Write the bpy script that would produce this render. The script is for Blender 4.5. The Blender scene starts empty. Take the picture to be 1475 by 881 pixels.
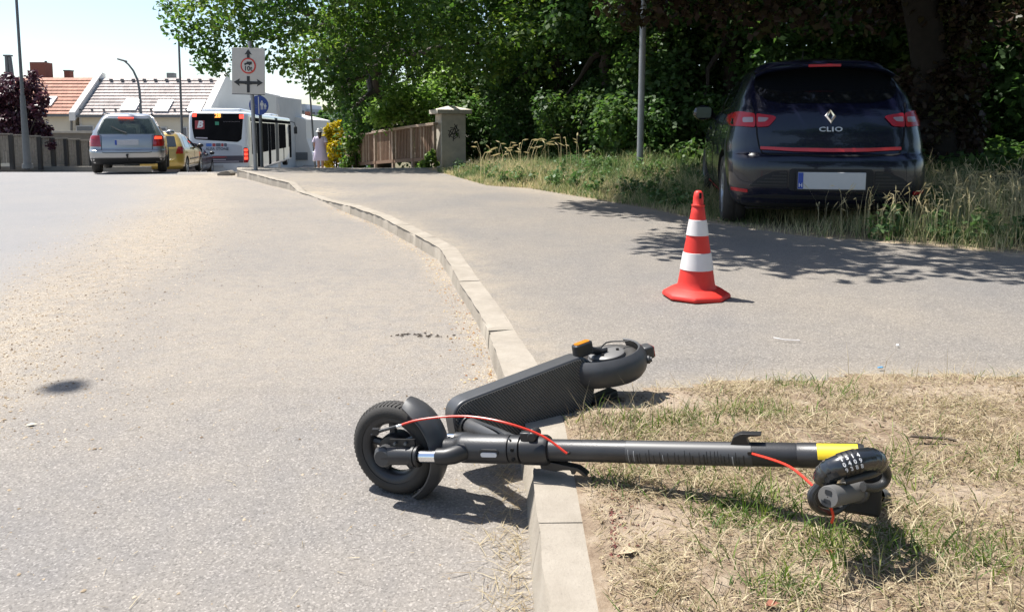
import bpy, bmesh, math, random
import numpy as np
from mathutils import Vector, Matrix
from mathutils.bvhtree import BVHTree
R = math.radians
random.seed(7)
SC = bpy.context.scene
COL = SC.collection

# ------------------------------------------------------------------ camera, world, sun, exposure
F, CX, CY, PITCH, CAMH = 1065.0, 737.5, 290.0, R(5.5), 0.98
cam = bpy.data.cameras.new('camera')
cam.sensor_width = 36.0
cam.lens = F / 1475 * 36
cam.shift_y = -(440.5 - CY) / 1475
cam.clip_start, cam.clip_end = 0.05, 3000
camo = bpy.data.objects.new('camera', cam)
COL.objects.link(camo)
camo.location = (0, 0, CAMH)
camo.rotation_euler = (R(90) - PITCH, 0, 0)
SC.camera = camo

SUN_EL = R(63)
SUN_DIR = Vector((-0.87 * math.cos(SUN_EL), 0.49 * math.cos(SUN_EL), math.sin(SUN_EL))).normalized()
w = bpy.data.worlds.new('World')
SC.world = w
w.use_nodes = True
nt = w.node_tree
sky = nt.nodes.new('ShaderNodeTexSky')
sky.sky_type = 'NISHITA'
sky.sun_disc = False
sky.sun_elevation = SUN_EL
sky.sun_rotation = math.atan2(SUN_DIR.x, SUN_DIR.y)
sky.dust_density = 1.0
sky.air_density = 1.0
nt.links.new(sky.outputs[0], nt.nodes['Background'].inputs[0])
nt.nodes['Background'].inputs[1].default_value = 0.098
sl = bpy.data.lights.new('sun', 'SUN')
sl.energy = 4.9
sl.angle = R(0.53)
sl.color = (1.0, 0.965, 0.905)
so = bpy.data.objects.new('sun', sl)
COL.objects.link(so)
so.rotation_euler = SUN_DIR.to_track_quat('Z', 'Y').to_euler()
so.location = (0, 0, 30)
SC.view_settings.view_transform = 'Standard'
SC.view_settings.look = 'None'
SC.view_settings.exposure = 1.0
SC.view_settings.gamma = 1.0
SC.cycles.max_bounces = 6
SC.cycles.transparent_max_bounces = 8

# ------------------------------------------------------------------ measuring helpers (photo pixel -> place)
SP, CP = math.sin(PITCH), math.cos(PITCH)
def ray(u, v):
    a, b = (u - CX) / F, -(v - CY) / F
    return Vector((a, CP + b * SP, -SP + b * CP))
def at(u, v, d):
    r = ray(u, v)
    return Vector((0, 0, CAMH)) + r * (d / r.y)
def on(u, v, z=0.0):
    r = ray(u, v)
    return Vector((0, 0, CAMH)) + r * ((z - CAMH) / r.z)
def proj(p):
    q = Vector(p) - Vector((0, 0, CAMH))
    dep = q.y * CP - q.z * SP
    up = q.y * SP + q.z * CP
    return CX + F * q.x / dep, CY - F * up / dep

# ------------------------------------------------------------------ object helpers
def tag(o, label=None, cat=None, group=None, kind=None):
    if label: o['label'] = label
    if cat: o['category'] = cat
    if group: o['group'] = group
    if kind: o['kind'] = kind
    return o
def thing(name, label, cat, loc=(0, 0, 0), rz=0.0, group=None):
    o = bpy.data.objects.new(name, None)
    COL.objects.link(o)
    o.location = loc
    o.rotation_euler = (0, 0, rz)
    o.empty_display_size = 0.1
    return tag(o, label, cat, group)

class MB:
    def __init__(s):
        s.v, s.f, s.m = [], [], []
    def add(s, vs, fs, m=0):
        b = len(s.v)
        s.v += [Vector(p) for p in vs]
        for f in fs:
            s.f.append([b + i for i in f]); s.m.append(m)
        return s
    def box(s, c, size, m=0, rot=None):
        c = Vector(c); h = [x / 2 for x in size]
        vs = []
        for z in (-1, 1):
            for x, y in ((-1, -1), (1, -1), (1, 1), (-1, 1)):
                p = Vector((x * h[0], y * h[1], z * h[2]))
                vs.append(c + (rot @ p if rot else p))
        return s.add(vs, [[3, 2, 1, 0], [4, 5, 6, 7], [0, 1, 5, 4], [1, 2, 6, 5], [2, 3, 7, 6], [3, 0, 4, 7]], m)
    def tube(s, pts, r, n=10, m=0, caps=True, flat=1.0, up=None):
        pts = [Vector(p) for p in pts]
        k = len(pts)
        rs = r if isinstance(r, (list, tuple)) else [r] * k
        t0 = (pts[1] - pts[0]).normalized()
        nrm = Vector(up) if up else t0.orthogonal()
        nrm = (nrm - t0 * nrm.dot(t0)).normalized()
        vs = []
        for i, p in enumerate(pts):
            t = (pts[min(i + 1, k - 1)] - pts[max(i - 1, 0)]).normalized()
            nrm = (nrm - t * nrm.dot(t)).normalized()
            b = t.cross(nrm)
            for j in range(n):
                a = 2 * math.pi * j / n
                vs.append(p + nrm * (math.cos(a) * rs[i] * flat) + b * (math.sin(a) * rs[i]))
        fs = []
        for i in range(k - 1):
            for j in range(n):
                j2 = (j + 1) % n
                fs.append([i * n + j, i * n + j2, (i + 1) * n + j2, (i + 1) * n + j])
        if caps:
            fs.append(list(range(n))[::-1]); fs.append([(k - 1) * n + j for j in range(n)])
        return s.add(vs, fs, m)
    def cyl(s, p0, p1, r0, r1=None, n=16, m=0):
        return s.tube([p0, p1], [r0, r0 if r1 is None else r1], n, m)
    def lathe(s, prof, o, ax, n=24, m=0, a0=0.0, a1=2 * math.pi, ref=None, close=False):
        o, ax = Vector(o), Vector(ax).normalized()
        e1 = Vector(ref) if ref else ax.orthogonal()
        e1 = (e1 - ax * e1.dot(ax)).normalized()
        e2 = ax.cross(e1)
        full = abs(a1 - a0 - 2 * math.pi) < 1e-6
        nn = n if full else n + 1
        vs = []
        for (r, h) in prof:
            for j in range(nn):
                a = a0 + (a1 - a0) * j / n
                vs.append(o + ax * h + (e1 * math.cos(a) + e2 * math.sin(a)) * r)
        fs = []
        k = len(prof)
        for i in range(k if close else k - 1):
            i2 = (i + 1) % k
            for j in range(n):
                j2 = (j + 1) % nn
                fs.append([i * nn + j, i * nn + j2, i2 * nn + j2, i2 * nn + j])
        if not full and close:
            fs.append([i * nn for i in range(k)]); fs.append([i * nn + n for i in range(k)][::-1])
        return s.add(vs, fs, m)
    def ball(s, c, r, n=12, m=0, rot=None):
        rr = r if isinstance(r, (list, tuple)) else (r, r, r)
        c = Vector(c); vs, fs = [], []
        k = n // 2
        for i in range(k + 1):
            th = math.pi * i / k
            for j in range(n):
                a = 2 * math.pi * j / n
                p = Vector((rr[0] * math.sin(th) * math.cos(a), rr[1] * math.sin(th) * math.sin(a), rr[2] * math.cos(th)))
                vs.append(c + (rot @ p if rot else p))
        for i in range(k):
            for j in range(n):
                j2 = (j + 1) % n
                fs.append([i * n + j, (i + 1) * n + j, (i + 1) * n + j2, i * n + j2])
        return s.add(vs, fs, m)
    def prism(s, poly, o, e1, e2, e3, z0, z1, m=0):
        o, e1, e2, e3 = map(Vector, (o, e1, e2, e3))
        k = len(poly)
        vs = [o + e1 * a + e2 * b + e3 * z0 for a, b in poly] + [o + e1 * a + e2 * b + e3 * z1 for a, b in poly]
        fs = [list(range(k))[::-1], list(range(k, 2 * k))]
        for i in range(k):
            j = (i + 1) % k
            fs.append([i, j, k + j, k + i])
        return s.add(vs, fs, m)
    def build(s, name, mats, parent=None, smooth=40, bevel=0.0, seg=2, world=False, weld=True):
        if not isinstance(mats, (list, tuple)): mats = [mats]
        off = Vector((0, 0, 0))
        if world and parent is not None:
            top = parent
            while top.parent is not None: top = top.parent
            off = Vector(top.location)
        me = bpy.data.meshes.new(name)
        me.from_pydata([tuple(p - off) for p in s.v], [], s.f)
        for m in mats: me.materials.append(m)
        me.polygons.foreach_set('material_index', s.m)
        bm = bmesh.new(); bm.from_mesh(me)
        if weld: bmesh.ops.remove_doubles(bm, verts=bm.verts, dist=1e-5)
        bmesh.ops.recalc_face_normals(bm, faces=bm.faces)
        bm.to_mesh(me); bm.free()
        o = bpy.data.objects.new(name, me)
        COL.objects.link(o)
        if smooth:
            me.polygons.foreach_set('use_smooth', [True] * len(me.polygons))
            me.set_sharp_from_angle(angle=R(smooth))
        if bevel:
            b = o.modifiers.new('edge', 'BEVEL'); b.width = bevel; b.segments = seg; b.limit_method = 'ANGLE'; b.angle_limit = R(40)
        if parent is not None: o.parent = parent
        return o

def round_poly(poly, r, n=5):
    out = []
    k = len(poly)
    rs = r if isinstance(r, (list, tuple)) else [r] * k
    for i in range(k):
        p, a, b = Vector(poly[i]), Vector(poly[i - 1]), Vector(poly[(i + 1) % k])
        d1, d2 = (a - p), (b - p)
        rr = min(rs[i], d1.length * .48, d2.length * .48)
        if rr < 1e-5: out.append(tuple(p)); continue
        p1, p2 = p + d1.normalized() * rr, p + d2.normalized() * rr
        for j in range(n + 1):
            t = j / n
            q = p1 * (1 - t) ** 2 + p * 2 * t * (1 - t) + p2 * t * t
            out.append((q.x, q.y))
    return out

def np_mesh(name, verts, faces_flat, counts, mat, tint=None, smooth=False):
    me = bpy.data.meshes.new(name)
    nv = len(verts)
    me.vertices.add(nv); me.vertices.foreach_set('co', np.asarray(verts, np.float32).ravel())
    me.loops.add(len(faces_flat)); me.loops.foreach_set('vertex_index', np.asarray(faces_flat, np.int32))
    counts = np.asarray(counts, np.int32)
    me.polygons.add(len(counts))
    st = np.concatenate(([0], np.cumsum(counts)[:-1])).astype(np.int32)
    me.polygons.foreach_set('loop_start', st)
    me.polygons.foreach_set('loop_total', counts)
    if smooth: me.polygons.foreach_set('use_smooth', np.ones(len(counts), bool))
    me.update(calc_edges=True)
    if tint is not None:
        a = me.attributes.new('tint', 'FLOAT', 'FACE')
        a.data.foreach_set('value', np.asarray(tint, np.float32))
    me.materials.append(mat)
    return me
def obj_of(name, me, parent=None):
    o = bpy.data.objects.new(name, me)
    COL.objects.link(o)
    if parent is not None: o.parent = parent
    return o

_RG = np.random.RandomState(3).rand(64, 64)
def vnoise(x, y, sc):
    x = np.asarray(x) / sc + 100; y = np.asarray(y) / sc + 100
    xi, yi = np.floor(x).astype(int), np.floor(y).astype(int)
    fx, fy = x - xi, y - yi
    fx, fy = fx * fx * (3 - 2 * fx), fy * fy * (3 - 2 * fy)
    g = lambda a, b: _RG[a % 64, b % 64]
    return (g(xi, yi) * (1 - fx) + g(xi + 1, yi) * fx) * (1 - fy) + (g(xi, yi + 1) * (1 - fx) + g(xi + 1, yi + 1) * fx) * fy

# ------------------------------------------------------------------ materials
def newmat(name):
    m = bpy.data.materials.new(name); m.use_nodes = True
    return m, m.node_tree, m.node_tree.nodes['Principled BSDF']
def plain(name, col, rough=0.5, metal=0.0, coat=0.0, var=0.12, scale=30.0, bump=0.0, bscale=200.0, spec=0.5, emit=None, estr=1.0):
    m, t, b = newmat(name)
    b.inputs['Roughness'].default_value = rough
    b.inputs['Metallic'].default_value = metal
    b.inputs['Coat Weight'].default_value = coat
    b.inputs['Coat Roughness'].default_value = 0.03
    b.inputs['Specular IOR Level'].default_value = spec
    tc = t.nodes.new('ShaderNodeTexCoord')
    n = t.nodes.new('ShaderNodeTexNoise'); n.inputs['Scale'].default_value = scale; n.inputs['Detail'].default_value = 5
    t.links.new(tc.outputs['Object'], n.inputs['Vector'])
    mx = t.nodes.new('ShaderNodeMix'); mx.data_type = 'RGBA'
    c = Vector(col)
    mx.inputs[6].default_value = (*[max(0, x * (1 - var)) for x in c], 1)
    mx.inputs[7].default_value = (*[min(1, x * (1 + var)) for x in c], 1)
    t.links.new(n.outputs[0], mx.inputs[0])
    t.links.new(mx.outputs[2], b.inputs['Base Color'])
    if bump:
        n2 = t.nodes.new('ShaderNodeTexNoise'); n2.inputs['Scale'].default_value = bscale; n2.inputs['Detail'].default_value = 3
        t.links.new(tc.outputs['Object'], n2.inputs['Vector'])
        bp = t.nodes.new('ShaderNodeBump'); bp.inputs['Strength'].default_value = bump; bp.inputs['Distance'].default_value = 0.002
        t.links.new(n2.outputs[0], bp.inputs['Height']); t.links.new(bp.outputs[0], b.inputs['Normal'])
    if emit:
        b.inputs['Emission Color'].default_value = (*emit, 1); b.inputs['Emission Strength'].default_value = estr
    return m
def ramp(t, stops):
    r = t.nodes.new('ShaderNodeValToRGB')
    e = r.color_ramp.elements
    while len(e) < len(stops): e.new(0.5)
    for i, (p, c) in enumerate(stops):
        e[i].position = p; e[i].color = (*c, 1) if len(c) == 3 else c
    return r
def leaf_mat(name, stops, trans=0.28, rough=0.45):
    m, t, b = newmat(name)
    at_ = t.nodes.new('ShaderNodeAttribute'); at_.attribute_name = 'tint'
    r = ramp(t, stops)
    t.links.new(at_.outputs['Fac'], r.inputs[0])
    t.links.new(r.outputs[0], b.inputs['Base Color'])
    b.inputs['Roughness'].default_value = rough
    b.inputs['Specular IOR Level'].default_value = 0.22
    tr = t.nodes.new('ShaderNodeBsdfTranslucent')
    hs = t.nodes.new('ShaderNodeHueSaturation'); hs.inputs['Saturation'].default_value = 1.15; hs.inputs['Value'].default_value = 1.6
    t.links.new(r.outputs[0], hs.inputs['Color']); t.links.new(hs.outputs[0], tr.inputs[0])
    ms = t.nodes.new('ShaderNodeMixShader'); ms.inputs[0].default_value = trans
    t.links.new(b.outputs[0], ms.inputs[1]); t.links.new(tr.outputs[0], ms.inputs[2])
    t.links.new(ms.outputs[0], t.nodes['Material Output'].inputs[0])
    return m
def glassy(name, col, alpha, rough=0.03):
    m, t, b = newmat(name)
    b.inputs['Base Color'].default_value = (*col, 1); b.inputs['Roughness'].default_value = rough
    b.inputs['Specular IOR Level'].default_value = 0.6
    b.inputs['Coat Weight'].default_value = 0.4
    tr = t.nodes.new('ShaderNodeBsdfTransparent'); tr.inputs[0].default_value = (0.82, 0.86, 0.85, 1)
    ms = t.nodes.new('ShaderNodeMixShader'); ms.inputs[0].default_value = alpha
    t.links.new(tr.outputs[0], ms.inputs[1]); t.links.new(b.outputs[0], ms.inputs[2])
    t.links.new(ms.outputs[0], t.nodes['Material Output'].inputs[0])
    return m

def ground_mat(name, kind):
    m, t, b = newmat(name)
    g = t.nodes.new('ShaderNodeNewGeometry')
    def noise(scale, det=4, rough=0.6):
        n = t.nodes.new('ShaderNodeTexNoise'); n.inputs['Scale'].default_value = scale; n.inputs['Detail'].default_value = det; n.inputs['Roughness'].default_value = rough
        t.links.new(g.outputs['Position'], n.inputs['Vector']); return n.outputs[0]
    def vor(scale):
        n = t.nodes.new('ShaderNodeTexVoronoi'); n.inputs['Scale'].default_value = scale
        t.links.new(g.outputs['Position'], n.inputs['Vector']); return n
    def mix(fac, a, bb, mode='MIX'):
        x = t.nodes.new('ShaderNodeMix'); x.data_type = 'RGBA'; x.blend_type = mode
        for s, v in ((0, fac), (6, a), (7, bb)):
            if isinstance(v, (int, float)): x.inputs[s].default_value = v
            elif isinstance(v, tuple): x.inputs[s].default_value = (*v, 1)
            else: t.links.new(v, x.inputs[s])
        return x.outputs[2]
    def rng(v, a, bb, c=0.0, d=1.0):
        x = t.nodes.new('ShaderNodeMapRange'); x.inputs[1].default_value = a; x.inputs[2].default_value = bb; x.inputs[3].default_value = c; x.inputs[4].default_value = d
        t.links.new(v, x.inputs[0]); return x.outputs[0]
    def attr(nm):
        a = t.nodes.new('ShaderNodeAttribute'); a.attribute_name = nm; return a.outputs['Fac']
    def math_(op, a, bb):
        x = t.nodes.new('ShaderNodeMath'); x.operation = op
        for s, v in ((0, a), (1, bb)):
            if isinstance(v, (int, float)): x.inputs[s].default_value = v
            else: t.links.new(v, x.inputs[s])
        return x.outputs[0]
    b.inputs['Roughness'].default_value = 0.88
    b.inputs['Specular IOR Level'].default_value = 0.25
    if kind in ('road', 'path'):
        vo = vor(215); cellc = vo.outputs['Color']
        sep = t.nodes.new('ShaderNodeSeparateColor'); t.links.new(cellc, sep.inputs[0])
        base = (0.223, 0.206, 0.188) if kind == 'road' else (0.212, 0.194, 0.173)
        dark = tuple(x * 0.5 for x in base); lite = tuple(min(1, x * 1.42) for x in base)
        grain = ramp(t, [(0.0, dark), (0.22, tuple(x * .88 for x in base)), (0.75, base), (0.93, lite), (1.0, tuple(min(1, x * 1.75) for x in base))])
        t.links.new(sep.outputs[0], grain.inputs[0])
        c = grain.outputs[0]
        c = mix(0.32, c, ramp_link(t, noise(48, 6, .75), [(0.3, tuple(x * .78 for x in base)), (0.7, tuple(x * 1.2 for x in base))]))
        big = ramp_link(t, noise(0.9, 5, .6), [(0.3, (0.86, 0.88, 0.92)), (0.7, (1.08, 1.05, 1.0))])
        c = mix(1.0, c, big, 'MULTIPLY')
        med = ramp_link(t, noise(7, 5, .65), [(0.3, (0.93, 0.93, 0.94)), (0.7, (1.06, 1.05, 1.03))])
        c = mix(1.0, c, med, 'MULTIPLY')
        # dark flecks
        v2 = vor(22); fl = rng(v2.outputs['Distance'], 0.035, 0.06, 1.0, 0.0)
        sel = t.nodes.new('ShaderNodeSeparateColor'); t.links.new(v2.outputs['Color'], sel.inputs[0])
        fl = math_('MULTIPLY', fl, rng(sel.outputs[1], 0.72, 0.74))
        c = mix(math_('MULTIPLY', fl, 0.75), c, (0.045, 0.04, 0.035))
        cv = t.nodes.new('ShaderNodeTexVoronoi'); cv.feature = 'DISTANCE_TO_EDGE'; cv.inputs['Scale'].default_value = .42
        wv = t.nodes.new('ShaderNodeVectorMath'); wv.operation = 'ADD'
        wn = t.nodes.new('ShaderNodeTexNoise'); wn.inputs['Scale'].default_value = 3.0; wn.inputs['Detail'].default_value = 6
        t.links.new(g.outputs['Position'], wn.inputs['Vector']); t.links.new(g.outputs['Position'], wv.inputs[0]); t.links.new(wn.outputs['Color'], wv.inputs[1]); t.links.new(wv.outputs[0], cv.inputs['Vector'])
        ck = math_('MULTIPLY', rng(cv.outputs[0], .0015, .005, 1.0, 0.0), rng(noise(.8, 4), .56, .62))
        c = mix(math_('MULTIPLY', ck, .55), c, (0.06, 0.052, 0.045))
        if kind == 'road':
            lane = attr('lane')
            c = mix(math_('MULTIPLY', lane, 0.8), c, mix(0.35, (0.255, 0.255, 0.262), c))
            sand = attr('sand')
            sn = math_('MULTIPLY', sand, rng(noise(11, 6, .7), 0.25, 0.6))
            sc_ = ramp_link(t, sep.outputs[2], [(0.0, (0.20, 0.155, 0.10)), (0.3, (0.305, 0.256, 0.20)), (0.8, (0.37, 0.318, 0.25)), (1.0, (0.47, 0.415, 0.34))])
            c = mix(sn, c, sc_)
        else:
            dirt = attr('sand')
            c = mix(math_('MULTIPLY', dirt, rng(noise(9, 6, .7), 0.3, 0.65)), c, (0.36, 0.30, 0.22))
        t.links.new(c, b.inputs['Base Color'])
        h = math_('ADD', math_('MULTIPLY', sep.outputs[1], 0.6), noise(90, 3))
        bp = t.nodes.new('ShaderNodeBump'); bp.inputs['Strength'].default_value = 0.8; bp.inputs['Distance'].default_value = 0.005
        t.links.new(h, bp.inputs['Height']); t.links.new(bp.outputs[0], b.inputs['Normal'])
    elif kind == 'soil':
        c = ramp_link(t, noise(14, 8, .7), [(0.3, (0.12, 0.08, 0.052)), (0.5, (0.235, 0.175, 0.12)), (0.72, (0.36, 0.295, 0.22))])
        dirt = attr('sand')
        c = mix(math_('MULTIPLY', dirt, 0.8), c, ramp_link(t, noise(40, 6, .7), [(0.3, (0.26, 0.20, 0.145)), (0.7, (0.40, 0.33, 0.255))]))
        c = mix(math_('MULTIPLY', rng(noise(90, 3), .62, .7), .5), c, (0.07, 0.045, 0.03))
        t.links.new(c, b.inputs['Base Color'])
        bp = t.nodes.new('ShaderNodeBump'); bp.inputs['Strength'].default_value = 0.9; bp.inputs['Distance'].default_value = 0.01
        t.links.new(noise(60, 6, .7), bp.inputs['Height']); t.links.new(bp.outputs[0], b.inputs['Normal'])
    elif kind == 'wild':
        c = ramp_link(t, noise(5, 8, .7), [(0.3, (0.06, 0.06, 0.03)), (0.55, (0.13, 0.11, 0.06)), (0.75, (0.24, 0.19, 0.12))])
        dirt = attr('sand')
        c = mix(dirt, c, ramp_link(t, noise(40, 6, .7), [(0.3, (0.25, 0.19, 0.13)), (0.7, (0.40, 0.32, 0.23))]))
        t.links.new(c, b.inputs['Base Color'])
        bp = t.nodes.new('ShaderNodeBump'); bp.inputs['Strength'].default_value = 0.9; bp.inputs['Distance'].default_value = 0.02
        t.links.new(noise(30, 6, .7), bp.inputs['Height']); t.links.new(bp.outputs[0], b.inputs['Normal'])
    elif kind == 'concrete':
        c = ramp_link(t, noise(6, 8, .65), [(0.3, (0.235, 0.205, 0.165)), (0.55, (0.30, 0.265, 0.218)), (0.75, (0.36, 0.32, 0.268))])
        c = mix(math_('MULTIPLY', rng(noise(160, 4, .7), .55, .7), .5), c, (0.20, 0.175, 0.145))
        v2 = vor(45); fl = rng(v2.outputs['Distance'], 0.05, 0.10, 1.0, 0.0)
        sel = t.nodes.new('ShaderNodeSeparateColor'); t.links.new(v2.outputs['Color'], sel.inputs[0])
        fl = math_('MULTIPLY', fl, rng(sel.outputs[1], 0.8, 0.82))
        c = mix(math_('MULTIPLY', fl, 0.6), c, (0.09, 0.08, 0.07))
        st = rng(noise(3.2, 6, .7), .56, .68)
        c = mix(math_('MULTIPLY', st, .35), c, (0.16, 0.14, 0.12))
        t.links.new(c, b.inputs['Base Color'])
        bp = t.nodes.new('ShaderNodeBump'); bp.inputs['Strength'].default_value = 0.5; bp.inputs['Distance'].default_value = 0.004
        t.links.new(noise(140, 5, .7), bp.inputs['Height']); t.links.new(bp.outputs[0], b.inputs['Normal'])
    return m
def ramp_link(t, val, stops):
    r = ramp(t, stops); t.links.new(val, r.inputs[0]); return r.outputs[0]

M = {}
M['road'] = ground_mat('road_asphalt', 'road')
M['path'] = ground_mat('path_asphalt', 'path')
M['soil'] = ground_mat('dry_soil', 'soil')
M['wild'] = ground_mat('wild_soil', 'wild')
M['kerb'] = ground_mat('kerb_concrete', 'concrete')
M['rubber'] = plain('tyre_rubber', (0.030, 0.027, 0.024), 0.75, var=.45, scale=18, bump=0.3, bscale=300)
M['blackplastic'] = plain('black_plastic', (0.017, 0.017, 0.018), 0.42)
M['darkmetal'] = plain('graphite_paint', (0.034, 0.034, 0.036), 0.4, metal=0.2, var=.3, scale=25, bump=.15, bscale=400)
M['greymetal'] = plain('grey_fender', (0.05, 0.05, 0.052), 0.45, var=.25, scale=40)
M['chrome'] = plain('chrome', (0.8, 0.8, 0.8), 0.12, metal=1.0)
M['red_cable'] = plain('red_cable', (0.62, 0.035, 0.015), 0.35)
M['amber'] = plain('amber_reflector', (0.55, 0.19, 0.02), 0.25, coat=.5)
M['redlens'] = plain('red_lens', (0.33, 0.012, 0.012), 0.15, coat=1.0)
M['redlens_lit'] = plain('lit_lamp', (0.7, 0.05, 0.03), 0.2, coat=1.0, emit=(1.0, .06, .03), estr=1.2)
M['yellow'] = plain('yellow_sticker', (0.72, 0.5, 0.02), 0.4)
M['sticker'] = plain('grey_sticker', (0.055, 0.055, 0.057), 0.45)
M['stickerwhite'] = plain('sticker_print', (0.33, 0.33, 0.33), 0.5)
M['grip'] = plain('grey_grip', (0.115, 0.112, 0.108), 0.6)
M['white'] = plain('white_paint', (0.78, 0.78, 0.76), 0.4, var=.05)
M['conered'] = plain('cone_red', (0.60, 0.024, 0.014), 0.55, var=.22, scale=9)
M['conewhite'] = plain('cone_white', (0.62, 0.585, 0.57), 0.5, var=.2, scale=10)
M['steel'] = plain('galvanised_steel', (0.27, 0.28, 0.29), 0.5, metal=.4, var=.2, scale=12)
M['darksteel'] = plain('dark_steel', (0.12, 0.125, 0.125), 0.6, var=.2, scale=12)
M['lens'] = plain('clear_lens', (0.6, 0.6, 0.62), 0.15, coat=1.0)
M['bark'] = plain('bark', (0.042, 0.033, 0.025), 0.9, var=.45, scale=14, bump=1.0, bscale=30)
def mat_deck():
    m, t, b = newmat('ribbed_mat')
    b.inputs['Base Color'].default_value = (0.018, 0.018, 0.018, 1); b.inputs['Roughness'].default_value = 0.7
    return m
M['deckmat'] = mat_deck()

# ------------------------------------------------------------------ the lie of the land
def road_z(y):
    if y < 14: return 0.0
    if y < 25: return -0.0042 * (y - 14) ** 2
    z = -0.0042 * 121 - 0.0924 * (y - 25)
    return max(z, -2.0) if y < 42 else -2.0
KPX = [(757, 881), (753, 800), (749, 720), (737, 640), (719, 560), (701, 502), (690, 474), (666, 433), (653, 412), (632, 376), (601, 357), (543, 324), (490, 303), (455, 286), (415, 273), (388, 267), (362, 259.5), (341, 254)]
KP = [on(u, v) for u, v in KPX]
KY = np.array([-3.0, 0.5] + [p.y for p in KP] + [24, 33, 45, 60])
KX = np.array([KP[0].x, KP[0].x] + [p.x for p in KP] + [-8.9, -11.4, -14.0, -17.0])
def smooth_curve(ys, xs, step, sig):
    yy = np.arange(ys[0], ys[-1], step); xx = np.interp(yy, ys, xs)
    k = np.arange(-int(3 * sig / step), int(3 * sig / step) + 1) * step
    wgt = np.exp(-(k / sig) ** 2 / 2); wgt /= wgt.sum()
    pad = len(k) // 2
    return yy, np.convolve(np.pad(xx, pad, 'edge'), wgt, 'valid')
_ky, _kx = smooth_curve(KY, KX, 0.02, 0.06)
def kerb_x(y): return float(np.interp(y, _ky, _kx))
def kerb_h(y):
    return float(np.interp(y, [0, 2.5, 3.3, 4.3, 5.2, 8.6, 10.3, 11.6, 12.2, 16, 60], [.12, .12, .085, .08, .105, .10, .02, .02, .12, .15, .15]))
def kerb_w0(y): return float(np.interp(y, [2.3, 3.2], [.147, .125]))
def kerb_w(y):
    d = (kerb_x(y + .05) - kerb_x(y - .05)) / .1
    return kerb_w0(y) * math.sqrt(1 + d * d)
def sstep(t): t = min(1, max(0, t)); return t * t * (3 - 2 * t)
def path_z(x, y):
    t = sstep((x - kerb_x(y) - .1) / 1.4)
    return road_z(y) + kerb_h(y) * (1 - t) + 0.12 * t - 0.003
BPX = [(1475, 367), (1280, 350), (1150, 340), (1060, 326), (1000, 315), (930, 300), (850, 286), (760, 271), (700, 267)]
BP = [on(u, v, .12) for u, v in BPX]
BY = np.array([2.0, 4.3] + [p.y for p in BP] + [14.0, 17.0, 20.6, 26, 40, 60])
BX = np.array([16.0, 6.2] + [p.x for p in BP] + [-1.15, -2.0, -2.25, -5.2, -9.5, -12])
def bound_x(y): return float(np.interp(y, BY, BX))
def wild_z(x, y):
    return road_z(y) + 0.122 + 0.30 * sstep((x - bound_x(y)) / 4.5) + 0.02 * (float(vnoise(x, y, .7)) - .3) * sstep((x - bound_x(y)) / .5)
NPX = [(812, 606), (838, 588), (870, 573), (930, 562), (1000, 555), (1130, 546), (1300, 541), (1475, 541)]
NPt = [on(u, v, .12) for u, v in NPX]
def near_y(x): return float(np.interp(x, [p.x for p in NPt] + [4, 8], [p.y for p in NPt] + [2.55, 2.3]))
def near_z(x, y):
    e = sstep((near_y(x) - y) / .15) * sstep((x - kerb_x(y) - .14) / .06)
    return 0.1225 + e * (0.018 * float(vnoise(x, y, .22)) + 0.008 * float(vnoise(x, y, .06)))

def sheet(name, rows, mat, attrs=None, kind='structure', zf=None):
    n = len(rows[0]); vs = []; 
    for r in rows: vs += r
    vs = np.array(vs)
    k = len(rows)
    i, j = np.meshgrid(np.arange(k - 1), np.arange(n - 1), indexing='ij')
    q = np.stack([i * n + j, i * n + j + 1, (i + 1) * n + j + 1, (i + 1) * n + j], -1).reshape(-1, 4)
    me = np_mesh(name, vs, q.ravel(), np.full(len(q), 4), mat, smooth=True)
    if attrs:
        for nm, f in attrs.items():
            a = me.attributes.new(nm, 'FLOAT', 'POINT')
            a.data.foreach_set('value', np.array([f(*p) for p in vs], np.float32))
    o = obj_of(name, me)
    tag(o, kind=kind)
    return o
yrows = list(np.arange(-3, 6, .12)) + list(np.arange(6, 20, .25)) + list(np.arange(20, 61, .8))
SPX = [(-60, 560), (30, 480), (140, 405), (235, 345), (285, 295), (285, 268), (268, 257)]
SPt = [on(u, v) for u, v in SPX]
def strip_x(y): return float(np.interp(y, [p.y for p in SPt], [p.x for p in SPt]))
def sand_f(x, y, z):
    c = strip_x(y); wdt = np.interp(y, [2, 4, 6, 10, 16], [.40, .54, .66, .8, 1.2])
    s = math.exp(-((x - c + .1) / wdt) ** 2 * 1.0) * (0.75 + .5 * float(vnoise(x, y, .6)))
    e = math.exp(-((x - kerb_x(y) + .02) / .16) ** 2) * float(np.interp(y, [2.2, 3.2, 14], [.35, .9, .9])) * (.35 + .8 * float(vnoise(x, y, .35)))
    e2 = sstep((y - 1.7) / 1.8) * sstep((x - c) / .8) * (.16 + .42 * float(vnoise(x, y, 1.1)))
    return min(1, max(s, e, e2))
def lane_f(x, y, z):
    return sstep((strip_x(y) - x) / .9)
rows = []
for y in yrows:
    k = kerb_x(y); rows.append([(k - t, y, road_z(y)) for t in [7.8, 7, 6, 5, 4.4] + list(np.arange(4.0, 0.41, -.12)) + [.3, .2, .12, .06, 0.03, -.03]])
sheet('road', rows, M['road'], {'sand': sand_f, 'lane': lane_f})
rows = []
offs = [0.0, .05, .1, .2, .35, .5, .8, 1.1, 1.5, 2, 2.5, 3, 4, 5, 6, 8, 11, 16]
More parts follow.
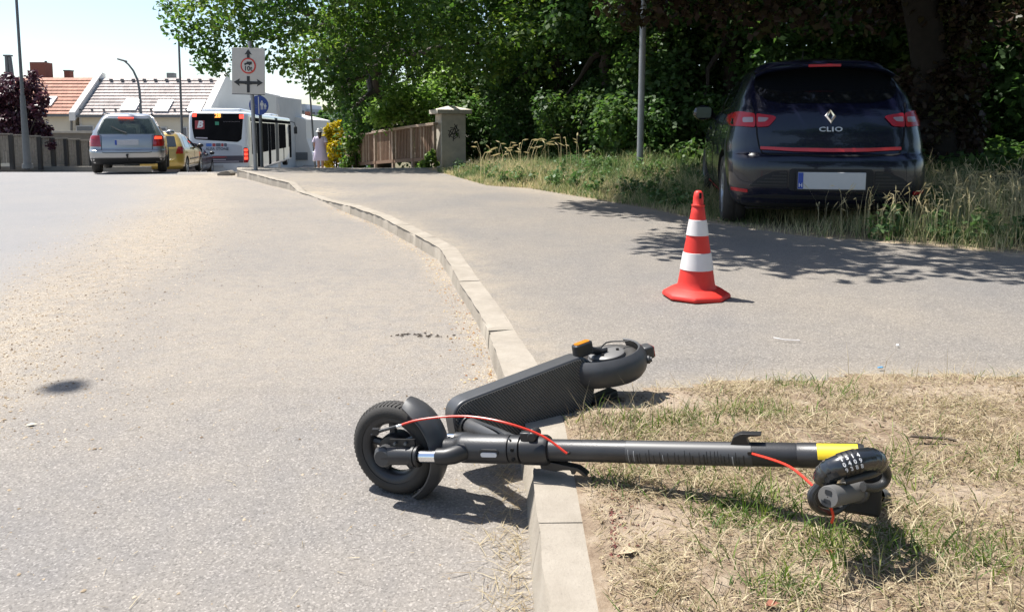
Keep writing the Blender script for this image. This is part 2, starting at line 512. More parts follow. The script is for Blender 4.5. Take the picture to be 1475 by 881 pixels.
def path_sand(x, y, z):
    k = kerb_x(y) + kerb_w(y)
    a = math.exp(-((x - k) / .18) ** 2) * .5
    b = math.exp(-((x - bound_x(y)) / .35) ** 2) * .7
    c = math.exp(-((y - near_y(x)) / .10) ** 2) * .55 if x > 0.1 else 0
    d = .6 * sstep((y - 9) / 4) * float(vnoise(x, y, 1.3))
    e = .95 * math.exp(-((y - 11.3) / .8) ** 2) * math.exp(-((x - k - .1) / .5) ** 2)
    return min(1, max(a, b, c, d, e))
for y in yrows:
    k = kerb_x(y) + kerb_w(y) - .01; rows.append([(k + t, y, path_z(k + t, y)) for t in offs])
sheet('path', rows, M['path'], {'sand': path_sand})
rows = []
for y in list(np.arange(2.2, 6, .15)) + list(np.arange(6, 16, .3)) + list(np.arange(16, 62, 1.5)):
    b = bound_x(y) + .12 * (float(vnoise(y, 3, .3)) - .5)
    rows.append([(b + t, y, wild_z(b + t, y) if t > 0 else path_z(b, y) - .01) for t in [0, .03, .1, .2, .35, .55, .8, 1.2, 1.7, 2.3, 3, 4, 5, 7, 10, 15, 25, 45]])
def wild_sand(x, y, z):
    return min(1, math.exp(-((x - bound_x(y)) / .30) ** 2) * float(np.interp(y, [4, 5.6, 7, 9], [1, 1, .7, .5])))
sheet('wild_verge', rows, M['wild'], {'sand': wild_sand})
# dry verge in front
xs = np.arange(.05, 5.2, .035); ys = np.arange(.55, 2.95, .035)
vid = {}; vs = []; fs = []
def nv(i, j):
    if (i, j) not in vid:
        vid[(i, j)] = len(vs); vs.append((xs[i], ys[j], near_z(xs[i], ys[j])))
    return vid[(i, j)]
for i in range(len(xs) - 1):
    for j in range(len(ys) - 1):
        x, y = xs[i] + .017, ys[j] + .017
        if x > kerb_x(y) + .137 and y < near_y(x) + .07 * (float(vnoise(x, y, .12)) - .5):
            fs.append([nv(i, j), nv(i + 1, j), nv(i + 1, j + 1), nv(i, j + 1)])
me = np_mesh('dry_verge', np.array(vs), np.array(fs).ravel(), np.full(len(fs), 4), M['soil'], smooth=True)
def bare(x, y):
    u, v = proj((x, y, .12))
    a = math.exp(-(((u - 910) / 120) ** 2 + ((v - 582) / 22) ** 2) ** 2) * 1.3
    a = max(a, .9 * math.exp(-(((u - 1380) / 150) ** 2 + ((v - 570) / 12) ** 2)))
    a = max(a, .9 * math.exp(-(((u - 935) / 60) ** 2 + ((v - 770) / 40) ** 2)))
    a = max(a, .8 * math.exp(-(((u - 1400) / 90) ** 2 + ((v - 720) / 20) ** 2)))
    return min(1, a)
a_ = me.attributes.new('sand', 'FLOAT', 'POINT')
a_.data.foreach_set('value', np.array([bare(p[0], p[1]) for p in vs], np.float32))
tag(obj_of('dry_verge', me), kind='structure')
# far ground and the pavement on the other side of the road
M['earth'] = plain('far_earth', (0.13, 0.115, 0.075), 0.95, var=.3, scale=.4)
g = MB(); g.add([(-1500, -300, -2.4), (1500, -300, -2.4), (1500, 2500, -2.4), (-1500, 2500, -2.4)], [[0, 1, 2, 3]])
tag(g.build('ground', M['earth'], smooth=0), kind='structure')
rows = []
for y in yrows:
    k = kerb_x(y) - 7.75; rows.append([(k, y, road_z(y) - .1), (k, y, road_z(y) + .115), (k - .12, y, road_z(y) + .12)] + [(k - t, y, road_z(y) + .12) for t in (.5, 1, 2, 4, 10, 40)])
sheet('opposite_pavement', rows, M['path'], {'sand': lambda x, y, z: .3})

# kerb: one stone after another
kerb = bpy.data.objects.new('kerb', None); COL.objects.link(kerb); tag(kerb, kind='structure')
def kerb_stone(y0, y1, chip=False):
    n = max(4, int((y1 - y0) / .05)); q = random.Random(int(y0 * 100)); dx, dz = q.uniform(-.0015, .0015), q.uniform(-.002, .001)
    cp = [(q.uniform(0, 1), q.uniform(.03, .09), q.uniform(.3, 1)) for _ in range(2)]
    prof0 = [(0.0, -.08), (0.0, .80), (.006, .93), (.018, 1.0), (1.0, 1.0), (1.0, -.08)]
    mb = MB(); vs = []; 
    for i in range(n + 1):
        y = y0 + (y1 - y0) * i / n
        d = (kerb_x(y + .03) - kerb_x(y - .03)) / .06
        nx = Vector((1, -d, 0)).normalized()
        h = kerb_h(y); base = Vector((kerb_x(y), y, road_z(y)))
        for (a, b) in prof0:
            zz = h * b if b > 0 else -.1
            jit = (float(vnoise(y * 3, a * 9 + b, .3)) - .5) * .006
            off = kerb_w0(y) * a + (0.012 * b if a < .01 else 0) + jit * (1 if 0 < b < 1.01 else 0)
            if a == 0.0 or a < .02: 
                if y < 2.2: off += .030 * max(0, b)      # sloping face of the near stones
            if .001 < b and a < .02 and b > .7:
                for (cc, cw, cd) in cp:
                    g_ = math.exp(-(((i / n - cc) * (y1 - y0)) / cw) ** 2) * cd; off += .022 * g_ * (b - .7) / .3; zz -= .018 * g_ * (b - .7) / .3
            off += dx if b > 0 else 0; zz += dz if b > 0 else 0
            vs.append(base + nx * off + Vector((0, 0, zz + (jit * .5 if b > .9 else 0))))
    k = len(prof0); fs = []
    for i in range(n):
        for j in range(k - 1):
            fs.append([i * k + j, i * k + j + 1, (i + 1) * k + j + 1, (i + 1) * k + j])
    fs.append(list(range(k))); fs.append([n * k + j for j in range(k)][::-1])
    mb.add(vs, fs)
    return mb.build('kerb_stone', M['kerb'], kerb, smooth=50)
cuts = [0.3, 0.83, on(800, 753, .12).y, 2.42, on(715, 476, .085).y, 4.35, 5.2, 6.0, 6.8, 7.7, 8.6, 9.5, 10.4, 11.3, 12.1, 12.9, 13.8, 14.7, 15.6, 16.5, 17.5, 18.5, 19.5]
for a, b in zip(cuts[:-1], cuts[1:]):
    kerb_stone(a + .003, b - .003)

# ------------------------------------------------------------------ grass, straw, gravel
def blades(name, pos, L, az, lean, wid, tint, mat, curl=0.5, parent=None):
    n = len(pos); rs = np.random.RandomState(n)
    d = np.stack([np.cos(az), np.sin(az), np.zeros(n)], 1)
    side = np.stack([-np.sin(az), np.cos(az), np.zeros(n)], 1)
    tw = rs.rand(n) * np.pi
    side = side * np.cos(tw)[:, None] + d * np.sin(tw)[:, None]
    up = np.array([0, 0, 1.0])
    l1 = lean; l2 = np.clip(lean + curl * rs.rand(n), 0, 1.65)
    m = pos + (d * np.sin(l1)[:, None] + up * np.cos(l1)[:, None]) * (L * .5)[:, None]
    t = m + (d * np.sin(l2)[:, None] + up * np.cos(l2)[:, None]) * (L * .5)[:, None]
    wv = side * (wid * .5)[:, None]
    V = np.stack([pos - wv, pos + wv, m + wv * .8, m - wv * .8, t], 1).reshape(-1, 3)
    b = np.arange(n)[:, None] * 5
    fl = np.concatenate([b + np.array([[0, 1, 2, 3]]), b + np.array([[3, 2, 4]])], 1).ravel()
    me = np_mesh(name, V, fl, np.tile([4, 3], n), mat, np.repeat(tint, 2))
    return obj_of(name, me, parent)
M['straw'] = leaf_mat('straw', [(0.0, (0.45, 0.385, 0.255)), (0.3, (0.35, 0.285, 0.175)), (0.55, (0.20, 0.145, 0.085)), (0.7, (0.20, 0.20, 0.055)), (1.0, (0.10, 0.16, 0.03))], .2, .6)
M['green'] = leaf_mat('green_grass', [(0.0, (0.05, 0.095, 0.02)), (0.5, (0.10, 0.16, 0.035)), (0.8, (0.20, 0.24, 0.06)), (1.0, (0.36, 0.31, 0.13))], .3, .5)
M['wildgrass'] = leaf_mat('wild_grass', [(0.0, (0.07, 0.12, 0.042)), (0.35, (0.16, 0.215, 0.085)), (0.58, (0.33, 0.31, 0.165)), (1.0, (0.56, 0.48, 0.30))], .3, .55)
GREEN_PX = [(950, 612, 70, 14, 1), (1060, 595, 60, 10, .5), (1110, 596, 40, 8, .7), (1150, 552, 40, 6, .8), (1215, 570, 30, 8, .4), (880, 690, 60, 10, .5), (1080, 735, 75, 30, 1.2), (1010, 670, 60, 14, .7), (1230, 790, 90, 35, 1.2), (1400, 800, 130, 28, .9), (1130, 850, 60, 22, .9), (1290, 690, 45, 30, .6), (1440, 670, 30, 20, .4), (910, 650, 60, 10, .5), (1320, 640, 30, 10, .4)]
def greenness(u, v):
    return sum(k * np.exp(-(((u - a) / su) ** 2 + ((v - b) / sv) ** 2)) for a, b, su, sv, k in GREEN_PX)
def projn(x, y, z):
    qz = z - CAMH
    dep = y * CP - qz * SP; up = y * SP + qz * CP
    return CX + F * x / dep, CY - F * up / dep
rs = np.random.RandomState(11)
def near_points(n, zf):
    x = .12 + rs.rand(n) ** 1.15 * 3.1; y = 1.02 + rs.rand(n) * 1.65
    ny = np.interp(x, [p.x for p in NPt] + [4, 8], [p.y for p in NPt] + [2.55, 2.3])
    kx = np.interp(y, _ky, _kx)
    ok = (x > kx + .150) & (y < ny - .01 + .05 * (vnoise(x, y, .12) - .5))
    x, y = x[ok], y[ok]
    z = np.array([near_z(a, b) for a, b in zip(x, y)])
    return x, y, z
x, y, z = near_points(170000, None)
u, v = projn(x, y, z)
bz = np.array([bare(a, b) for a, b in zip(x, y)])
keep = rs.rand(len(x)) < (1 - .93 * bz) * np.clip(.12 + 1.1 * vnoise(x, y, .13) + .35 * (vnoise(x, y, .5) - .4), .08, 1) * np.clip(1.1 - .35 * greenness(u, v), .3, 1)
x, y, z = x[keep], y[keep], z[keep]; n = len(x)
pos = np.stack([x, y, z - .004 + .02 * rs.rand(n) ** 2], 1)
ek = np.clip((x - np.interp(y, _ky, _kx) - .148) / .10, .4, 1)
blades('dry_grass', pos, (.014 + .058 * rs.rand(n) ** 1.9) * ek, rs.rand(n) * 6.283, .85 + .75 * rs.rand(n), .0012 + .0019 * rs.rand(n), np.clip(rs.rand(n) ** 1.4 * .62 + .12 * (vnoise(x, y, .3) - .3), 0, 1), M['straw'], .45)
tag(bpy.data.objects['dry_grass'], 'mown dry straw lying over the bare verge beside the kerb', 'dry grass', kind='stuff')
x, y, z = near_points(115000, None)
u, v = projn(x, y, z)
gr = greenness(u, v) * (.35 + 1.1 * vnoise(x, y, .09))
keep = rs.rand(len(x)) < np.clip(gr * .62 + .012, 0, 1) * (np.array([bare(a, b) for a, b in zip(x, y)]) < .35)
x, y, z = x[keep], y[keep], z[keep]; n = len(x)
cl = vnoise(x, y, .05)
blades('green_grass', np.stack([x, y, z - .004], 1), .018 + .058 * rs.rand(n) * (.5 + cl), rs.rand(n) * 6.283, .2 + .9 * rs.rand(n), .0018 + .0022 * rs.rand(n), np.clip(rs.rand(n) * .8 + .25 * (cl - .4), 0, 1), M['green'], .8)
tag(bpy.data.objects['green_grass'], 'tufts of short green grass growing among the dry straw', 'grass', kind='stuff')
# wispy upright dry stems
x, y, z = near_points(5000, None)
bz = np.array([bare(a, b) for a, b in zip(x, y)])
keep = rs.rand(len(x)) < np.clip((vnoise(x, y, .2) - .35) * 1.2, 0, 1) * (1 - bz)
x, y, z = x[keep], y[keep], z[keep]; n = len(x)
blades('dry_stems', np.stack([x, y, z - .004], 1), .05 + .11 * rs.rand(n), rs.rand(n) * 6.283, .05 + .5 * rs.rand(n), .0012 + .0012 * rs.rand(n), rs.rand(n) * .45, M['straw'], .5)
tag(bpy.data.objects['dry_stems'], 'thin upright dry stems standing over the mown verge', 'dry stems', kind='stuff')

# wild tall grass along the wood
CLIO_O = on(1200, 345, .10); CLIO_O = Vector((2.68, 6.2, 0.085)); CLIO_A = R(11.5)
def in_car(x, y):
    dx, dy = x - CLIO_O.x, y - CLIO_O.y
    f = dx * math.sin(CLIO_A) + dy * math.cos(CLIO_A); r_ = dx * math.cos(CLIO_A) - dy * math.sin(CLIO_A)
    return (f > -.1) & (f < 4.1) & (np.abs(r_) < .95)
def wild_points(n, y0, y1, dmax, p=1.6, d0=.02):
    y = y0 + rs.rand(n) * (y1 - y0)
    b = np.interp(y, BY, BX)
    x = b + d0 + rs.rand(n) ** p * dmax
    z = np.array([wild_z(a, c) for a, c in zip(x, y)])
    return x, y, z
V_all = []
def wild(name, n, y0, y1, dmax, hmin, hmax, tint0, tint1, dens=None, p=1.4, d0=.02, wid=.004, label=None, lean=.5):
    x, y, z = wild_points(n, y0, y1, dmax, p, d0)
    k = rs.rand(n) < (dens(x, y) if dens else 1)
    x, y, z = x[k], y[k], z[k]; n = len(x)
    d = x - np.interp(y, BY, BX)
    cl = vnoise(x, y, .35)
    sc = np.clip(.35 + d / .9, .35, 1) * (.6 + .8 * cl)
    ic = in_car(x, y); sc = np.where(ic, sc * .45, sc)
    blades(name, np.stack([x, y, z - .01], 1), (hmin + (hmax - hmin) * rs.rand(n)) * sc, rs.rand(n) * 6.283, lean * rs.rand(n), wid * (.6 + .8 * rs.rand(n)), np.clip(tint0 + (tint1 - tint0) * rs.rand(n) + .8 * (vnoise(x, y, .7) - .5), 0, 1), M['wildgrass'], .9)
    tag(bpy.data.objects[name], label, 'wild grass', kind='stuff')
wild('tall_grass', 24000, 4.6, 9.0, 3.2, .18, .40, .25, 1.0, lambda x, y: np.clip(.15 + 1.3 * vnoise(x, y, .3), 0, 1) * np.where(x - np.interp(y, BY, BX) < .25, .45, 1), label='tall half dry grass growing around the parked dark hatchback')
wild('meadow_grass', 26000, 8.6, 15.5, 4.2, .10, .34, .0, .75, lambda x, y: np.clip(.1 + 1.2 * vnoise(x, y, .4), 0, 1), wid=.010, lean=.8, label='green and tan grass between the path and the dark wood')
wild('dry_edge_grass', 13000, 9.4, 15.5, 1.7, .12, .30, .6, 1.0, lambda x, y: np.clip(1.5 * vnoise(x, y, .5) - .1, 0, 1), p=1.2, wid=.009, lean=.9, label='pale dried grass along the far edge of the path')
# stems with seed heads in front of the wood and by the car
def seed_stalks(name, n, pts, hmin, hmax, label, k_=1.0):
    V, fl, cn, tn = [], [], [], []
    for i in range(n):
        x, y = pts(); z = wild_z(x, y); h = hmin + (hmax - hmin) * rs.rand(); a = rs.rand() * 6.28; ln = .1 + .35 * rs.rand()
        d = np.array([math.cos(a), math.sin(a), 0]); s = np.array([-math.sin(a), math.cos(a), 0])
        p0 = np.array([x, y, z]); p1 = p0 + np.array([0, 0, h * .7]) + d * h * .1 * ln; p2 = p0 + np.array([0, 0, h * .95]) + d * h * ln * .55; p3 = p2 + d * (.07 + .05 * rs.rand()) * (1 + ln) * k_ + np.array([0, 0, (-.02 + .09 * rs.rand())])
        t = .8 + .2 * rs.rand()
        for (q0, q1, w0, w1) in ((p0, p1, .003 * k_, .003 * k_), (p1, p2, .003 * k_, .003 * k_), (p2, (p2 + p3) / 2, .004 * k_, .013 * k_), ((p2 + p3) / 2, p3, .013 * k_, .002 * k_)):
            for sd in (s, np.array([0, 0, 1.0])):
                if sd is not s and w1 < .0041 * k_ and w0 < .0041 * k_: continue
                b = len(V); V += [q0 - sd * w0, q0 + sd * w0, q1 + sd * w1, q1 - sd * w1]; fl += [b, b + 1, b + 2, b + 3]; cn.append(4); tn.append(t)
    tag(obj_of(name, np_mesh(name, np.array(V), fl, cn, M['wildgrass'], tn)), label, 'seed stalks', kind='stuff')
def pts_far():
    q = at(690 + 150 * rs.rand(), 250, 11.7 + 1.6 * rs.rand()); return q.x, q.y
def pts_car():
    while True:
        q = at(1130 + 345 * rs.rand(), 300, 5.5 + 1.6 * rs.rand())
        if not in_car(q.x, q.y) and q.x > bound_x(q.y) + .2: return q.x, q.y
seed_stalks('seed_stalks', 46, pts_far, .42, .72, 'tall wild barley stalks with bowed pale seed heads before the wood')
seed_stalks('grass_stalks', 420, pts_car, .20, .42, 'dry flowering grass stalks behind the parked dark hatchback', .38)
# loose gravel on the road
def pebbles(name, n, gen, smin, smax, mat, label):
    base = np.array([(1, 0, 0), (-1, 0, 0), (0, 1, 0), (0, -1, 0), (0, 0, .8), (0, 0, -.4)], float)
    tri = np.array([(0, 2, 4), (2, 1, 4), (1, 3, 4), (3, 0, 4)])
    V, T, tn = [], [], []
    for i in range(n):
        x, y, z = gen(); s = smin + (smax - smin) * rs.rand() ** 3; a = rs.rand() * 6.28; c, q = math.cos(a), math.sin(a)
        b = base * np.array([s * (.7 + .7 * rs.rand()), s * (.7 + .5 * rs.rand()), s * (.6 + .5 * rs.rand())])
        b = b + (rs.rand(6, 3) - .5) * s * .5
        b = np.stack([b[:, 0] * c - b[:, 1] * q, b[:, 0] * q + b[:, 1] * c, b[:, 2]], 1) + np.array([x, y, z + s * .15])
        T.append(tri + len(V) * 6); V.append(b); tn += [rs.rand()] * 4
    T = np.concatenate(T)
    tag(obj_of(name, np_mesh(name, np.concatenate(V), T.ravel(), np.full(len(T), 3), mat, tn)), label, 'gravel' if 'gr' in name else 'crumbs', kind='stuff')
M['gravel'] = leaf_mat('gravel', [(0.0, (0.09, 0.06, 0.04)), (0.3, (0.25, 0.19, 0.125)), (0.7, (0.35, 0.285, 0.205)), (1.0, (0.46, 0.40, 0.32))], .0, .85)
def g_strip():
    while True:
        y = 2.2 + 7.0 * rs.rand() ** 1.7; x = strip_x(y) - .1 + rs.normal() * np.interp(y, [2, 4, 6, 10], [.3, .42, .5, .6])
        if kerb_x(y) - 4 < x < kerb_x(y) - .05: return x, y, road_z(y)
def g_all():
    while True:
        y = 1.1 + 5 * rs.rand() ** 1.5; x = -2.5 + 2.6 * rs.rand()
        if x < kerb_x(y) - .02: return x, y, 0
def g_kerb():
    y = 2.35 + 7 * rs.rand() ** 1.6; return kerb_x(y) - abs(rs.normal()) * .07, y, road_z(y)
pebbles('loose_gravel', 15000, g_strip, .002, .007, M['gravel'], 'band of loose tan grit along the middle of the road')
pebbles('scattered_grit', 1500, g_all, .002, .006, M['gravel'], 'scattered grit on the near asphalt of the road')
def g_soil():
    while True:
        x = .12 + rs.rand() * 2.6; y = 1.05 + rs.rand() * 1.6
        if x > kerb_x(y) + .155 and y < near_y(x) - .02: return x, y, near_z(x, y)
M['crumbs'] = leaf_mat('soil_crumbs', [(0.0, (0.07, 0.045, 0.03)), (0.5, (0.17, 0.115, 0.075)), (1.0, (0.36, 0.28, 0.19))], .0, .9)
pebbles('soil_crumbs', 9000, g_soil, .0015, .007, M['crumbs'], 'crumbs of dry soil and broken stalks on the verge')
M['litter'] = leaf_mat('leaf_litter', [(0.0, (0.20, 0.09, 0.04)), (0.5, (0.36, 0.26, 0.14)), (1.0, (0.50, 0.42, 0.26))], .1, .8)
pebbles('gutter_debris', 1500, g_kerb, .002, .008, M['litter'], 'brown crumbs of leaf litter gathered along the kerb')
# straw bits on the road and path
def g_bits(n):
    y = 1.15 + 3.2 * rs.rand(n) ** 1.6; x = -1.7 + 4.0 * rs.rand(n)
    ny = np.interp(x, [-9, 0.1] + [p.x for p in NPt], [-9, -9] + [p.y for p in NPt])
    kx = np.interp(y, _ky, _kx)
    ok = ((x < kx - .02) & (rs.rand(n) < np.exp(-((kx - x) / .9)))) | ((x > kx + .15) & (y > ny + .02) & (rs.rand(n) < .25))
    return x[ok], y[ok], kx[ok]
x, y, kx = g_bits(900); n = len(x)
z = np.where(x < kx, .002, .121)
blades('straw_bits', np.stack([x, y, z + .002], 1), .012 + .05 * rs.rand(n) ** 2, rs.rand(n) * 6.283, 1.5 + 0 * x, .001 + .0014 * rs.rand(n), rs.rand(n) * .6, M['straw'], .1)
tag(bpy.data.objects['straw_bits'], 'stray bits of straw blown over the asphalt near the kerb', 'straw', kind='stuff')
y = 1.35 + rs.rand(500) ** 1 * 0.75; x = np.interp(y, _ky, _kx) - np.abs(rs.normal(size=500)) * .05
blades('kerb_straw', np.stack([x, y, 0 * x + .002], 1), .02 + .06 * rs.rand(500), rs.rand(500) * 6.283, 1.1 + .4 * rs.rand(500), .001 + .0016 * rs.rand(500), rs.rand(500) * .6, M['straw'], .3)
tag(bpy.data.objects['kerb_straw'], 'dry straw caught at the foot of the kerb by the scooter', 'straw', kind='stuff')

# ------------------------------------------------------------------ trees and bushes
M['leaf_dark'] = leaf_mat('leaf_dark', [(0.0, (0.028, 0.062, 0.02)), (0.5, (0.06, 0.118, 0.028)), (0.8, (0.115, 0.18, 0.04)), (1.0, (0.17, 0.215, 0.05))], .45, .5)
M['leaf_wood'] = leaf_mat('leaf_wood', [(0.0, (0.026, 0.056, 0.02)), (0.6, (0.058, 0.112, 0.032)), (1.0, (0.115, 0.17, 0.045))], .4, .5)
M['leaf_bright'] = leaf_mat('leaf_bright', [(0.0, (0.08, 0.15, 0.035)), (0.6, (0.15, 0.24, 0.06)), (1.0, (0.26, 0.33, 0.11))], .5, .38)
M['leaf_plum'] = leaf_mat('leaf_plum', [(0.0, (0.03, 0.012, 0.018)), (0.6, (0.065, 0.025, 0.036)), (1.0, (0.12, 0.06, 0.07))], .2, .4)
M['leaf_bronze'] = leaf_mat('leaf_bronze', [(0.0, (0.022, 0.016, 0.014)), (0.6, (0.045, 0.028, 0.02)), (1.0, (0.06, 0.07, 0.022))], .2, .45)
M['leaf_yellow'] = leaf_mat('leaf_yellow', [(0.0, (0.22, 0.17, 0.01)), (0.6, (0.44, 0.34, 0.015)), (1.0, (0.55, 0.46, 0.04))], .3, .45)
def leaf_cloud(blobs, n, size, seed, shell=2.4, flat=.75):
    r = np.random.RandomState(seed)
    B = np.array([[*b[0], *(b[1] if isinstance(b[1], (tuple, list)) else (b[1],) * 3)] for b in blobs], float)
    wgt = (B[:, 3] * B[:, 4] * B[:, 5]) ** (2 / 3.); wgt /= wgt.sum()
    bi = r.choice(len(B), n, p=wgt)
    d = r.normal(size=(n, 3)); d /= np.linalg.norm(d, axis=1)[:, None]
    # lumpy surface: leaves gather on twigs
    k = r.normal(size=(len(B), 26, 3)); k /= np.linalg.norm(k, axis=2)[:, :, None]
    tw = k[bi, r.randint(0, 26, n)]
    lump = r.rand(n) < .62
    d = np.where(lump[:, None], tw + d * .30, d); d /= np.linalg.norm(d, axis=1)[:, None]
    rad = r.rand(n) ** (1 / shell)
    rad = np.where(lump, rad * 1.06, rad * .97)
    c = B[bi, :3] + d * rad[:, None] * B[bi, 3:6]
    nr = d * .5 + r.normal(size=(n, 3)) * .6 + np.array([0, 0, flat]); nr /= np.linalg.norm(nr, axis=1)[:, None]
    t = np.cross(nr, r.normal(size=(n, 3))); t /= np.linalg.norm(t, axis=1)[:, None]
    s = np.cross(nr, t)
    L = size * (.6 + .8 * r.rand(n))[:, None]
    V = np.stack([c - t * L * .5, c - t * L * .02 + s * L * .36 + nr * L * .10, c + t * L * .55, c - t * L * .02 - s * L * .36 + nr * L * .10], 1).reshape(-1, 3)
    bt = r.rand(len(B))[bi]
    tint = np.clip(.15 + .5 * r.rand(n) + .35 * bt, 0, 1)
    return V, tint
def crown(name, blobs, n, size, seed, mat, parent, shell=2.4, flat=.75):
    V, tint = leaf_cloud(blobs, n, size, seed, shell, flat)
    V = V - np.array(parent.location)
    k = len(tint)
    return obj_of(name, np_mesh(name, V, np.arange(4 * k), np.full(k, 4), mat, tint), parent)
def trunk(parent, base, blobs, r0, h_fork, seed, limbs=7, name='trunk', bark=None):
    r = random.Random(seed); mb = MB(); base = Vector(base)
    cs = [Vector(b[0]) for b in blobs]; mid = sum(cs, Vector()) / len(cs)
    top = base + Vector(((mid.x - base.x) * .25, (mid.y - base.y) * .25, h_fork))
    pts = []; rad = []
    for i in range(8):
        t = i / 7
        pts.append(base.lerp(top, t) + Vector((r.uniform(-1, 1), r.uniform(-1, 1), 0)) * r0 * .3 * (0 < i)); rad.append(r0 * (1.35 - .35 * min(1, t * 4)) * (1 - .35 * t))
    mb.tube(pts, rad, 12)
    for b in r.sample(cs, min(limbs, len(cs))):
        p = []; q = []
        for i in range(6):
            t = i / 5
            p.append(top.lerp(b, t) + Vector((r.uniform(-1, 1), r.uniform(-1, 1), r.uniform(-.4, 1))) * .12 * (top - b).length * t * (1 - t) * 2 + Vector((0, 0, .5 * t * (1 - t)))); q.append(r0 * .5 * (1 - t) + .012)
        mb.tube(p, q, 7)
    return mb.build(name, bark or M['bark'], parent, world=True)
def px_blobs(lst, d, jit, seed, zmin=None):
    r = random.Random(seed); out = []
    for u, v, rp in lst:
        dd = d + r.uniform(-jit, jit); out.append((tuple(at(u, v, dd)), rp * dd / F))
    return out

# the big maple that reaches over the pavement
spots = [(262, 42, 28), (300, 58, 36), (345, 45, 45), (292, 92, 17), (315, 92, 20), (250, 12, 24), (300, 5, 45), (400, 50, 50), (455, 60, 50), (428, 98, 24), (395, 95, 14), (475, 108, 36), (350, 5, 50), (500, 95, 45), (520, 40, 65), (452, 128, 16), (478, 150, 15), (505, 150, 26), (515, 185, 18), (560, 75, 50), (600, 40, 75), (650, 70, 50), (700, 40, 75), (760, 60, 65), (800, 20, 60), (700, 85, 45), (420, 0, 60), (300, -50, 60), (380, -60, 80), (500, -70, 95), (620, -80, 100), (760, -80, 100), (450, -150, 100), (600, -190, 120), (750, -200, 120), (520, -10, 70), (640, 0, 60)]
bl = px_blobs(spots, 18.5, 1.6, 5)
base = at(556, 246, 27.0); base = Vector((base.x, 27.0, road_z(27) - .6))
t = thing('maple_tree', 'big green maple whose boughs reach out over the truck sign', 'tree', tuple(base))
crown('crown', bl, 36000, .125, 21, M['leaf_dark'], t)
trunk(t, base, bl, .3, 4.6, 4, 12)
# trees of the wood, near row then far row
def wood_tree(seed, cx, d, half, vtop, vbot, n, size, mat, label, name='woodland_tree', trunkless=False, r0=.17, group='trees of the dark wood'):
    r = random.Random(seed); lst = []
    for k in range(int((vbot - vtop) / 26)):
        v = vtop + (vbot - vtop) * (k + .5) / int((vbot - vtop) / 26)
        wid = half * (1.05 if v < 120 else .95)
        for q in range(2):
            lst.append((cx + r.uniform(-wid, wid), v + r.uniform(-14, 14), r.uniform(.35, .62) * half))
    b = px_blobs(lst, d, 1.0, seed)
    bx = at(cx, 200, d); bz = wild_z(bx.x, d) - .2
    b = [((p[0], p[1], max(p[2], bz + rr * .75)), rr) for p, rr in b]
    t = thing(name, label, 'tree', (bx.x, d, bz), group=group)
    crown('crown', b, n, size, seed, mat, t, shell=2.0)
    trunk(t, (bx.x, d, bz), b, r0, 2.6, seed, 8)
    return t
G_ = 'trees of the dark wood'
wl = 'dense leafy tree in the dark wood behind the pavement'
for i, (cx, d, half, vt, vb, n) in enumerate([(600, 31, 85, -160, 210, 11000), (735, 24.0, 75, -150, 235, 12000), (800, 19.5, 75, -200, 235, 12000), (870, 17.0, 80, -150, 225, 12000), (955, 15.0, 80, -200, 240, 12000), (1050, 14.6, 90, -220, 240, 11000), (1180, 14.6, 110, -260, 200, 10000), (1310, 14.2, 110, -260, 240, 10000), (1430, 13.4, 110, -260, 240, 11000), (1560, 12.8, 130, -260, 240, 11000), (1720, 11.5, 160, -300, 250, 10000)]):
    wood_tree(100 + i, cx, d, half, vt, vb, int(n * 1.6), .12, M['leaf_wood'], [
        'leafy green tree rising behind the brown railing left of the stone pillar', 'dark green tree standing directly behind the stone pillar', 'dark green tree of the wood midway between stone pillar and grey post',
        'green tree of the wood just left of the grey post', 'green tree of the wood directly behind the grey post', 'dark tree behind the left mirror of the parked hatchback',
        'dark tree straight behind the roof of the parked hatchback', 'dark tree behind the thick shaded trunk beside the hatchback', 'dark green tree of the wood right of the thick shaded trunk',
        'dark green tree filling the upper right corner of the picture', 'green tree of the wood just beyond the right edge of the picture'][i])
for i, (cx, d, half, vt, vb, n) in enumerate([(535, 36, 50, 20, 215, 3500), (520, 46, 40, 60, 215, 3000), (560, 29, 90, -60, 220, 5000), (660, 28, 110, -170, 230, 7000), (790, 23, 130, -200, 230, 8000), (930, 22, 140, -230, 230, 8000), (1090, 21, 150, -260, 230, 8000), (1260, 20, 160, -260, 230, 8000), (1440, 19, 170, -260, 230, 8000), (1640, 18, 190, -260, 230, 8000)]):
    wood_tree(200 + i, cx, d, half, vt, vb, int(n * 1.3), .21, M['leaf_wood'], 'tree further back in the dark wood glimpsed between the nearer crowns')
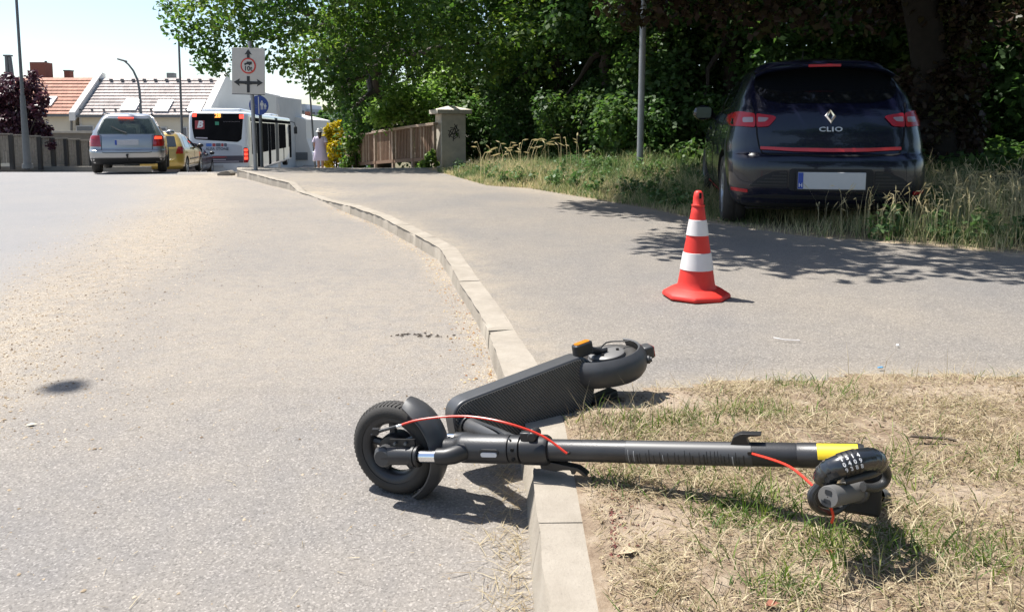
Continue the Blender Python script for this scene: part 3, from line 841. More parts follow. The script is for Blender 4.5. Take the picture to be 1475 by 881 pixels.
# shrubs along the foot of the wood
def shrub(name, label, lst, d, jit, n, size, mat, seed, group=None, cat='bush', flat=.75):
    b = px_blobs(lst, d, jit, seed)
    x = sum(p[0][0] for p in b) / len(b)
    zb = min(p[0][2] - p[1] for p in b)
    t = thing(name, label, cat, (x, d, zb), group=group)
    crown('foliage', b, n, size, seed, mat, t, shell=2.2, flat=flat)
    mb = MB(); r = random.Random(seed)
    for p in b[:9]:
        mb.tube([(x + r.uniform(-.2, .2), d, zb), tuple((Vector(p[0]) + Vector((x, d, zb))) / 2 + Vector((r.uniform(-.1, .1), 0, .1))), p[0]], [.022, .016, .005], 6)
    mb.build('stem', M['bark'], t, world=True)
    return t
for i, cx in enumerate([690, 760, 830, 905, 980, 1060, 1250, 1380, 1470, 1330, 1430, 1520]):
    r = random.Random(i + 50)
    shrub('shrub', ['low dark shrub just right of the stone pillar', 'low dark shrub behind the pale barley stalks', 'low green shrub left of the grey post behind the tall grass', 'low green shrub right beside the foot of the grey post', 'low green shrub between the grey post and the dark hatchback',
        'low dark shrub behind the left mirror of the dark hatchback', 'low dark shrub hidden behind the dark hatchback', 'low dark shrub right of the thick shaded trunk', 'low dark shrub near the right picture edge above the tall grass', 'low dark shrub at the foot of the thick shaded trunk', 'low dark shrub second from the right picture edge', 'low dark shrub cut off by the right picture edge'][i], [(cx + r.uniform(-45, 45), r.uniform(150, 238 + 10 * (cx > 1200)), r.uniform(22, 40)) for _ in range(12)], float(np.interp(cx, [690, 760, 830, 905, 980, 1200, 1480], [22.3, 18.5, 16.2, 14.9, 13.9, 13.2, 12.6])), .4, 3800, .10, M['leaf_wood'], 300 + i, group='shrubs along the foot of the wood')
r = random.Random(9)
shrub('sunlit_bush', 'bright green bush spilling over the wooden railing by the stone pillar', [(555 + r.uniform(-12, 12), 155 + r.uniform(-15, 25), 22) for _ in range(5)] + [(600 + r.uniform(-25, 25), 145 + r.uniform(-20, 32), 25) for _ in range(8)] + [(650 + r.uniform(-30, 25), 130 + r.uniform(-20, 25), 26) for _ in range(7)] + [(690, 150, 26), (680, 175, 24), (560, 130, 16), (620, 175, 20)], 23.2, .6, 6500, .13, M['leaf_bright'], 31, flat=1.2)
shrub('ivy_bush', 'dark ivy covered bush at the far end of the railing', [(505, 205, 14), (515, 185, 20), (522, 160, 24), (528, 210, 12), (508, 228, 13), (520, 235, 10), (540, 170, 22), (500, 236, 10), (515, 215, 16), (530, 140, 22), (548, 150, 22)], 25.4, .3, 5200, .12, M['leaf_dark'], 32)
shrub('yellow_bush', 'golden yellow bush beside the walking woman', [(478, 188, 11), (490, 195, 13), (470, 205, 12), (484, 215, 15), (494, 225, 12), (476, 232, 12), (488, 182, 9), (500, 210, 9), (482, 200, 12)], 31, .5, 3600, .13, M['leaf_yellow'], 33)
shrub('creeper', 'bright leafy creeper climbing at the foot of the stone pillar', [(612, 236, 8), (620, 228, 8), (606, 243, 8), (616, 244, 8), (622, 220, 5), (598, 248, 6), (628, 236, 4)], 20.1, .12, 1500, .085, M['leaf_bright'], 34, cat='plant')
shrub('purple_plum_tree', 'purple leaved plum tree leaning over the board fence', [(20, 130, 20), (45, 125, 20), (10, 155, 24), (40, 155, 25), (55, 160, 12), (-10, 130, 25), (20, 185, 26), (50, 185, 22), (66, 190, 11), (58, 205, 9), (74, 208, 7), (35, 205, 15), (-15, 180, 30), (-30, 150, 30), (0, 200, 20), (62, 142, 10), (12, 112, 8), (48, 108, 7)], 22.6, .7, 8500, .12, M['leaf_plum'], 35, cat='tree')
for i, (cx, v, rp) in enumerate([(452, 178, 9), (466, 172, 9), (440, 182, 6)]):
    shrub('distant_tree', 'dark green tree far off behind the pavement end', [(cx + dx, v + dy, rp) for dx, dy in ((-4, 4), (4, 3), (0, -4), (2, 8), (-3, 10))], 70, 1.5, 900, .45, M['leaf_wood'], 60 + i, group='trees far beyond the pavement', cat='tree')
# broad leaved weeds among the wild grass
r = random.Random(21); wb = []
for _ in range(330):
    y_ = r.uniform(5.2, 15.0); x_ = bound_x(y_) + .25 + r.random() ** 1.3 * 2.6
    if bool(in_car(np.array([x_]), np.array([y_]))[0]): continue
    h_ = r.uniform(.06, .17); wb.append(((x_, y_, wild_z(x_, y_) + h_ * .7), (r.uniform(.07, .16), r.uniform(.07, .16), h_)))
V_, tn_ = leaf_cloud(wb, 15000, .055, 22, 1.6)
tag(obj_of('weeds', np_mesh('weeds', V_, np.arange(4 * len(tn_)), np.full(len(tn_), 4), leaf_mat('leaf_weed', [(0, (.035, .075, .025)), (.6, (.075, .14, .045)), (1, (.14, .20, .08))], .3, .5), tn_)), 'low leafy weeds among the wild grass along the path', 'weeds', kind='stuff')
ub = []
for _ in range(420):
    y_ = r.uniform(9.2, 16.0); x_ = r.uniform(3.0, 13.0)
    if x_ < bound_x(y_) + 3.0 or bool(in_car(np.array([x_]), np.array([y_]))[0]): continue
    h_ = r.uniform(.10, .30); ub.append(((x_, y_, wild_z(x_, y_) + h_ * .7), (r.uniform(.2, .45), r.uniform(.2, .45), h_)))
V_, tn_ = leaf_cloud(ub, 26000, .10, 23, 1.6)
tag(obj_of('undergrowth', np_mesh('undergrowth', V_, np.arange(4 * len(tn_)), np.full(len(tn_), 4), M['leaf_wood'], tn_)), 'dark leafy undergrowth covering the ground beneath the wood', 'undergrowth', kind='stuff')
# the bronze leaved tree over the parked car: crown above the frame, its shade on the path
r = random.Random(77); bl = []
SHADE = [(1.2, 9.6), (1.0, 8.2), (1.45, 7.3), (1.35, 6.3), (0.95, 5.5), (1.3, 4.85), (2.2, 4.5), (2.7, 4.0), (5.5, 3.6), (9.5, 3.8), (9.5, 9.5), (4, 11.5)]
def in_poly(poly, a, b):
    c = False; j = len(poly) - 1
    for i in range(len(poly)):
        if (poly[i][1] > b) != (poly[j][1] > b) and a < (poly[j][0] - poly[i][0]) * (b - poly[i][1]) / (poly[j][1] - poly[i][1]) + poly[i][0]: c = not c
        j = i
    return c
while len(bl) < 150:
    sx, sy = r.uniform(.9, 9.5), r.uniform(3.6, 11.5)
    if not in_poly(SHADE, sx, sy): continue
    zc = r.uniform(3.5, 7.5); rr = r.uniform(.5, .95)
    c = Vector((sx - .444 * zc + .35 * rr, sy + .25 * zc + .2 * rr, zc))
    u, v = proj(c); rp = rr * F / c.y
    if v + rp > 5 and c.y < 9.8: continue
    if v + rp > 55: continue
    bl.append((tuple(c), rr))
bl += px_blobs([(880, -8, 34), (915, 8, 34), (945, 20, 26), (985, 5, 34), (1040, 12, 38), (1100, 15, 40), (1170, 10, 45), (1250, 12, 45), (1330, 5, 50), (1420, 10, 50), (1490, 30, 50), (910, 30, 18)], 10.6, .5, 3)
t = thing('bronze_leaved_tree', 'thick trunked bronze leaved tree shading the parked dark hatchback', 'tree', (6.15, 10.6, wild_z(6.15, 10.6) - .2))
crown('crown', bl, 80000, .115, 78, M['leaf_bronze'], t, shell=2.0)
M['bark_shade'] = plain('dark_bark', (0.018, 0.014, 0.011), 0.95, var=.5, scale=14, bump=1.0, bscale=30)  # darker copy of the bark colour, shade painted into this trunk
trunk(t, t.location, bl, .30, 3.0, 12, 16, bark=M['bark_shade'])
r = random.Random(91); tb = Vector(t.location); iv = []
for _ in range(90):
    h_ = r.uniform(.2, 4.0); a_ = r.uniform(0, 6.28); f_ = h_ / 3.0
    iv.append(((tb.x + (3.0 - tb.x) * .10 * f_ + math.cos(a_) * .40, tb.y - .1 * f_ + math.sin(a_) * .40, tb.z + h_), r.uniform(.14, .26)))
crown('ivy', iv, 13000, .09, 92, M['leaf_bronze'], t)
# the shade tree's lowest boughs give the ragged edge on the path
# trees on the near side of the road, behind the photographer: added unseen to block the sky, and mirrored in the parked car
for i, (x_, y_, zc_, rr_, n_) in enumerate([(6.5, -5.5, 5.0, 3.6, 9000), (1.5, -8.5, 5.5, 3.8, 9000), (11, -3.0, 5.0, 3.4, 8000), (14, 3.5, 4.8, 3.2, 8000)]):
    r = random.Random(500 + i); b_ = []
    for _ in range(26):
        p = Vector((r.gauss(0, 1), r.gauss(0, 1), r.gauss(0, 1))).normalized() * r.uniform(.2, 1)
        b_.append(((x_ + p.x * rr_ * .8, y_ + p.y * rr_ * .8, max(1.5, zc_ + p.z * rr_ * .9)), r.uniform(.8, 1.3)))
    t = thing('roadside_tree', ['spreading green tree standing across the path behind the photographer', 'tall green tree standing by the road behind the photographer', 'green tree at the corner of the path on the far right', 'bushy green tree beyond the right edge of the picture'][i], 'tree', (x_, y_, 0))
    crown('crown', b_, n_, .22, 510 + i, M['leaf_wood'], t, shell=2.0)
    trunk(t, (x_, y_, 0), b_, .2, 2.2, 520 + i, 8)
# ------------------------------------------------------------------ stone pillar and wooden railing
M['stone'] = plain('rendered_stone', (0.50, 0.46, 0.385), 0.9, var=.25, scale=7, bump=.6, bscale=60)
M['oldwood'] = plain('old_brown_wood', (0.21, 0.13, 0.085), 0.8, var=.35, scale=9)
M['palewood'] = plain('weathered_wood', (0.38, 0.285, 0.215), 0.8, var=.3, scale=9)
M['graffiti'] = plain('graffiti_paint', (0.06, 0.055, 0.055), 0.7)
pb = at(648, 247, 21.0); pz = pb.z - .06
RZ = R(20)
t = thing('stone_pillar', 'square stone gate pillar with flat pyramid cap and graffiti scrawl', 'pillar', (pb.x, 21.3, pz), RZ)
hw = .355
MB().box((0, 0, .83), (2 * hw, 2 * hw, 1.70)).build('shaft', M['stone'], t, bevel=.012)
MB().box((-.05, -.02, .03), (2 * hw + .14, 2 * hw + .14, .14)).build('plinth', M['stone'], t, bevel=.02)
cp = MB(); c = .50
cp.add([(-c, -c, 1.685), (c, -c, 1.685), (c, c, 1.685), (-c, c, 1.685), (-c, -c, 1.80), (c, -c, 1.80), (c, c, 1.80), (-c, c, 1.80), (0, 0, 1.93)], [[3, 2, 1, 0], [0, 1, 5, 4], [1, 2, 6, 5], [2, 3, 7, 6], [3, 0, 4, 7], [4, 5, 8], [5, 6, 8], [6, 7, 8], [7, 4, 8]])
cp.build('cap', M['stone'], t, bevel=.008)
gf = MB()
for a in [[(-.14, 1.02), (-.03, 1.18), (.05, 1.35), (.09, 1.30)], [(-.16, 1.22), (.0, 1.12), (.16, 1.24)], [(-.1, 1.3), (.02, 1.28), (.12, 1.05), (.0, .98)], [(.1, 1.38), (.0, 1.08), (-.02, .92)], [(-.12, 1.1), (.14, 1.14), (.16, 1.0)], [(.02, 1.4), (.14, 1.2)], [(-.08, 1.24), (-.15, 1.08), (-.02, 1.02), (.1, 1.1), (.04, 1.26), (-.08, 1.24)]]:
    gf.tube([(x, -hw - .002, z) for x, z in a], .015, 5, flat=.15, up=(0, 1, 0))
gf.build('graffiti', M['graffiti'], t)
# railing
A, Bq = Vector((at(628, 200, 20.9).x, 20.9, 0)), Vector((at(522, 200, 25.2).x, 25.2, 0))
Cq = A + (Bq - A) * 1.3
zt = lambda p: path_z(p.x, p.y) if p.x > kerb_x(p.y) else road_z(p.y) + .12
t = thing('wooden_railing', 'old brown slatted wooden railing running from the stone pillar', 'railing', (A.x, A.y, 0))
def seg(mb, p, q, za, zb, thick, hgt):
    d = (q - p).normalized(); nrm = Vector((-d.y, d.x, 0)) * thick / 2
    vs = []
    for pt, z in ((p, za), (q, zb)):
        for s, h in ((-1, -.5), (1, -.5), (1, .5), (-1, .5)):
            vs.append(pt + nrm * s + Vector((0, 0, z + h * hgt)))
    mb.add(vs, [[0, 1, 2, 3], [7, 6, 5, 4], [0, 4, 5, 1], [1, 5, 6, 2], [2, 6, 7, 3], [3, 7, 4, 0]])
n_p = 5; H0 = 1.24
for k in range(n_p):
    p, q = A.lerp(Cq, k / n_p), A.lerp(Cq, (k + 1) / n_p)
    zp, zq = zt(p), zt(q)
    m = MB(); seg(m, p, q - (q - p).normalized() * .004, zp + H0, zq + H0, .16, .075); m.build('handrail', M['palewood'], t, world=True, bevel=.006)
    m = MB(); seg(m, p.lerp(q, .02), p.lerp(q, .98), zp + .25, zq + .25, .09, .10); m.build('bottom_rail', M['oldwood'], t, world=True)
    m = MB(); m.box(Vector((p.x, p.y, zp + H0 / 2 - .09)) + (q - p).normalized() * .09, (.085, .085, H0 - .02 + .08), rot=Matrix.Rotation(math.atan2((q - p).y, (q - p).x), 3, 'Z')); m.build('post', M['palewood'], t, world=True, bevel=.005)
    base_me = None
    for j in range(12):
        f = (j + 1.2) / 13.2
        c = p.lerp(q, f); z0 = zp + (zq - zp) * f
        m = MB(); m.box((c.x, c.y, z0 + .745), (.045, .028, .90), rot=Matrix.Rotation(math.atan2((q - p).y, (q - p).x) + random.uniform(-.05, .05), 3, 'Z')); m.build('slat', M['oldwood'] if random.random() < .75 else M['palewood'], t, world=True)
# low wall behind the railing so that it stands against the dark bank
# ------------------------------------------------------------------ poles, lamps, signs
def pole(name, label, cat, base, top, r0, r1, mat, extra=None):
    t = thing(name, label, cat, tuple(base))
    MB().tube([base, Vector(base).lerp(Vector(top), .5), top], [r0, (r0 + r1) / 2, r1], 14).build('pole', mat, t, world=True)
    MB().cyl(Vector(base), Vector(base) + Vector((0, 0, .12)), r0 * 1.35, r0 * 1.3, 14).build('base_collar', mat, t, world=True)
    return t
b = at(921.5, 238, 12.2); bz = wild_z(b.x, 12.2) - .05
t = pole('grey_post', 'plain galvanised post standing in the grass before the wood', 'post', (b.x, 12.2, bz), (b.x + .03, 12.2, 4.6), .053, .053, M['steel'])
MB().cyl((b.x + .03, 12.2, 4.6), (b.x + .03, 12.2, 4.64), .058, .04).build('cap', M['darksteel'], t, world=True)
b = at(40, 243, 20.0)
t = pole('lamp_post', 'tall dark tapering lamp post in front of the board fence', 'lamp post', (b.x, 20, road_z(20) + .1), (b.x - .02, 20, 1.9), .10, .062, M['darksteel'])
MB().tube([(b.x - .02, 20, 1.88), (b.x - .02, 20, 3.2), (b.x - .02, 20, 8.55)], [.045, .036, .03], 12).build('upper_pole', M['darksteel'], t, world=True)
MB().tube([(b.x - .02, 20, 8.5), (b.x + .3, 19.8, 9.0), (b.x + 1.3, 19.5, 9.1)], .04, 10).build('arm', M['darksteel'], t, world=True)
MB().box((b.x + 1.6, 19.45, 9.1), (.7, .25, .1)).build('lamp_head', M['steel'], t, world=True, bevel=.03)
pts = [at(203, 250, 38), at(203, 165, 38), at(201, 130, 38), at(198, 115, 38), at(192, 102, 38), at(185, 93, 38), at(179, 88, 38)]
pts[0].z = -2.0
t = thing('curved_street_lamp', 'thin street lamp with curved neck rising behind the silver estate car', 'street lamp', tuple(pts[0]))
MB().tube(pts, [.085, .07, .06, .055, .05, .045, .04], 10).build('pole', M['darksteel'], t, world=True)
h = at(177.5, 87.5, 38)
MB().box(h + Vector((-.05, 0, .02)), (.46, .2, .09), rot=Matrix.Rotation(.3, 3, 'Y')).build('lamp_head', M['darksteel'], t, world=True, bevel=.03)
b = at(262, 200, 32); pole('slim_mast', 'slim dark mast standing behind the bus rear left corner', 'mast', (b.x, 32, -1.2), (b.x + .05, 32, 5.2), .055, .04, M['darksteel'])
b = at(450, 200, 30); pole('thin_pole', 'thin grey pole beside the walking woman', 'pole', (b.x + .1, 30, -.95), (b.x - .1, 30, 3.6), .045, .03, M['darksteel'])
b = at(392, 170, 27); 
# A shaped pylon over the plum tree
t = thing('concrete_mast', 'dark A shaped pole top rising behind the plum tree', 'mast', (at(10, 100, 36).x, 36, -2.0))
a, bb, c = at(9, 81, 36), at(14, 82, 36), at(18, 115, 36)
MB().tube([(a.x, 36, -2), (a.x + .02, 36, a.z)], [.14, .09], 8).build('leg', M['darksteel'], t, world=True)
MB().tube([(c.x + .35, 36, -2), (bb.x, 36, bb.z)], [.14, .08], 8).build('leg', M['darksteel'], t, world=True)
MB().box(((a.x + bb.x) / 2, 36, a.z + .02), (.34, .22, .07)).build('crosspiece', M['darksteel'], t, world=True)

# unseen lantern on a cable, added only to cast a shadow spot on the asphalt
sp_ = on(95, 557, 0); lz = 7.0; lx, ly = sp_.x + SUN_DIR.x / SUN_DIR.z * lz, sp_.y + SUN_DIR.y / SUN_DIR.z * lz
t = thing('hanging_street_light', 'grey street lantern hung on a cable high above the road', 'street lamp', (lx, ly, lz))
MB().lathe([(.001, -.08), (.055, -.07), (.08, -.02), (.065, .04), (.03, .09), (.02, .14), (.001, .14)], (0, 0, 0), (0, 0, 1), 16).build('lantern', M['steel'], t)
MB().tube([(-8, 0, .75), (-4, 0, .32), (0, 0, .14), (6, 0, .3), (13, 0, .8)], .002, 5).build('cable', M['darksteel'], t)
for px_ in (-8, 13):
    MB().tube([(px_, 0, -lz - .2), (px_, 0, .9)], [.10, .07], 10).build('mast', M['darksteel'], t)
M['signgrey'] = plain('sign_face', (0.46, 0.44, 0.40), 0.55, var=.14, scale=5)
M['signblack'] = plain('sign_black', (0.012, 0.012, 0.013), 0.5)
M['signred'] = plain('sign_red', (0.50, 0.035, 0.02), 0.5)
M['signblue'] = plain('sign_blue', (0.012, 0.05, 0.27), 0.45, var=.1)
M['signwhite'] = plain('sign_white', (0.55, 0.55, 0.55), 0.5)
def text_part(name, txt, mat, parent, loc, size, rot, ext=.001, sx=1.0, shear=0.0, bold=0.0, sp=1.0):
    cu = bpy.data.curves.new(name, 'FONT'); cu.body = txt; cu.size = size; cu.extrude = ext; cu.align_x = 'CENTER'; cu.align_y = 'CENTER'; cu.shear = shear; cu.offset = bold; cu.space_character = sp; cu.resolution_u = 3
    tmp = bpy.data.objects.new('tmp', cu); COL.objects.link(tmp)
    bpy.context.view_layer.update()
    me = bpy.data.meshes.new_from_object(tmp.evaluated_get(bpy.context.evaluated_depsgraph_get()))
    bpy.data.objects.remove(tmp)
    me.name = name; me.materials.clear(); me.materials.append(mat)
    o = obj_of(name, me, parent); o.location = loc; o.rotation_euler = rot; o.scale = (sx, 1, 1)
    return o
# truck sign: local x right, z up, faces -y
b = at(366, 246, 15.7); d_ = 15.7
t = thing('truck_restriction_sign', 'square grey sign with three arrows and red 10t lorry ring', 'road sign', (b.x, d_, road_z(d_) + .12), R(-4))
MB().cyl((.02, .04, -.05), (-.02, .04, 2.72), .04, .037, 14).build('post', M['steel'], t)
zc = at(360, 103, d_).z - t.location.z; W2, H2 = .355, .485
rot = Matrix.Rotation(R(1.8), 3, 'Y')
pan = MB().box((-.05, 0, zc), (2 * W2, .012, 2 * H2), rot=rot).build('sign_panel', M['signgrey'], t, bevel=.004)
MB().box((-.05, .02, zc), (2 * W2 - .02, .02, .05), rot=rot).build('bracket', M['steel'], t)
def on_sign(poly, mat, name, lift=.008):
    o_ = Vector((-.05, -.006, zc)); m = MB()
    m.prism(poly, o_, rot @ Vector((1, 0, 0)), rot @ Vector((0, 0, 1)), (0, -1, 0), 0.001, lift); return m.build(name, mat, pan)
def ring(r0, r1, c, n=32):
    return [(c[0] + r1 * math.cos(2 * math.pi * i / n), c[1] + r1 * math.sin(2 * math.pi * i / n)) for i in range(n)]
on_sign([(-.028, .25), (.028, .25), (.028, .36), (.075, .345), (0, .455), (-.075, .345), (-.028, .36)], M['signblack'], 'arrow_up')
on_sign([(-.03, -.44), (.03, -.44), (.03, -.10), (-.03, -.10)], M['signblack'], 'arrow_stem', .0075)
for s in (1, -1):
    on_sign([(s * x, y) for x, y in [(.0, -.275), (.05, -.275), (.09, -.265), (.20, -.262), (.185, -.31), (.315, -.23), (.185, -.155), (.20, -.205), (.09, -.205), (0, -.20)]], M['signblack'], 'arrow_side')
on_sign([(-W2 + .0, -H2), (W2, -H2), (W2, -H2 + .012), (-W2, -H2 + .012)], M['signblack'], 'sign_edge', .004)
on_sign(ring(0, .165, (0, .115)), M['signred'], 'ring', .010)
on_sign(ring(0, .135, (0, .115)), M['signgrey'], 'ring_field', .012)
on_sign([(-.08, .135), (-.078, .165), (-.05, .175), (-.03, .175), (-.03, .20), (.08, .20), (.08, .14), (.05, .14), (.045, .125), (.02, .125), (.012, .14), (-.045, .14), (-.05, .125), (-.07, .125)], M['signblack'], 'lorry_symbol', .015)
text_part('sign_text', '10t', M['signblack'], pan, tuple(Vector((-.05, 0, zc)) + rot @ Vector((0, -.02, .055))), .135, (R(90), R(1.8), 0), .002, bold=.003)
# blue shared path sign on its own post
b = at(376, 247, 19.2); d_ = 19.2
t = thing('shared_path_sign', 'round blue cycle and pedestrian path sign behind the truck sign', 'road sign', (b.x, d_, road_z(d_) + .12), R(-3))
MB().cyl((.01, .05, -.1), (.01, .05, 2.02), .042, .038, 14).build('post', M['darksteel'], t)
zc = at(374, 152, d_).z - t.location.z
disc = MB().prism(ring(0, .255, (0, 0), 40), (0, 0, zc), (1, 0, 0), (0, 0, 1), (0, -1, 0), 0, .012).build('sign_disc', M['signblue'], t)
def on_disc(poly, name, o=(0, 0)):
    return MB().prism([(a + o[0], c + o[1]) for a, c in poly], (0, -.012, zc), (1, 0, 0), (0, 0, 1), (0, -1, 0), .001, .004).build(name, M['signwhite'], disc)
on_disc([(-.012, -.22), (.012, -.22), (.012, .22), (-.012, .22)], 'divider')
pers = [(-.03, -.13), (-.012, -.13), (-.004, -.03), (.004, -.03), (.012, -.13), (.03, -.13), (.03, -.02), (.05, -.02), (.04, .05), (-.04, .05), (-.05, -.02), (-.03, -.02)]
on_disc(pers, 'adult_symbol', (.085, .02)); on_disc(ring(0, .024, (.085, .098), 12), 'adult_head')
on_disc([(a * .7, c * .65) for a, c in pers], 'child_symbol', (.17, -.02)); on_disc(ring(0, .018, (.17, .03), 12), 'child_head')
bk = MB()
for cx in (-.17, -.075):
    bk.lathe([(.030, -.002), (.042, -.002), (.042, .002), (.030, .002)], (cx, -.015, zc - .03), (0, 1, 0), 18, close=True)
bk.tube([(-.17, -.015, zc - .03), (-.135, -.015, zc + .02), (-.095, -.015, zc + .02), (-.125, -.015, zc - .03), (-.135, -.015, zc + .02)], .006, 5)
bk.tube([(-.075, -.015, zc - .03), (-.1, -.015, zc + .045), (-.085, -.015, zc + .05)], .006, 5)
bk.build('bicycle_symbol', plain('faded_white', (.12, .16, .3), .5), disc)

# ------------------------------------------------------------------ board fence, houses, walls
M['board'] = plain('grey_boards', (0.29, 0.255, 0.21), 0.85, var=.4, scale=14)
M['postdark'] = plain('dark_post', (0.055, 0.05, 0.045), 0.8)
M['wallgrey'] = plain('old_wall', (0.20, 0.18, 0.15), 0.9, var=.3, scale=4, bump=.5)
p0, p1 = at(-45, 240, 20.6), at(134, 240, 23.6)
t = thing('board_fence', 'weathered grey board fence panels between dark posts', 'fence', (p0.x, p0.y, road_z(20.6) + .1))
N = 9
for k in range(N + 1):
    f = k / N; p = Vector((p0.x, p0.y, 0)).lerp(Vector((p1.x, p1.y, 0)), f); zb = road_z(p.y) + .1
    hh = 1.0 - .1 * f
    MB().box((p.x, p.y - .06, zb + hh / 2), (.10, .10, hh + .04)).build('post', M['postdark'], t, world=True)
    if k < N:
        q = Vector((p0.x, p0.y, 0)).lerp(Vector((p1.x, p1.y, 0)), (k + 1) / N)
        for j in range(6):
            c = p.lerp(q, (j + .5) / 6)
            m = MB(); m.box((c.x, c.y + random.uniform(-.008, .008), zb + .16 + (hh - .2) / 2), ((q - p).length / 6 - .012, .025, hh - .18 + random.uniform(-.01, .01)), rot=Matrix.Rotation(math.atan2((q - p).y, (q - p).x), 3, 'Z')); m.build('board', M['board'], t, world=True)
        m = MB(); seg(m, p, q, zb + hh + .01, zb + hh + .01, .12, .04); m.build('top_rail', M['board'], t, world=True)
m = MB(); seg(m, Vector((p0.x - 6, p0.y - .35, 0)), Vector((p1.x + 2, p1.y - .3, 0)), road_z(21.5) + .1, road_z(23.6) + .12, .2, .22); 
o = m.build('fence_plinth', M['wallgrey'], t, world=True)
p2 = at(178, 240, 24.5)
t = thing('grey_garden_wall', 'low grey rendered garden wall beyond the board fence', 'wall', (p1.x, p1.y + 2.2, -1))
m = MB(); seg(m, Vector((p1.x - 4.0, p1.y + 2.2, 0)), Vector((p2.x - 1.2, p2.y + 2.6, 0)), -.05, -.1, .25, 1.9); m.build('wall', M['wallgrey'], t, world=True)
m = MB(); seg(m, Vector((p1.x - 4.0, p1.y + 2.2, 0)), Vector((p2.x - 1.2, p2.y + 2.6, 0)), .94, .89, .34, .08); m.build('coping', M['stone'], t, world=True)

def tile_mat(name, c):
    m, t_, b_ = newmat(name)
    tc = t_.nodes.new('ShaderNodeTexCoord')
    br = t_.nodes.new('ShaderNodeTexBrick'); br.inputs['Scale'].default_value = 1.0; br.inputs['Brick Width'].default_value = .30; br.inputs['Row Height'].default_value = .36; br.inputs['Mortar Size'].default_value = .012
    br.inputs['Color1'].default_value = (*[x * .85 for x in c], 1); br.inputs['Color2'].default_value = (*[x * 1.15 for x in c], 1); br.inputs['Mortar'].default_value = (*[x * .45 for x in c], 1)
    t_.links.new(tc.outputs['UV'], br.inputs['Vector']); 
    n = t_.nodes.new('ShaderNodeTexNoise'); n.inputs['Scale'].default_value = 1.2; n.inputs['Detail'].default_value = 6; t_.links.new(tc.outputs['Object'], n.inputs['Vector'])
    mx = t_.nodes.new('ShaderNodeMix'); mx.data_type = 'RGBA'; mx.blend_type = 'MULTIPLY'; mx.inputs[0].default_value = 1
    t_.links.new(br.outputs[0], mx.inputs[6]); t_.links.new(ramp_link(t_, n.outputs[0], [(.3, (.8, .8, .8)), (.7, (1.1, 1.1, 1.1))]), mx.inputs[7])
    t_.links.new(mx.outputs[2], b_.inputs['Base Color']); b_.inputs['Roughness'].default_value = .8
    return m
M['tile_red'] = tile_mat('red_tiles', (0.40, 0.19, 0.125)); M['tile_grey'] = tile_mat('grey_tiles', (0.42, 0.36, 0.33))
M['cream'] = plain('cream_render', (0.55, 0.50, 0.40), 0.9, var=.08, scale=2)
M['whitewall'] = plain('white_render', (0.60, 0.58, 0.54), 0.9, var=.13, scale=.6)
M['palewall'] = plain('pale_concrete_wall', (0.42, 0.415, 0.40), 0.9, var=.12, scale=2)
M['winglass'] = plain('window_glass', (0.10, 0.11, 0.13), 0.15, coat=.5)
M['frame_w'] = plain('window_frame', (0.55, 0.53, 0.5), 0.5)
M['skylight'] = plain('skylight_blind', (0.80, 0.79, 0.77), 0.3)
M['brick'] = plain('chimney_brick', (0.20, 0.075, 0.05), 0.9, var=.3, scale=20)
def roof_slope(name, parent, x0, x1, ye, ze, yr, zr, mat, rows):
    """sawtooth courses of tiles from eave (ye,ze) to ridge (yr,zr)"""
    vs, fs, uv = [], [], []
    L = math.hypot(yr - ye, zr - ze); sy, sz = (yr - ye) / L, (zr - ze) / L
    for k in range(rows):
        a, b = L * k / rows, L * (k + 1) / rows
        for (q, lift) in ((a, .0), (a, .05), (b, .004)):
            y, z = ye + sy * q - sz * lift, ze + sz * q + abs(sy) * lift
            i = len(vs); vs += [(x0, y, z), (x1, y, z)]; uv += [(0, q), (x1 - x0, q)]
        i = len(vs) - 6
        fs += [[i, i + 1, i + 3, i + 2], [i + 2, i + 3, i + 5, i + 4]]
    mb = MB(); mb.add(vs, fs); o = mb.build(name, mat, parent, smooth=0, world=True, weld=False)
    ul = o.data.uv_layers.new(name='UVMap')
    for p in o.data.polygons:
        for li in p.loop_indices:
            ul.data[li].uv = uv[o.data.loops[li].vertex_index]
    return o
yE, yR_, zE, zR = 42.2, 45.0, at(100, 165, 42.2).z, at(100, 112, 45).z
xA0, xA1 = at(-160, 100, 45).x, at(143, 100, 45).x
xB1 = at(327, 114, 45).x
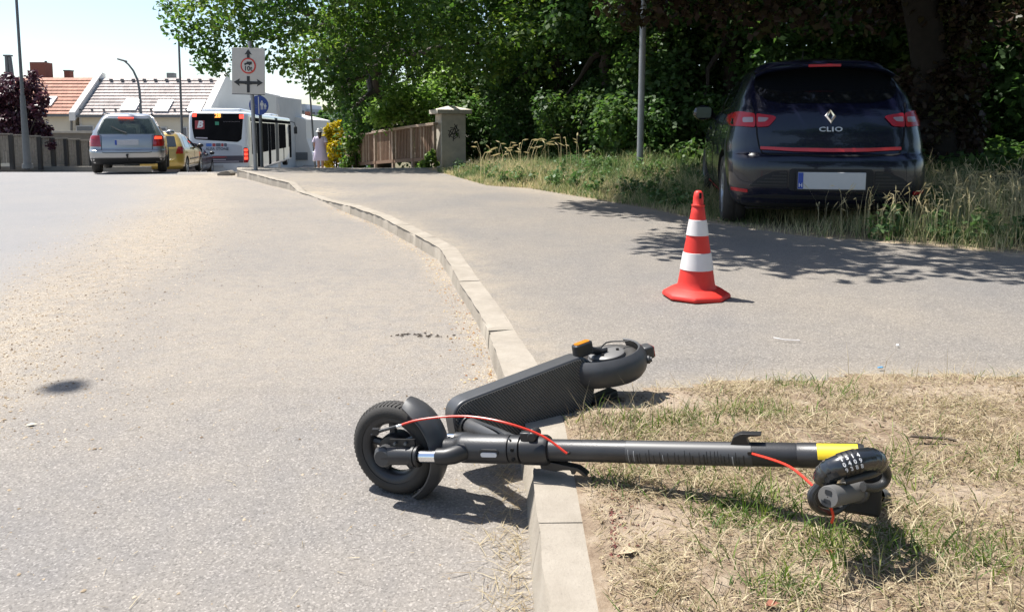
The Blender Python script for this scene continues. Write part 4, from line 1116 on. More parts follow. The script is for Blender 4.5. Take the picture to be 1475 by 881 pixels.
# red roofed house
t = thing('red_roofed_house', 'cream house with red tiled roof behind the plum tree', 'house', (xA0, yE + .3, -2.3))
roof_slope('roof', t, xA0, xA1 - .28, yE, zE, yR_, zR, M['tile_red'], 11)
MB().add([(xA0, yR_, zR), (xA1, yR_, zR), (xA1, 50, zR - 2), (xA0, 50, zR - 2)], [[0, 1, 2, 3]]).build('back_roof', M['tile_red'], t, world=True, smooth=0)
MB().box(((xA0 + xA1) / 2, yE + 3.4, (zE - 2.4) / 2 - .05), (xA1 - xA0 - .3, 6.2, zE + 2.3)).build('wall', M['cream'], t, world=True)
MB().box(((xA0 + xA1) / 2, yE - .06, zE - .06), (xA1 - xA0 - .3, .14, .12)).build('gutter', M['darksteel'], t, world=True)
sl_ = lambda f: (yE + (yR_ - yE) * f, zE + (zR - zE) * f)
def skylight(parent, u0, u1, v0, v1, fr=True):
    # on the slope, between photo columns u0 u1 and rows v0 v1
    def hit(u, v):
        r_ = ray(u, v); o_ = Vector((0, 0, CAMH)); nrm = Vector((0, -(zR - zE), (yR_ - yE))); p_ = Vector((0, yE, zE))
        return o_ + r_ * ((p_ - o_).dot(nrm) / r_.dot(nrm))
    a = hit(u0, (v0 + v1) / 2).x; b_ = hit(u1, (v0 + v1) / 2).x; lo = hit((u0 + u1) / 2, v1); hi = hit((u0 + u1) / 2, v0)
    up = (hi - lo); up.x = 0; L = up.length; up.normalize(); nrm = Vector((0, -up.z, up.y))
    if nrm.z < 0: nrm = -nrm
    f = MB(); cx = (a + b_) / 2
    f.prism([(-(b_ - a) / 2, 0), ((b_ - a) / 2, 0), ((b_ - a) / 2, L), (-(b_ - a) / 2, L)], (cx, lo.y, lo.z), (1, 0, 0), up, nrm, .02, .11)
    o = f.build('skylight', M['frame_w'] if fr else M['skylight'], parent, world=True)
    g_ = MB(); k = .13 if fr else .06
    g_.prism([(-(b_ - a) / 2 + k, k), ((b_ - a) / 2 - k, k), ((b_ - a) / 2 - k, L - k), (-(b_ - a) / 2 + k, L - k)], (cx, lo.y, lo.z), (1, 0, 0), up, nrm, .112, .122)
    g_.build('pane', M['skylight'] if not fr else plain('sky_pane', (.45, .47, .52), .1, coat=1), o, world=True)
skylight(t, 66, 79, 141, 154)
for (u0, u1, v0, v1) in ((50, 71, 100, 112.5),):
    a, b_ = at(u0, v1, 46).x, at(u1, v1, 46).x; zt_ = at(60, v0, 46).z
    o = MB().box(((a + b_) / 2, 46, (zt_ + 3) / 2 + .2), (b_ - a, .8, zt_ - 2.6)).build('chimney', M['brick'], t, world=True)
    MB().cyl((at(66, 100, 46).x, 46, zt_), (at(66, 88, 46).x, 46, at(66, 88, 46).z), .07).build('flue', M['darksteel'], o, world=True)
a = at(99, 105, 46.4)
MB().box((a.x, 46.4, a.z - .45), (.36, .4, 1.1)).build('chimney', M['brick'], t, world=True)
MB().box((a.x, 46.4, a.z + .12), (.42, .46, .07)).build('chimney_cap', M['darksteel'], t, world=True)
# grey roofed house, white verges
t = thing('grey_roofed_house', 'long cream house with grey tiled roof and bright skylights', 'house', (xA1, yE + .3, -2.3))
roof_slope('roof', t, xA1 + .30, xB1 - .35, yE - .02, zE - .05, yR_, zR - .02, M['tile_grey'], 12)
yb = 54.4; zb_ = at(400, 139, yb).z
wl_ = MB(); wl_.prism([(yE + .35, -2.4), (yE + .35, zE - .1), (yR_, zR - .05), (yb, zb_), (yb, -2.4)], (xA1 + .05, 0, 0), (0, 1, 0), (0, 0, 1), (1, 0, 0), 0, xB1 - xA1 - .1)
wl_.build('wall', M['whitewall'], t, world=True, smooth=0)
MB().box(((xA1 + xB1) / 2, yE + .30, (zE - 2.5) / 2 - .06), (xB1 - xA1 - .5, .12, zE + 2.3)).build('front_wall', M['cream'], t, world=True)
MB().box(((xA1 + xB1) / 2, yE - .09, zE - .11), (xB1 - xA1 - .4, .14, .12)).build('gutter', M['darksteel'], t, world=True)
for x_ in (xA1, xB1 - .15):
    m = MB(); w_ = .34 if x_ == xA1 else .42
    m.prism([(yE - .25, zE - .35), (yE - .25, zE + .12), (yR_, zR + .30), (yR_ + .35, zR + .25), (yR_ + .35, zR - .2)], (x_ - w_ / 2, 0, 0), (0, 1, 0), (0, 0, 1), (1, 0, 0), 0, w_)
    m.build('verge', M['whitewall'], t, world=True, smooth=0)
for q in [(178, 200, 145, 160), (226, 246, 146, 161.5), (274, 293, 146.5, 161)]:
    skylight(t, *q, fr=False)
m = MB()
for u in range(144, 316, 16):
    p = at(u, 119, 44.65); f = .90; y_, z_ = sl_(f); m.box((p.x, y_ - .06, z_ + .06), (.16, .12, .14))
m.build('snow_guard', M['darksteel'], t, world=True)
m = MB()
for u in range(116, 316, 17):
    y_, z_ = sl_(.10); p = at(u, 160, y_); m.box((p.x, y_ - .04, z_ + .05), (.10, .08, .09))
m.build('snow_guard', M['darksteel'], t, world=True)
for (u0, u1, v0, v1) in [(110, 136, 181, 190), (231, 241, 183, 190), (262, 271, 183, 200)]:
    a, b_ = at(u0, v0, yE + .24), at(u1, v1, yE + .24)
    o = MB().box(((a.x + b_.x) / 2, yE + .22, (a.z + b_.z) / 2), (b_.x - a.x, .08, a.z - b_.z)).build('window', M['frame_w'], t, world=True)
    MB().box(((a.x + b_.x) / 2, yE + .20, (a.z + b_.z) / 2), (b_.x - a.x - .12, .08, a.z - b_.z - .1)).build('pane', M['winglass'], o, world=True)
MB().tube([at(106, 168, yE - .1), at(103, 172, yE - .05), at(103, 196, yE + .2)], .06, 8).build('downpipe', M['darksteel'], t, world=True)
a = at(247, 106, 46); MB().box((a.x, 46, a.z - .6), (.42, .42, 1.25)).build('chimney', M['darksteel'], t, world=True)
# blank gable block behind the signs
x0, x1 = at(352, 150, 56).x, at(402, 150, 56).x
t = thing('pale_gable_block', 'blank pale rendered block behind the blue path sign', 'building', (x0, 56, -2.3))
m = MB(); m.prism([(x0, -2.4), (x0, at(352, 128, 56).z), (x1, at(400, 139, 56).z), (x1, -2.4)], (0, 56, 0), (1, 0, 0), (0, 0, 1), (0, 1, 0), 0, 6); m.build('wall', M['palewall'], t, world=True, smooth=0)
MB().box(((x0 + x1) / 2, 55.98, at(376, 134, 56).z + .02), (x1 - x0 + .2, .1, .12), rot=Matrix.Rotation(math.atan2(at(352, 128, 56).z - at(400, 139, 56).z, x1 - x0), 3, 'Y')).build('coping', M['frame_w'], t, world=True)
# sloping white wall to the right of it
x0, x1 = at(399, 150, 60).x, at(440, 150, 60).x
t = thing('white_end_wall', 'white building end with sloping parapet right of the bus', 'building', (x0, 60, -2.3))
m = MB(); m.prism([(x0, -2.4), (x0, at(400, 162, 60).z), (x1, at(440, 172, 60).z), (x1, at(446, 200, 60).z), (x1 + .9, -2.4)], (0, 60, 0), (1, 0, 0), (0, 0, 1), (0, 1, 0), 0, 8); m.build('wall', M['whitewall'], t, world=True, smooth=0)
MB().box((at(434, 225, 59.9).x, 59.93, at(434, 225, 59.9).z), (1.0, .1, .6)).build('canopy', M['darksteel'], t, world=True)
xs_ = at(412, 205, 58).x
# house beyond with red roof and chimneys
t = thing('far_red_house', 'far house with red tiled roof and brick chimneys', 'house', (at(450, 200, 66).x, 66, -2.3))
p_ = [at(438, 178, 66), at(447, 178, 66), at(466, 205, 66), at(442, 205, 66)]
m = MB(); m.prism([(q.x, q.z) for q in p_], (0, 66, 0), (1, 0, 0), (0, 0, 1), (0, 1, 0), 0, 5); m.build('roof', M['tile_red'], t, world=True, smooth=0)
a, b_ = at(442, 205, 66.1), at(470, 250, 66.1); MB().box(((a.x + b_.x) / 2 , 68.5, (a.z - 2.4) / 2), (b_.x - a.x, 4.8, a.z + 2.38)).build('wall', M['palewall'], t, world=True)
a = at(443.5, 161, 67); MB().box((a.x, 67, a.z - .9), (.42, .5, 1.8)).build('chimney', M['brick'], t, world=True)
t = thing('red_gable_house', 'small red roof peeping over the white end wall', 'house', (at(411, 160, 72).x, 72, -2.3))
p_ = [at(401, 165, 72), at(403, 152, 72), at(416, 152, 72), at(418, 165, 72)]
m = MB(); m.prism([(q.x, q.z) for q in p_], (0, 72, 0), (1, 0, 0), (0, 0, 1), (0, 1, 0), 0, 4); m.build('roof', M['tile_red'], t, world=True, smooth=0)
a = at(424, 161, 72); m = MB(); m.box((a.x, 72.5, a.z - .4), (.48, .5, 1.1)); m.build('chimney', M['brick'], t, world=True)
p_ = [at(402, 165, 72), at(432, 165, 72)]; MB().box(((p_[0].x + p_[1].x) / 2, 74, (p_[0].z - 2.4) / 2), (p_[1].x - p_[0].x, 3.6, p_[0].z + 2.4)).build('wall', M['palewall'], t, world=True)
# distant tower block
M['farblock'] = plain('far_block', (0.40, 0.42, 0.45), 0.9, var=.06, scale=.3)
a, b_ = at(419, 158, 150), at(480, 158, 150)
t = thing('distant_block', 'distant pale grey apartment block under the tree boughs', 'building', (a.x, 150, -2.4))
MB().box(((a.x + b_.x) / 2, 156, (a.z - 2.4) / 2), (b_.x - a.x, 12, a.z + 2.4)).build('wall', M['farblock'], t, world=True)
c, d2 = at(426, 150, 149), at(440, 150, 149)
MB().box(((c.x + d2.x) / 2, 155, (c.z - 2.4) / 2), (d2.x - c.x, 13, c.z + 2.4)).build('stair_tower', M['farblock'], t, world=True)
for k, v in enumerate((161, 165, 169)):
    e = at(433, v, 148); MB().box((e.x, 148.4, e.z), (1.1, .2, .42)).build('window', M['winglass'], t, world=True)
for u in (446, 452, 458):
    for v in (163, 168):
        e = at(u, v, 149.9); MB().box((e.x, 149.95, e.z), (.5, .2, .4)).build('window', M['winglass'], t, world=True)

# ------------------------------------------------------------------ vehicles
def pchip(xs, ys, x):
    xs, ys = np.array(xs, float), np.array(ys, float); h = np.diff(xs); dl = np.diff(ys) / h
    m = np.zeros(len(xs)); m[0], m[-1] = dl[0], dl[-1]
    for i in range(1, len(xs) - 1):
        if dl[i - 1] * dl[i] > 0:
            w1, w2 = 2 * h[i] + h[i - 1], h[i] + 2 * h[i - 1]; m[i] = (w1 + w2) / (w1 / dl[i - 1] + w2 / dl[i])
    i = np.clip(np.searchsorted(xs, x) - 1, 0, len(h) - 1); t = (x - xs[i]) / h[i]
    return ys[i] * (1 + 2 * t) * (1 - t) ** 2 + m[i] * h[i] * t * (1 - t) ** 2 + ys[i + 1] * t * t * (3 - 2 * t) + m[i + 1] * h[i] * t * t * (t - 1)
class Body:
    """car shell as a stack of plan outlines; keys: z, half width, rear y, front y, rear corner radius, rear bow"""
    def __init__(s, keys, levels=44, taper=.025, rt=1.0):
        s.rt = rt
        K = np.array(keys, float); zs = np.interp(np.linspace(0, 1, levels), np.linspace(0, 1, len(K)), K[:, 0])
        c = [pchip(K[:, 0], K[:, j], zs) for j in range(1, 6)]
        s.rings = []; vs = []; 
        for i, z in enumerate(zs):
            r = s.ring(*[q[i] for q in c], taper); s.n = len(r); vs += [(x, y, z) for x, y in r]
        n = s.n; fs = []
        for i in range(levels - 1):
            for j in range(n):
                j2 = (j + 1) % n; fs.append([i * n + j, i * n + j2, (i + 1) * n + j2, (i + 1) * n + j])
        h = n // 2
        def cap(b, flip):
            # fan of strips between the two sides
            out = []
            for j in range(h - 1):
                a = [b + j, b + j + 1, b + (n - 1 - j - 1 + 1) % n if j else b + n - 1, b + (n - j) % n]
            return out
        fs.append(list(range(n))[::-1]); 
        top = (levels - 1) * n
        # crowned roof: shrink rings to the middle
        last = list(range(top, top + n)); lv = [Vector(vs[i]) for i in last]; cen = sum(lv, Vector()) / n
        for k, (f, dz) in enumerate(((.8, .012), (.5, .026), (.2, .033))):
            b = len(vs); vs += [tuple(Vector((cen.x + (p.x - cen.x) * f, cen.y + (p.y - cen.y) * f, p.z + dz))) for p in lv]
            cur = list(range(b, b + n))
            for j in range(n):
                j2 = (j + 1) % n; fs.append([last[j], last[j2], cur[j2], cur[j]])
            last = cur
        fs.append(last)
        s.v, s.f = vs, fs
        s.bvh = BVHTree.FromPolygons([Vector(p) for p in vs], [f for f in fs if len(f) < 10])
    def ring(s, w, yr, yf, rc, bow, taper):
        w0 = w; w = w * s.rt
        rc = min(rc, w * .9); pts = []
        nr = 9
        for i in range(nr): 
            x = (w - rc) * i / (nr - 1); pts.append((x, yr + bow * (x / w) ** 2))
        b = bow * ((w - rc) / w) ** 2
        for i in range(1, 9):
            a = math.pi / 2 * i / 8; pts.append((w - rc + rc * math.sin(a), yr + b + rc * (1 - math.cos(a)) * (1 if True else 0)))
        ya, rf = yr + b + rc, min(.45, w * .8); yb_ = max(yf - rf, ya + .05)
        ym, hl = (ya + yb_) / 2, max(.3, (yb_ - ya) / 2)
        for i in range(1, 33):
            y = ya + (yb_ - ya) * i / 32; ws = w + (w0 - w) * (1 - (1 - min(1, (y - ya) / 1.5)) ** 2); pts.append((ws * (1 - taper * max(0, (y - ym) / hl) ** 3), y))
        wf = pts[-1][0]; rf = min(rf, max(.05, yf - yb_))
        for i in range(1, 7):
            a = math.pi / 2 * i / 6; pts.append((wf - min(.45, wf * .6) * (1 - math.cos(a)), yb_ + rf * math.sin(a)))
        xl = pts[-1][0]
        for i in range(1, 6): pts.append((xl * (1 - i / 5), yf + .03 * (i / 5)))
        return pts + [(-x, y) for x, y in pts[1:-1]][::-1]
    def build(s, root, paint, arches=(), ra=.35, dark=None, cuts=(), name='body', w_in=.5):
        mb = MB(); mb.add(s.v, s.f); o = mb.build(name, [paint, dark or M['blackplastic']], root, smooth=0)
        ms = []
        def cutter(mb_):
            c = mb_.build('cutter', [paint, dark or M['blackplastic']], None, smooth=0)
            c.parent = root
            c.data.polygons.foreach_set('material_index', [1] * len(c.data.polygons))
            m_ = o.modifiers.new('cut', 'BOOLEAN'); m_.operation = 'DIFFERENCE'; m_.object = c; m_.solver = 'EXACT'; m_.material_mode = 'INDEX'; ms.append(c)
        for y in arches:
            for sd in (-1, 1):
                c = MB(); c.cyl((sd * w_in, y, ra - .02), (sd * 1.2, y, ra - .02), ra, n=36); cutter(c)
        for c in cuts: cutter(c)
        bpy.context.view_layer.update()
        me = bpy.data.meshes.new_from_object(o.evaluated_get(bpy.context.evaluated_depsgraph_get()))
        o.modifiers.clear(); old = o.data; o.data = me; me.name = name
        for c in ms:
            md = c.data; bpy.data.objects.remove(c); bpy.data.meshes.remove(md)
        me.polygons.foreach_set('use_smooth', [True] * len(me.polygons)); me.set_sharp_from_angle(angle=R(32))
        return o
    def patch(s, name, poly, view, mat, parent, off=.004, res=.05, thick=.006, smooth=40):
        """a panel that lies on the shell: polygon in (x,z) seen from the rear or front, (y,z) from a side"""
        bm = bmesh.new()
        f = bm.faces.new([bm.verts.new((a, b, 0)) for a, b in poly])
        for ax in (0, 1):
            lo, hi = min(p[ax] for p in poly), max(p[ax] for p in poly)
            k = int(lo / res)
            q = (k + 1) * res if lo > 0 else k * res
            while q < hi:
                if q > lo + 1e-4:
                    co = (q, 0, 0) if ax == 0 else (0, q, 0); no = (1, 0, 0) if ax == 0 else (0, 1, 0)
                    bmesh.ops.bisect_plane(bm, geom=bm.verts[:] + bm.edges[:] + bm.faces[:], plane_co=co, plane_no=no)
                q += res
        sgn = -1
        for v in bm.verts:
            a, b = v.co.x, v.co.y
            o_, d_ = {'rear': ((a, -3, b), (0, 1, 0)), 'front': ((a, 9, b), (0, -1, 0)), 'right': ((4, a, b), (-1, 0, 0)), 'left': ((-4, a, b), (1, 0, 0)), 'top': ((a, b, 5), (0, 0, -1))}[view]
            h = s.bvh.ray_cast(Vector(o_), Vector(d_))
            if h[0] is None:
                p_ = {'rear': (a, .3, b), 'front': (a, 3.8, b), 'right': (.8, a, b), 'left': (-.8, a, b), 'top': (a, b, 1.4)}[view]
                h = s.bvh.find_nearest(Vector(p_))
            n_ = h[1]; 
            if n_.dot(Vector(d_)) > 0: n_ = -n_
            v.co = h[0] + n_ * off - Vector(d_) * .0
        bm.normal_update()
        ext = bmesh.ops.extrude_face_region(bm, geom=bm.faces[:])
        dv = Vector({'rear': (0, 1, 0), 'front': (0, -1, 0), 'right': (-1, 0, 0), 'left': (1, 0, 0), 'top': (0, 0, -1)}[view])
        for v in [g for g in ext['geom'] if isinstance(g, bmesh.types.BMVert)]: v.co += dv * (thick + off)
        bmesh.ops.recalc_face_normals(bm, faces=bm.faces)
        me = bpy.data.meshes.new(name); bm.to_mesh(me); bm.free()
        me.materials.append(mat)
        me.polygons.foreach_set('use_smooth', [True] * len(me.polygons)); me.set_sharp_from_angle(angle=R(smooth))
        return obj_of(name, me, parent)
def mirror(poly): return [(-a, b) for a, b in poly][::-1]
def wheel(root, x, y, r, wid, rim_r, rim_mat, side, spokes=7):
    c = Vector((x, y, r)); ax = Vector((side, 0, 0))
    t = MB(); hw = wid / 2
    t.lathe([(rim_r, -hw), (rim_r + .01, -hw - .005), (r - .03, -hw - .004), (r - .008, -hw + .02), (r, -hw + .05), (r, -.012), (r - .006, -.008), (r - .006, .008), (r, .012), (r, hw - .05), (r - .008, hw - .02), (r - .03, hw + .004), (rim_r + .01, hw + .005), (rim_r, hw)], c, ax, 36, close=True)
    o = t.build('tyre', M['rubber'], root)
    m = MB(); m.lathe([(rim_r, -hw + .01), (rim_r, hw - .004), (rim_r - .022, hw - .006), (rim_r - .03, hw - .05), (rim_r - .03, -hw + .01)], c, ax, 30, close=True)
    e1 = Vector((0, 1, 0)); e2 = ax.cross(e1)
    for k in range(spokes):
        a = 2 * math.pi * k / spokes; d = e1 * math.cos(a) + e2 * math.sin(a)
        m.tube([c + ax * (hw - .03) + d * .05, c + ax * (hw - .02) + d * (rim_r - .015)], [.030, .022], 6, flat=.5, up=ax)
    m.cyl(c + ax * (hw - .07), c + ax * (hw - .015), .07, .06, 16)
    m.lathe([(rim_r - .028, -.02), (0.01, -.02)], c, ax, 24)
    m.build('rim', rim_mat, o)
    return o
M['paint_navy'] = plain('navy_paint', (0.004, 0.005, 0.016), 0.25, coat=.6, var=.05, spec=.3)
M['paint_silver'] = plain('silver_paint', (0.36, 0.36, 0.362), 0.32, metal=.75, coat=.8, var=.03)
M['paint_gold'] = plain('yellow_car_paint', (0.44, 0.29, 0.055), 0.3, metal=.35, coat=.8, var=.04)
M['paint_dark'] = plain('dark_plum_paint', (0.035, 0.032, 0.042), 0.3, metal=.4, coat=.8, var=.05)
M['paint_white'] = plain('bus_white', (0.66, 0.68, 0.70), 0.3, coat=.6, var=.03)
M['paint_red'] = plain('red_car_paint', (0.45, 0.02, 0.02), 0.3, coat=.8)
M['glass_black'] = plain('privacy_glass', (0.006, 0.007, 0.008), 0.05, spec=.4)
M['bus_glass'] = plain('bus_glass', (0.014, 0.014, 0.015), 0.4, spec=.0, var=.5, scale=2)
M['glass_dark'] = plain('car_side_glass', (0.02, 0.025, 0.026), 0.05, coat=.6)
M['glass_tint'] = glassy('tinted_glass', (0.05, 0.07, 0.065), .42)
M['seat'] = plain('seat_cloth', (0.04, 0.04, 0.042), 0.9)
M['blackmatt'] = plain('black_matt', (0.012, 0.012, 0.013), 0.65)
M['seam'] = plain('panel_gap', (0.002, 0.002, 0.002), 0.9)
M['redtrim'] = plain('red_trim', (0.52, 0.03, 0.03), 0.35, coat=.4)
M['alloy'] = plain('alloy_wheel', (0.42, 0.43, 0.45), 0.35, metal=.7)
M['plate'] = plain('number_plate', (0.50, 0.50, 0.50), 0.45, var=.05)
M['plateblue'] = plain('plate_blue', (0.015, 0.06, 0.34), 0.4)
M['lamp_clear'] = plain('lamp_clear', (0.26, 0.18, 0.18), 0.2, coat=1)
M['lampred'] = plain('lamp_red', (0.36, 0.010, 0.018), 0.2, coat=.15, spec=.3)

def strip(pts, w):
    """polyline (a,b) widened to a polygon"""
    L, Rr = [], []
    for i, p in enumerate(pts):
        a, b = Vector(pts[max(i - 1, 0)]), Vector(pts[min(i + 1, len(pts) - 1)])
        d = (b - a).normalized(); n = Vector((-d.y, d.x)) * w / 2
        L.append(tuple(Vector(p) + n)); Rr.append(tuple(Vector(p) - n))
    return L + Rr[::-1]

# ---- dark blue hatchback under the tree
t = thing('parked_hatchback', 'dark blue hatchback with red boot strip parked on the grass', 'car', tuple(CLIO_O), -CLIO_A)
t.scale = (0.99, 1.055, 1.065)
K = [(.20, .74, .16, 3.95, .22, .05), (.24, .80, .07, 4.0, .25, .05), (.30, .835, .02, 4.05, .28, .06), (.40, .858, .00, 4.06, .30, .07), (.52, .868, .00, 4.06, .32, .08), (.60, .868, .010, 4.04, .33, .08), (.635, .867, .03, 4.02, .34, .08), (.66, .866, .055, 4.0, .34, .08), (.72, .866, .072, 3.97, .34, .08), (.82, .848, .085, 3.9, .34, .08), (.92, .822, .11, 3.62, .32, .08), (.99, .795, .145, 3.1, .29, .08), (1.045, .765, .19, 2.86, .25, .08), (1.12, .742, .265, 2.72, .20, .07), (1.22, .69, .37, 2.5, .16, .06), (1.31, .635, .47, 2.28, .14, .05), (1.37, .585, .50, 2.1, .14, .05), (1.415, .52, .53, 1.9, .16, .05), (1.44, .42, .62, 1.65, .2, .05)]
B = Body(K, 60, rt=.955)
body = B.build(t, M['paint_navy'], arches=(.70, 3.27), ra=.345, w_in=.45)
rw = round_poly([(-.60, 1.225), (-.585, 1.15), (-.52, 1.09), (-.36, 1.055), (.36, 1.055), (.52, 1.09), (.585, 1.15), (.60, 1.225), (.545, 1.345), (.3, 1.362), (-.3, 1.362), (-.545, 1.345)], .05, 4)
B.patch('rear_window', rw, 'rear', M['glass_black'], t, .004, .06)
# spoiler with third brake light
sp = MB(); vs = []
sec = [(.70, 1.425), (.52, 1.405), (.33, 1.378), (.315, 1.366), (.34, 1.352), (.56, 1.352)]
xs_ = np.linspace(-.60, .60, 15)
for x in xs_:
    k = abs(x) / .60
    for (y, z) in sec: vs.append((x * (1 - .02 * k), y + .10 * k ** 3, z - .055 * k ** 2.4 - (.02 if k > .99 else 0)))
n_ = len(sec); fs = [[i * n_ + j, i * n_ + (j + 1) % n_, (i + 1) * n_ + (j + 1) % n_, (i + 1) * n_ + j] for i in range(14) for j in range(n_)] + [list(range(n_)), [14 * n_ + j for j in range(n_)][::-1]]
sp.add(vs, fs); spo = sp.build('spoiler', M['paint_navy'], t, smooth=50)
MB().box((-.02, .318, 1.366), (.27, .02, .022)).build('brake_light', M['lampred'], spo, bevel=.004)
# hatch seams
for sgn in (1, -1):
    P_ = [(sgn * a, b) for a, b in [(.64, 1.06), (.62, 1.0), (.60, .90), (.595, .80), (.575, .70), (.55, .655), (.50, .645)]]
    B.patch('hatch_seam', strip(P_, .011), 'rear', M['seam'], t, .0035, .05)
B.patch('hatch_seam', strip([(-.5, .645), (-.25, .638), (0, .636), (.25, .638), (.5, .645)], .012), 'rear', M['seam'], t, .0035, .06)
B.patch('boot_strip', round_poly([(-.565, .683), (-.3, .668), (0, .664), (.3, .668), (.565, .683), (.565, .708), (.3, .697), (0, .694), (-.3, .697), (-.565, .708)], .006, 2), 'rear', M['redtrim'], t, .010, .06)
for sgn in (-1, 1):
    pl = [(sgn * a, b) for a, b in [(.605, .862), (.795, .875), (.795, .935), (.775, .985), (.72, .993), (.605, .972)]]
    o = B.patch('tail_lamp', round_poly(pl, .02, 3), 'rear', M['lampred'], t, .012, .04)
    q = [(sgn * a, b) for a, b in [(.62, .90), (.70, .90), (.70, .942), (.62, .942)]]
    B.patch('reverse_lamp', round_poly(q, .012, 3), 'rear', M['lamp_clear'], o, .0145, .04)
    pl = [(sgn * a, b) for a, b in [(.595, .862), (.50, .868), (.435, .938), (.46, .952), (.595, .972)]]
    o = B.patch('hatch_lamp', round_poly(pl, .015, 3), 'rear', M['lampred'], t, .012, .04)
    q = [(sgn * a, b) for a, b in [(.585, .902), (.53, .904), (.50, .93), (.51, .936), (.585, .942)]]
    B.patch('lamp_insert', round_poly(q, .01, 3), 'rear', M['lamp_clear'], o, .0145, .04)
    q = [(sgn * a, b) for a, b in [(.665, .335), (.79, .345), (.79, .372), (.665, .362)]]
    B.patch('reflector', round_poly(q, .008, 2), 'rear', M['lampred'], t, .008, .05)
    # dark grille of the bumper beside the plate
    gp = [(sgn * a, b) for a, b in [(.345, .375), (.345, .52), (.45, .515), (.58, .46), (.66, .385)]]
    o = B.patch('bumper_grille', round_poly(gp, .02, 3), 'rear', M['blackmatt'], t, .003, .05)
    for k in range(5):
        z_ = .395 + .025 * k; x1 = .65 - .06 * k
        B.patch('grille_bar', [(sgn * .355, z_), (sgn * x1, z_), (sgn * x1, z_ + .009), (sgn * .355, z_ + .009)], 'rear', M['blackplastic'], o, .008, .06)
B.patch('plate_recess', round_poly([(-.34, .36), (.34, .36), (.34, .535), (-.34, .535)], .04, 4), 'rear', M['blackmatt'], t, .002, .06)
pl = MB().box((0, -.018, .442), (.54, .012, .135)).build('number_plate', M['plate'], t, bevel=.004)
MB().box((-.248, -.0245, .442), (.042, .004, .128)).build('country_band', M['plateblue'], pl)
text_part('country_letter', 'H', M['white'], pl, (-.248, -.0275, .405), .045, (R(90), 0, 0), .0008)
MB().box((0, -.012, .442), (.57, .012, .160)).build('plate_holder', M['blackmatt'], pl)
B.patch('lower_valance', round_poly([(-.70, .225), (.70, .225), (.74, .30), (.55, .325), (-.55, .325), (-.74, .30)], .02, 3), 'rear', M['blackmatt'], t, .004, .06)
# diamond badge and lettering
def face_y(x, z): return B.bvh.ray_cast(Vector((x, -3, z)), Vector((0, 1, 0)))[0].y
bz = .948; by = face_y(0, bz)
tilt = math.atan2(face_y(0, bz + .05) - face_y(0, bz - .05), .1)
em = MB()
outer = [(0, .066), (.044, 0), (0, -.066), (-.044, 0)]; inner = [(0, .034), (.018, 0), (0, -.034), (-.018, 0)]
vs = []; 
rot = Matrix.Rotation(-tilt, 3, 'X')
for (lst, yy) in ((outer, 0), (outer, -.010), ([(0, .050), (.0315, 0), (0, -.050), (-.0315, 0)], -.022), (inner, -.012), (inner, 0)):
    for a, b in lst: vs.append(Vector((0, by - .003, bz)) + rot @ Vector((a, yy, b)))
em.add(vs, [[k * 4 + j, k * 4 + (j + 1) % 4, (k + 1) * 4 + (j + 1) % 4, (k + 1) * 4 + j] for k in range(4) for j in range(4)])
em.build('diamond_badge', M['chrome'], t, smooth=0)
text_part('model_lettering', 'CLIO', plain('silver_lettering', (.55, .56, .57), .35, metal=.3), t, (0, face_y(0, .845) - .006, .845), .052, (R(90) - math.atan2(face_y(0, .88) - face_y(0, .81), .07), 0, 0), .003, sx=1.5, bold=.0012, sp=1.12)
# sides
for sgn, vw in ((-1, 'left'), (1, 'right')):
    B.patch('rear_side_window', round_poly([(.90, 1.10), (1.05, 1.055), (1.62, 1.03), (1.62, 1.33), (1.25, 1.335), (1.02, 1.27)], .04, 3), vw, M['glass_black'], t, .004, .07)
    B.patch('front_side_window', round_poly([(1.70, 1.03), (2.72, 1.01), (2.72, 1.04), (2.25, 1.30), (2.0, 1.34), (1.70, 1.335)], .03, 3), vw, M['glass_black'], t, .004, .07)
    for yy in (1.66, 2.75):
        B.patch('door_seam', strip([(yy, 1.0), (yy - .02, .7), (yy - .05, .35)], .010), vw, M['seam'], t, .003, .08)
    B.patch('door_seam', strip([(1.02, 1.03), (1.06, .8), (1.12, .62)], .010), vw, M['seam'], t, .003, .08)
    B.patch('sill_trim', round_poly([(1.12, .21), (2.86, .21), (2.86, .27), (1.12, .27)], .01, 2), vw, M['redtrim'], t, .006, .1)
    hp = Vector((sgn * .885, 1.86, .86)); MB().tube([hp + Vector((0, -.08, 0)), hp + Vector((sgn * .012, 0, 0)), hp + Vector((0, .08, 0))], .014, 8).build('door_handle', M['paint_navy'], t)
    mm = MB(); c = Vector((sgn * .935, 2.42, 1.035))
    mm.ball(c, (.125, .10, .085), 14); 
    o = mm.build('side_mirror', M['paint_navy'], t, smooth=60)
    MB().tube([(sgn * .80, 2.50, 1.0), (sgn * .90, 2.46, 1.0), (sgn * .93, 2.44, .985)], [.035, .03, .035], 8).build('mirror_arm', M['blackplastic'], o)
    g_ = MB(); g_.prism(round_poly([(-.085, -.06), (.085, -.06), (.09, .055), (-.08, .06)], .03, 3), c + Vector((0, -.096, 0)), (1, 0, 0), (0, 0, 1), (0, -1, 0), -.03, .006); g_.build('mirror_glass', plain('mirror_glass', (.03, .04, .045), .1, metal=1.0), o)
    for yy in (.70, 3.27): wheel(t, sgn * (.735 if yy < 1 else .765), yy, .315, .195, .215, M['alloy'], sgn, 9)
MB().tube([(.0, .42, 1.10), (.10, .40, 1.095), (.30, .37, 1.10)], .009, 6).build('rear_wiper', M['blackplastic'], t)
MB().box((0, 2.0, .24), (1.3, 3.4, .12)).build('underbody', M['blackmatt'], t)
MB().cyl((.45, .35, .26), (.45, .9, .26), .06, n=12).build('exhaust_box', M['blackmatt'], t)
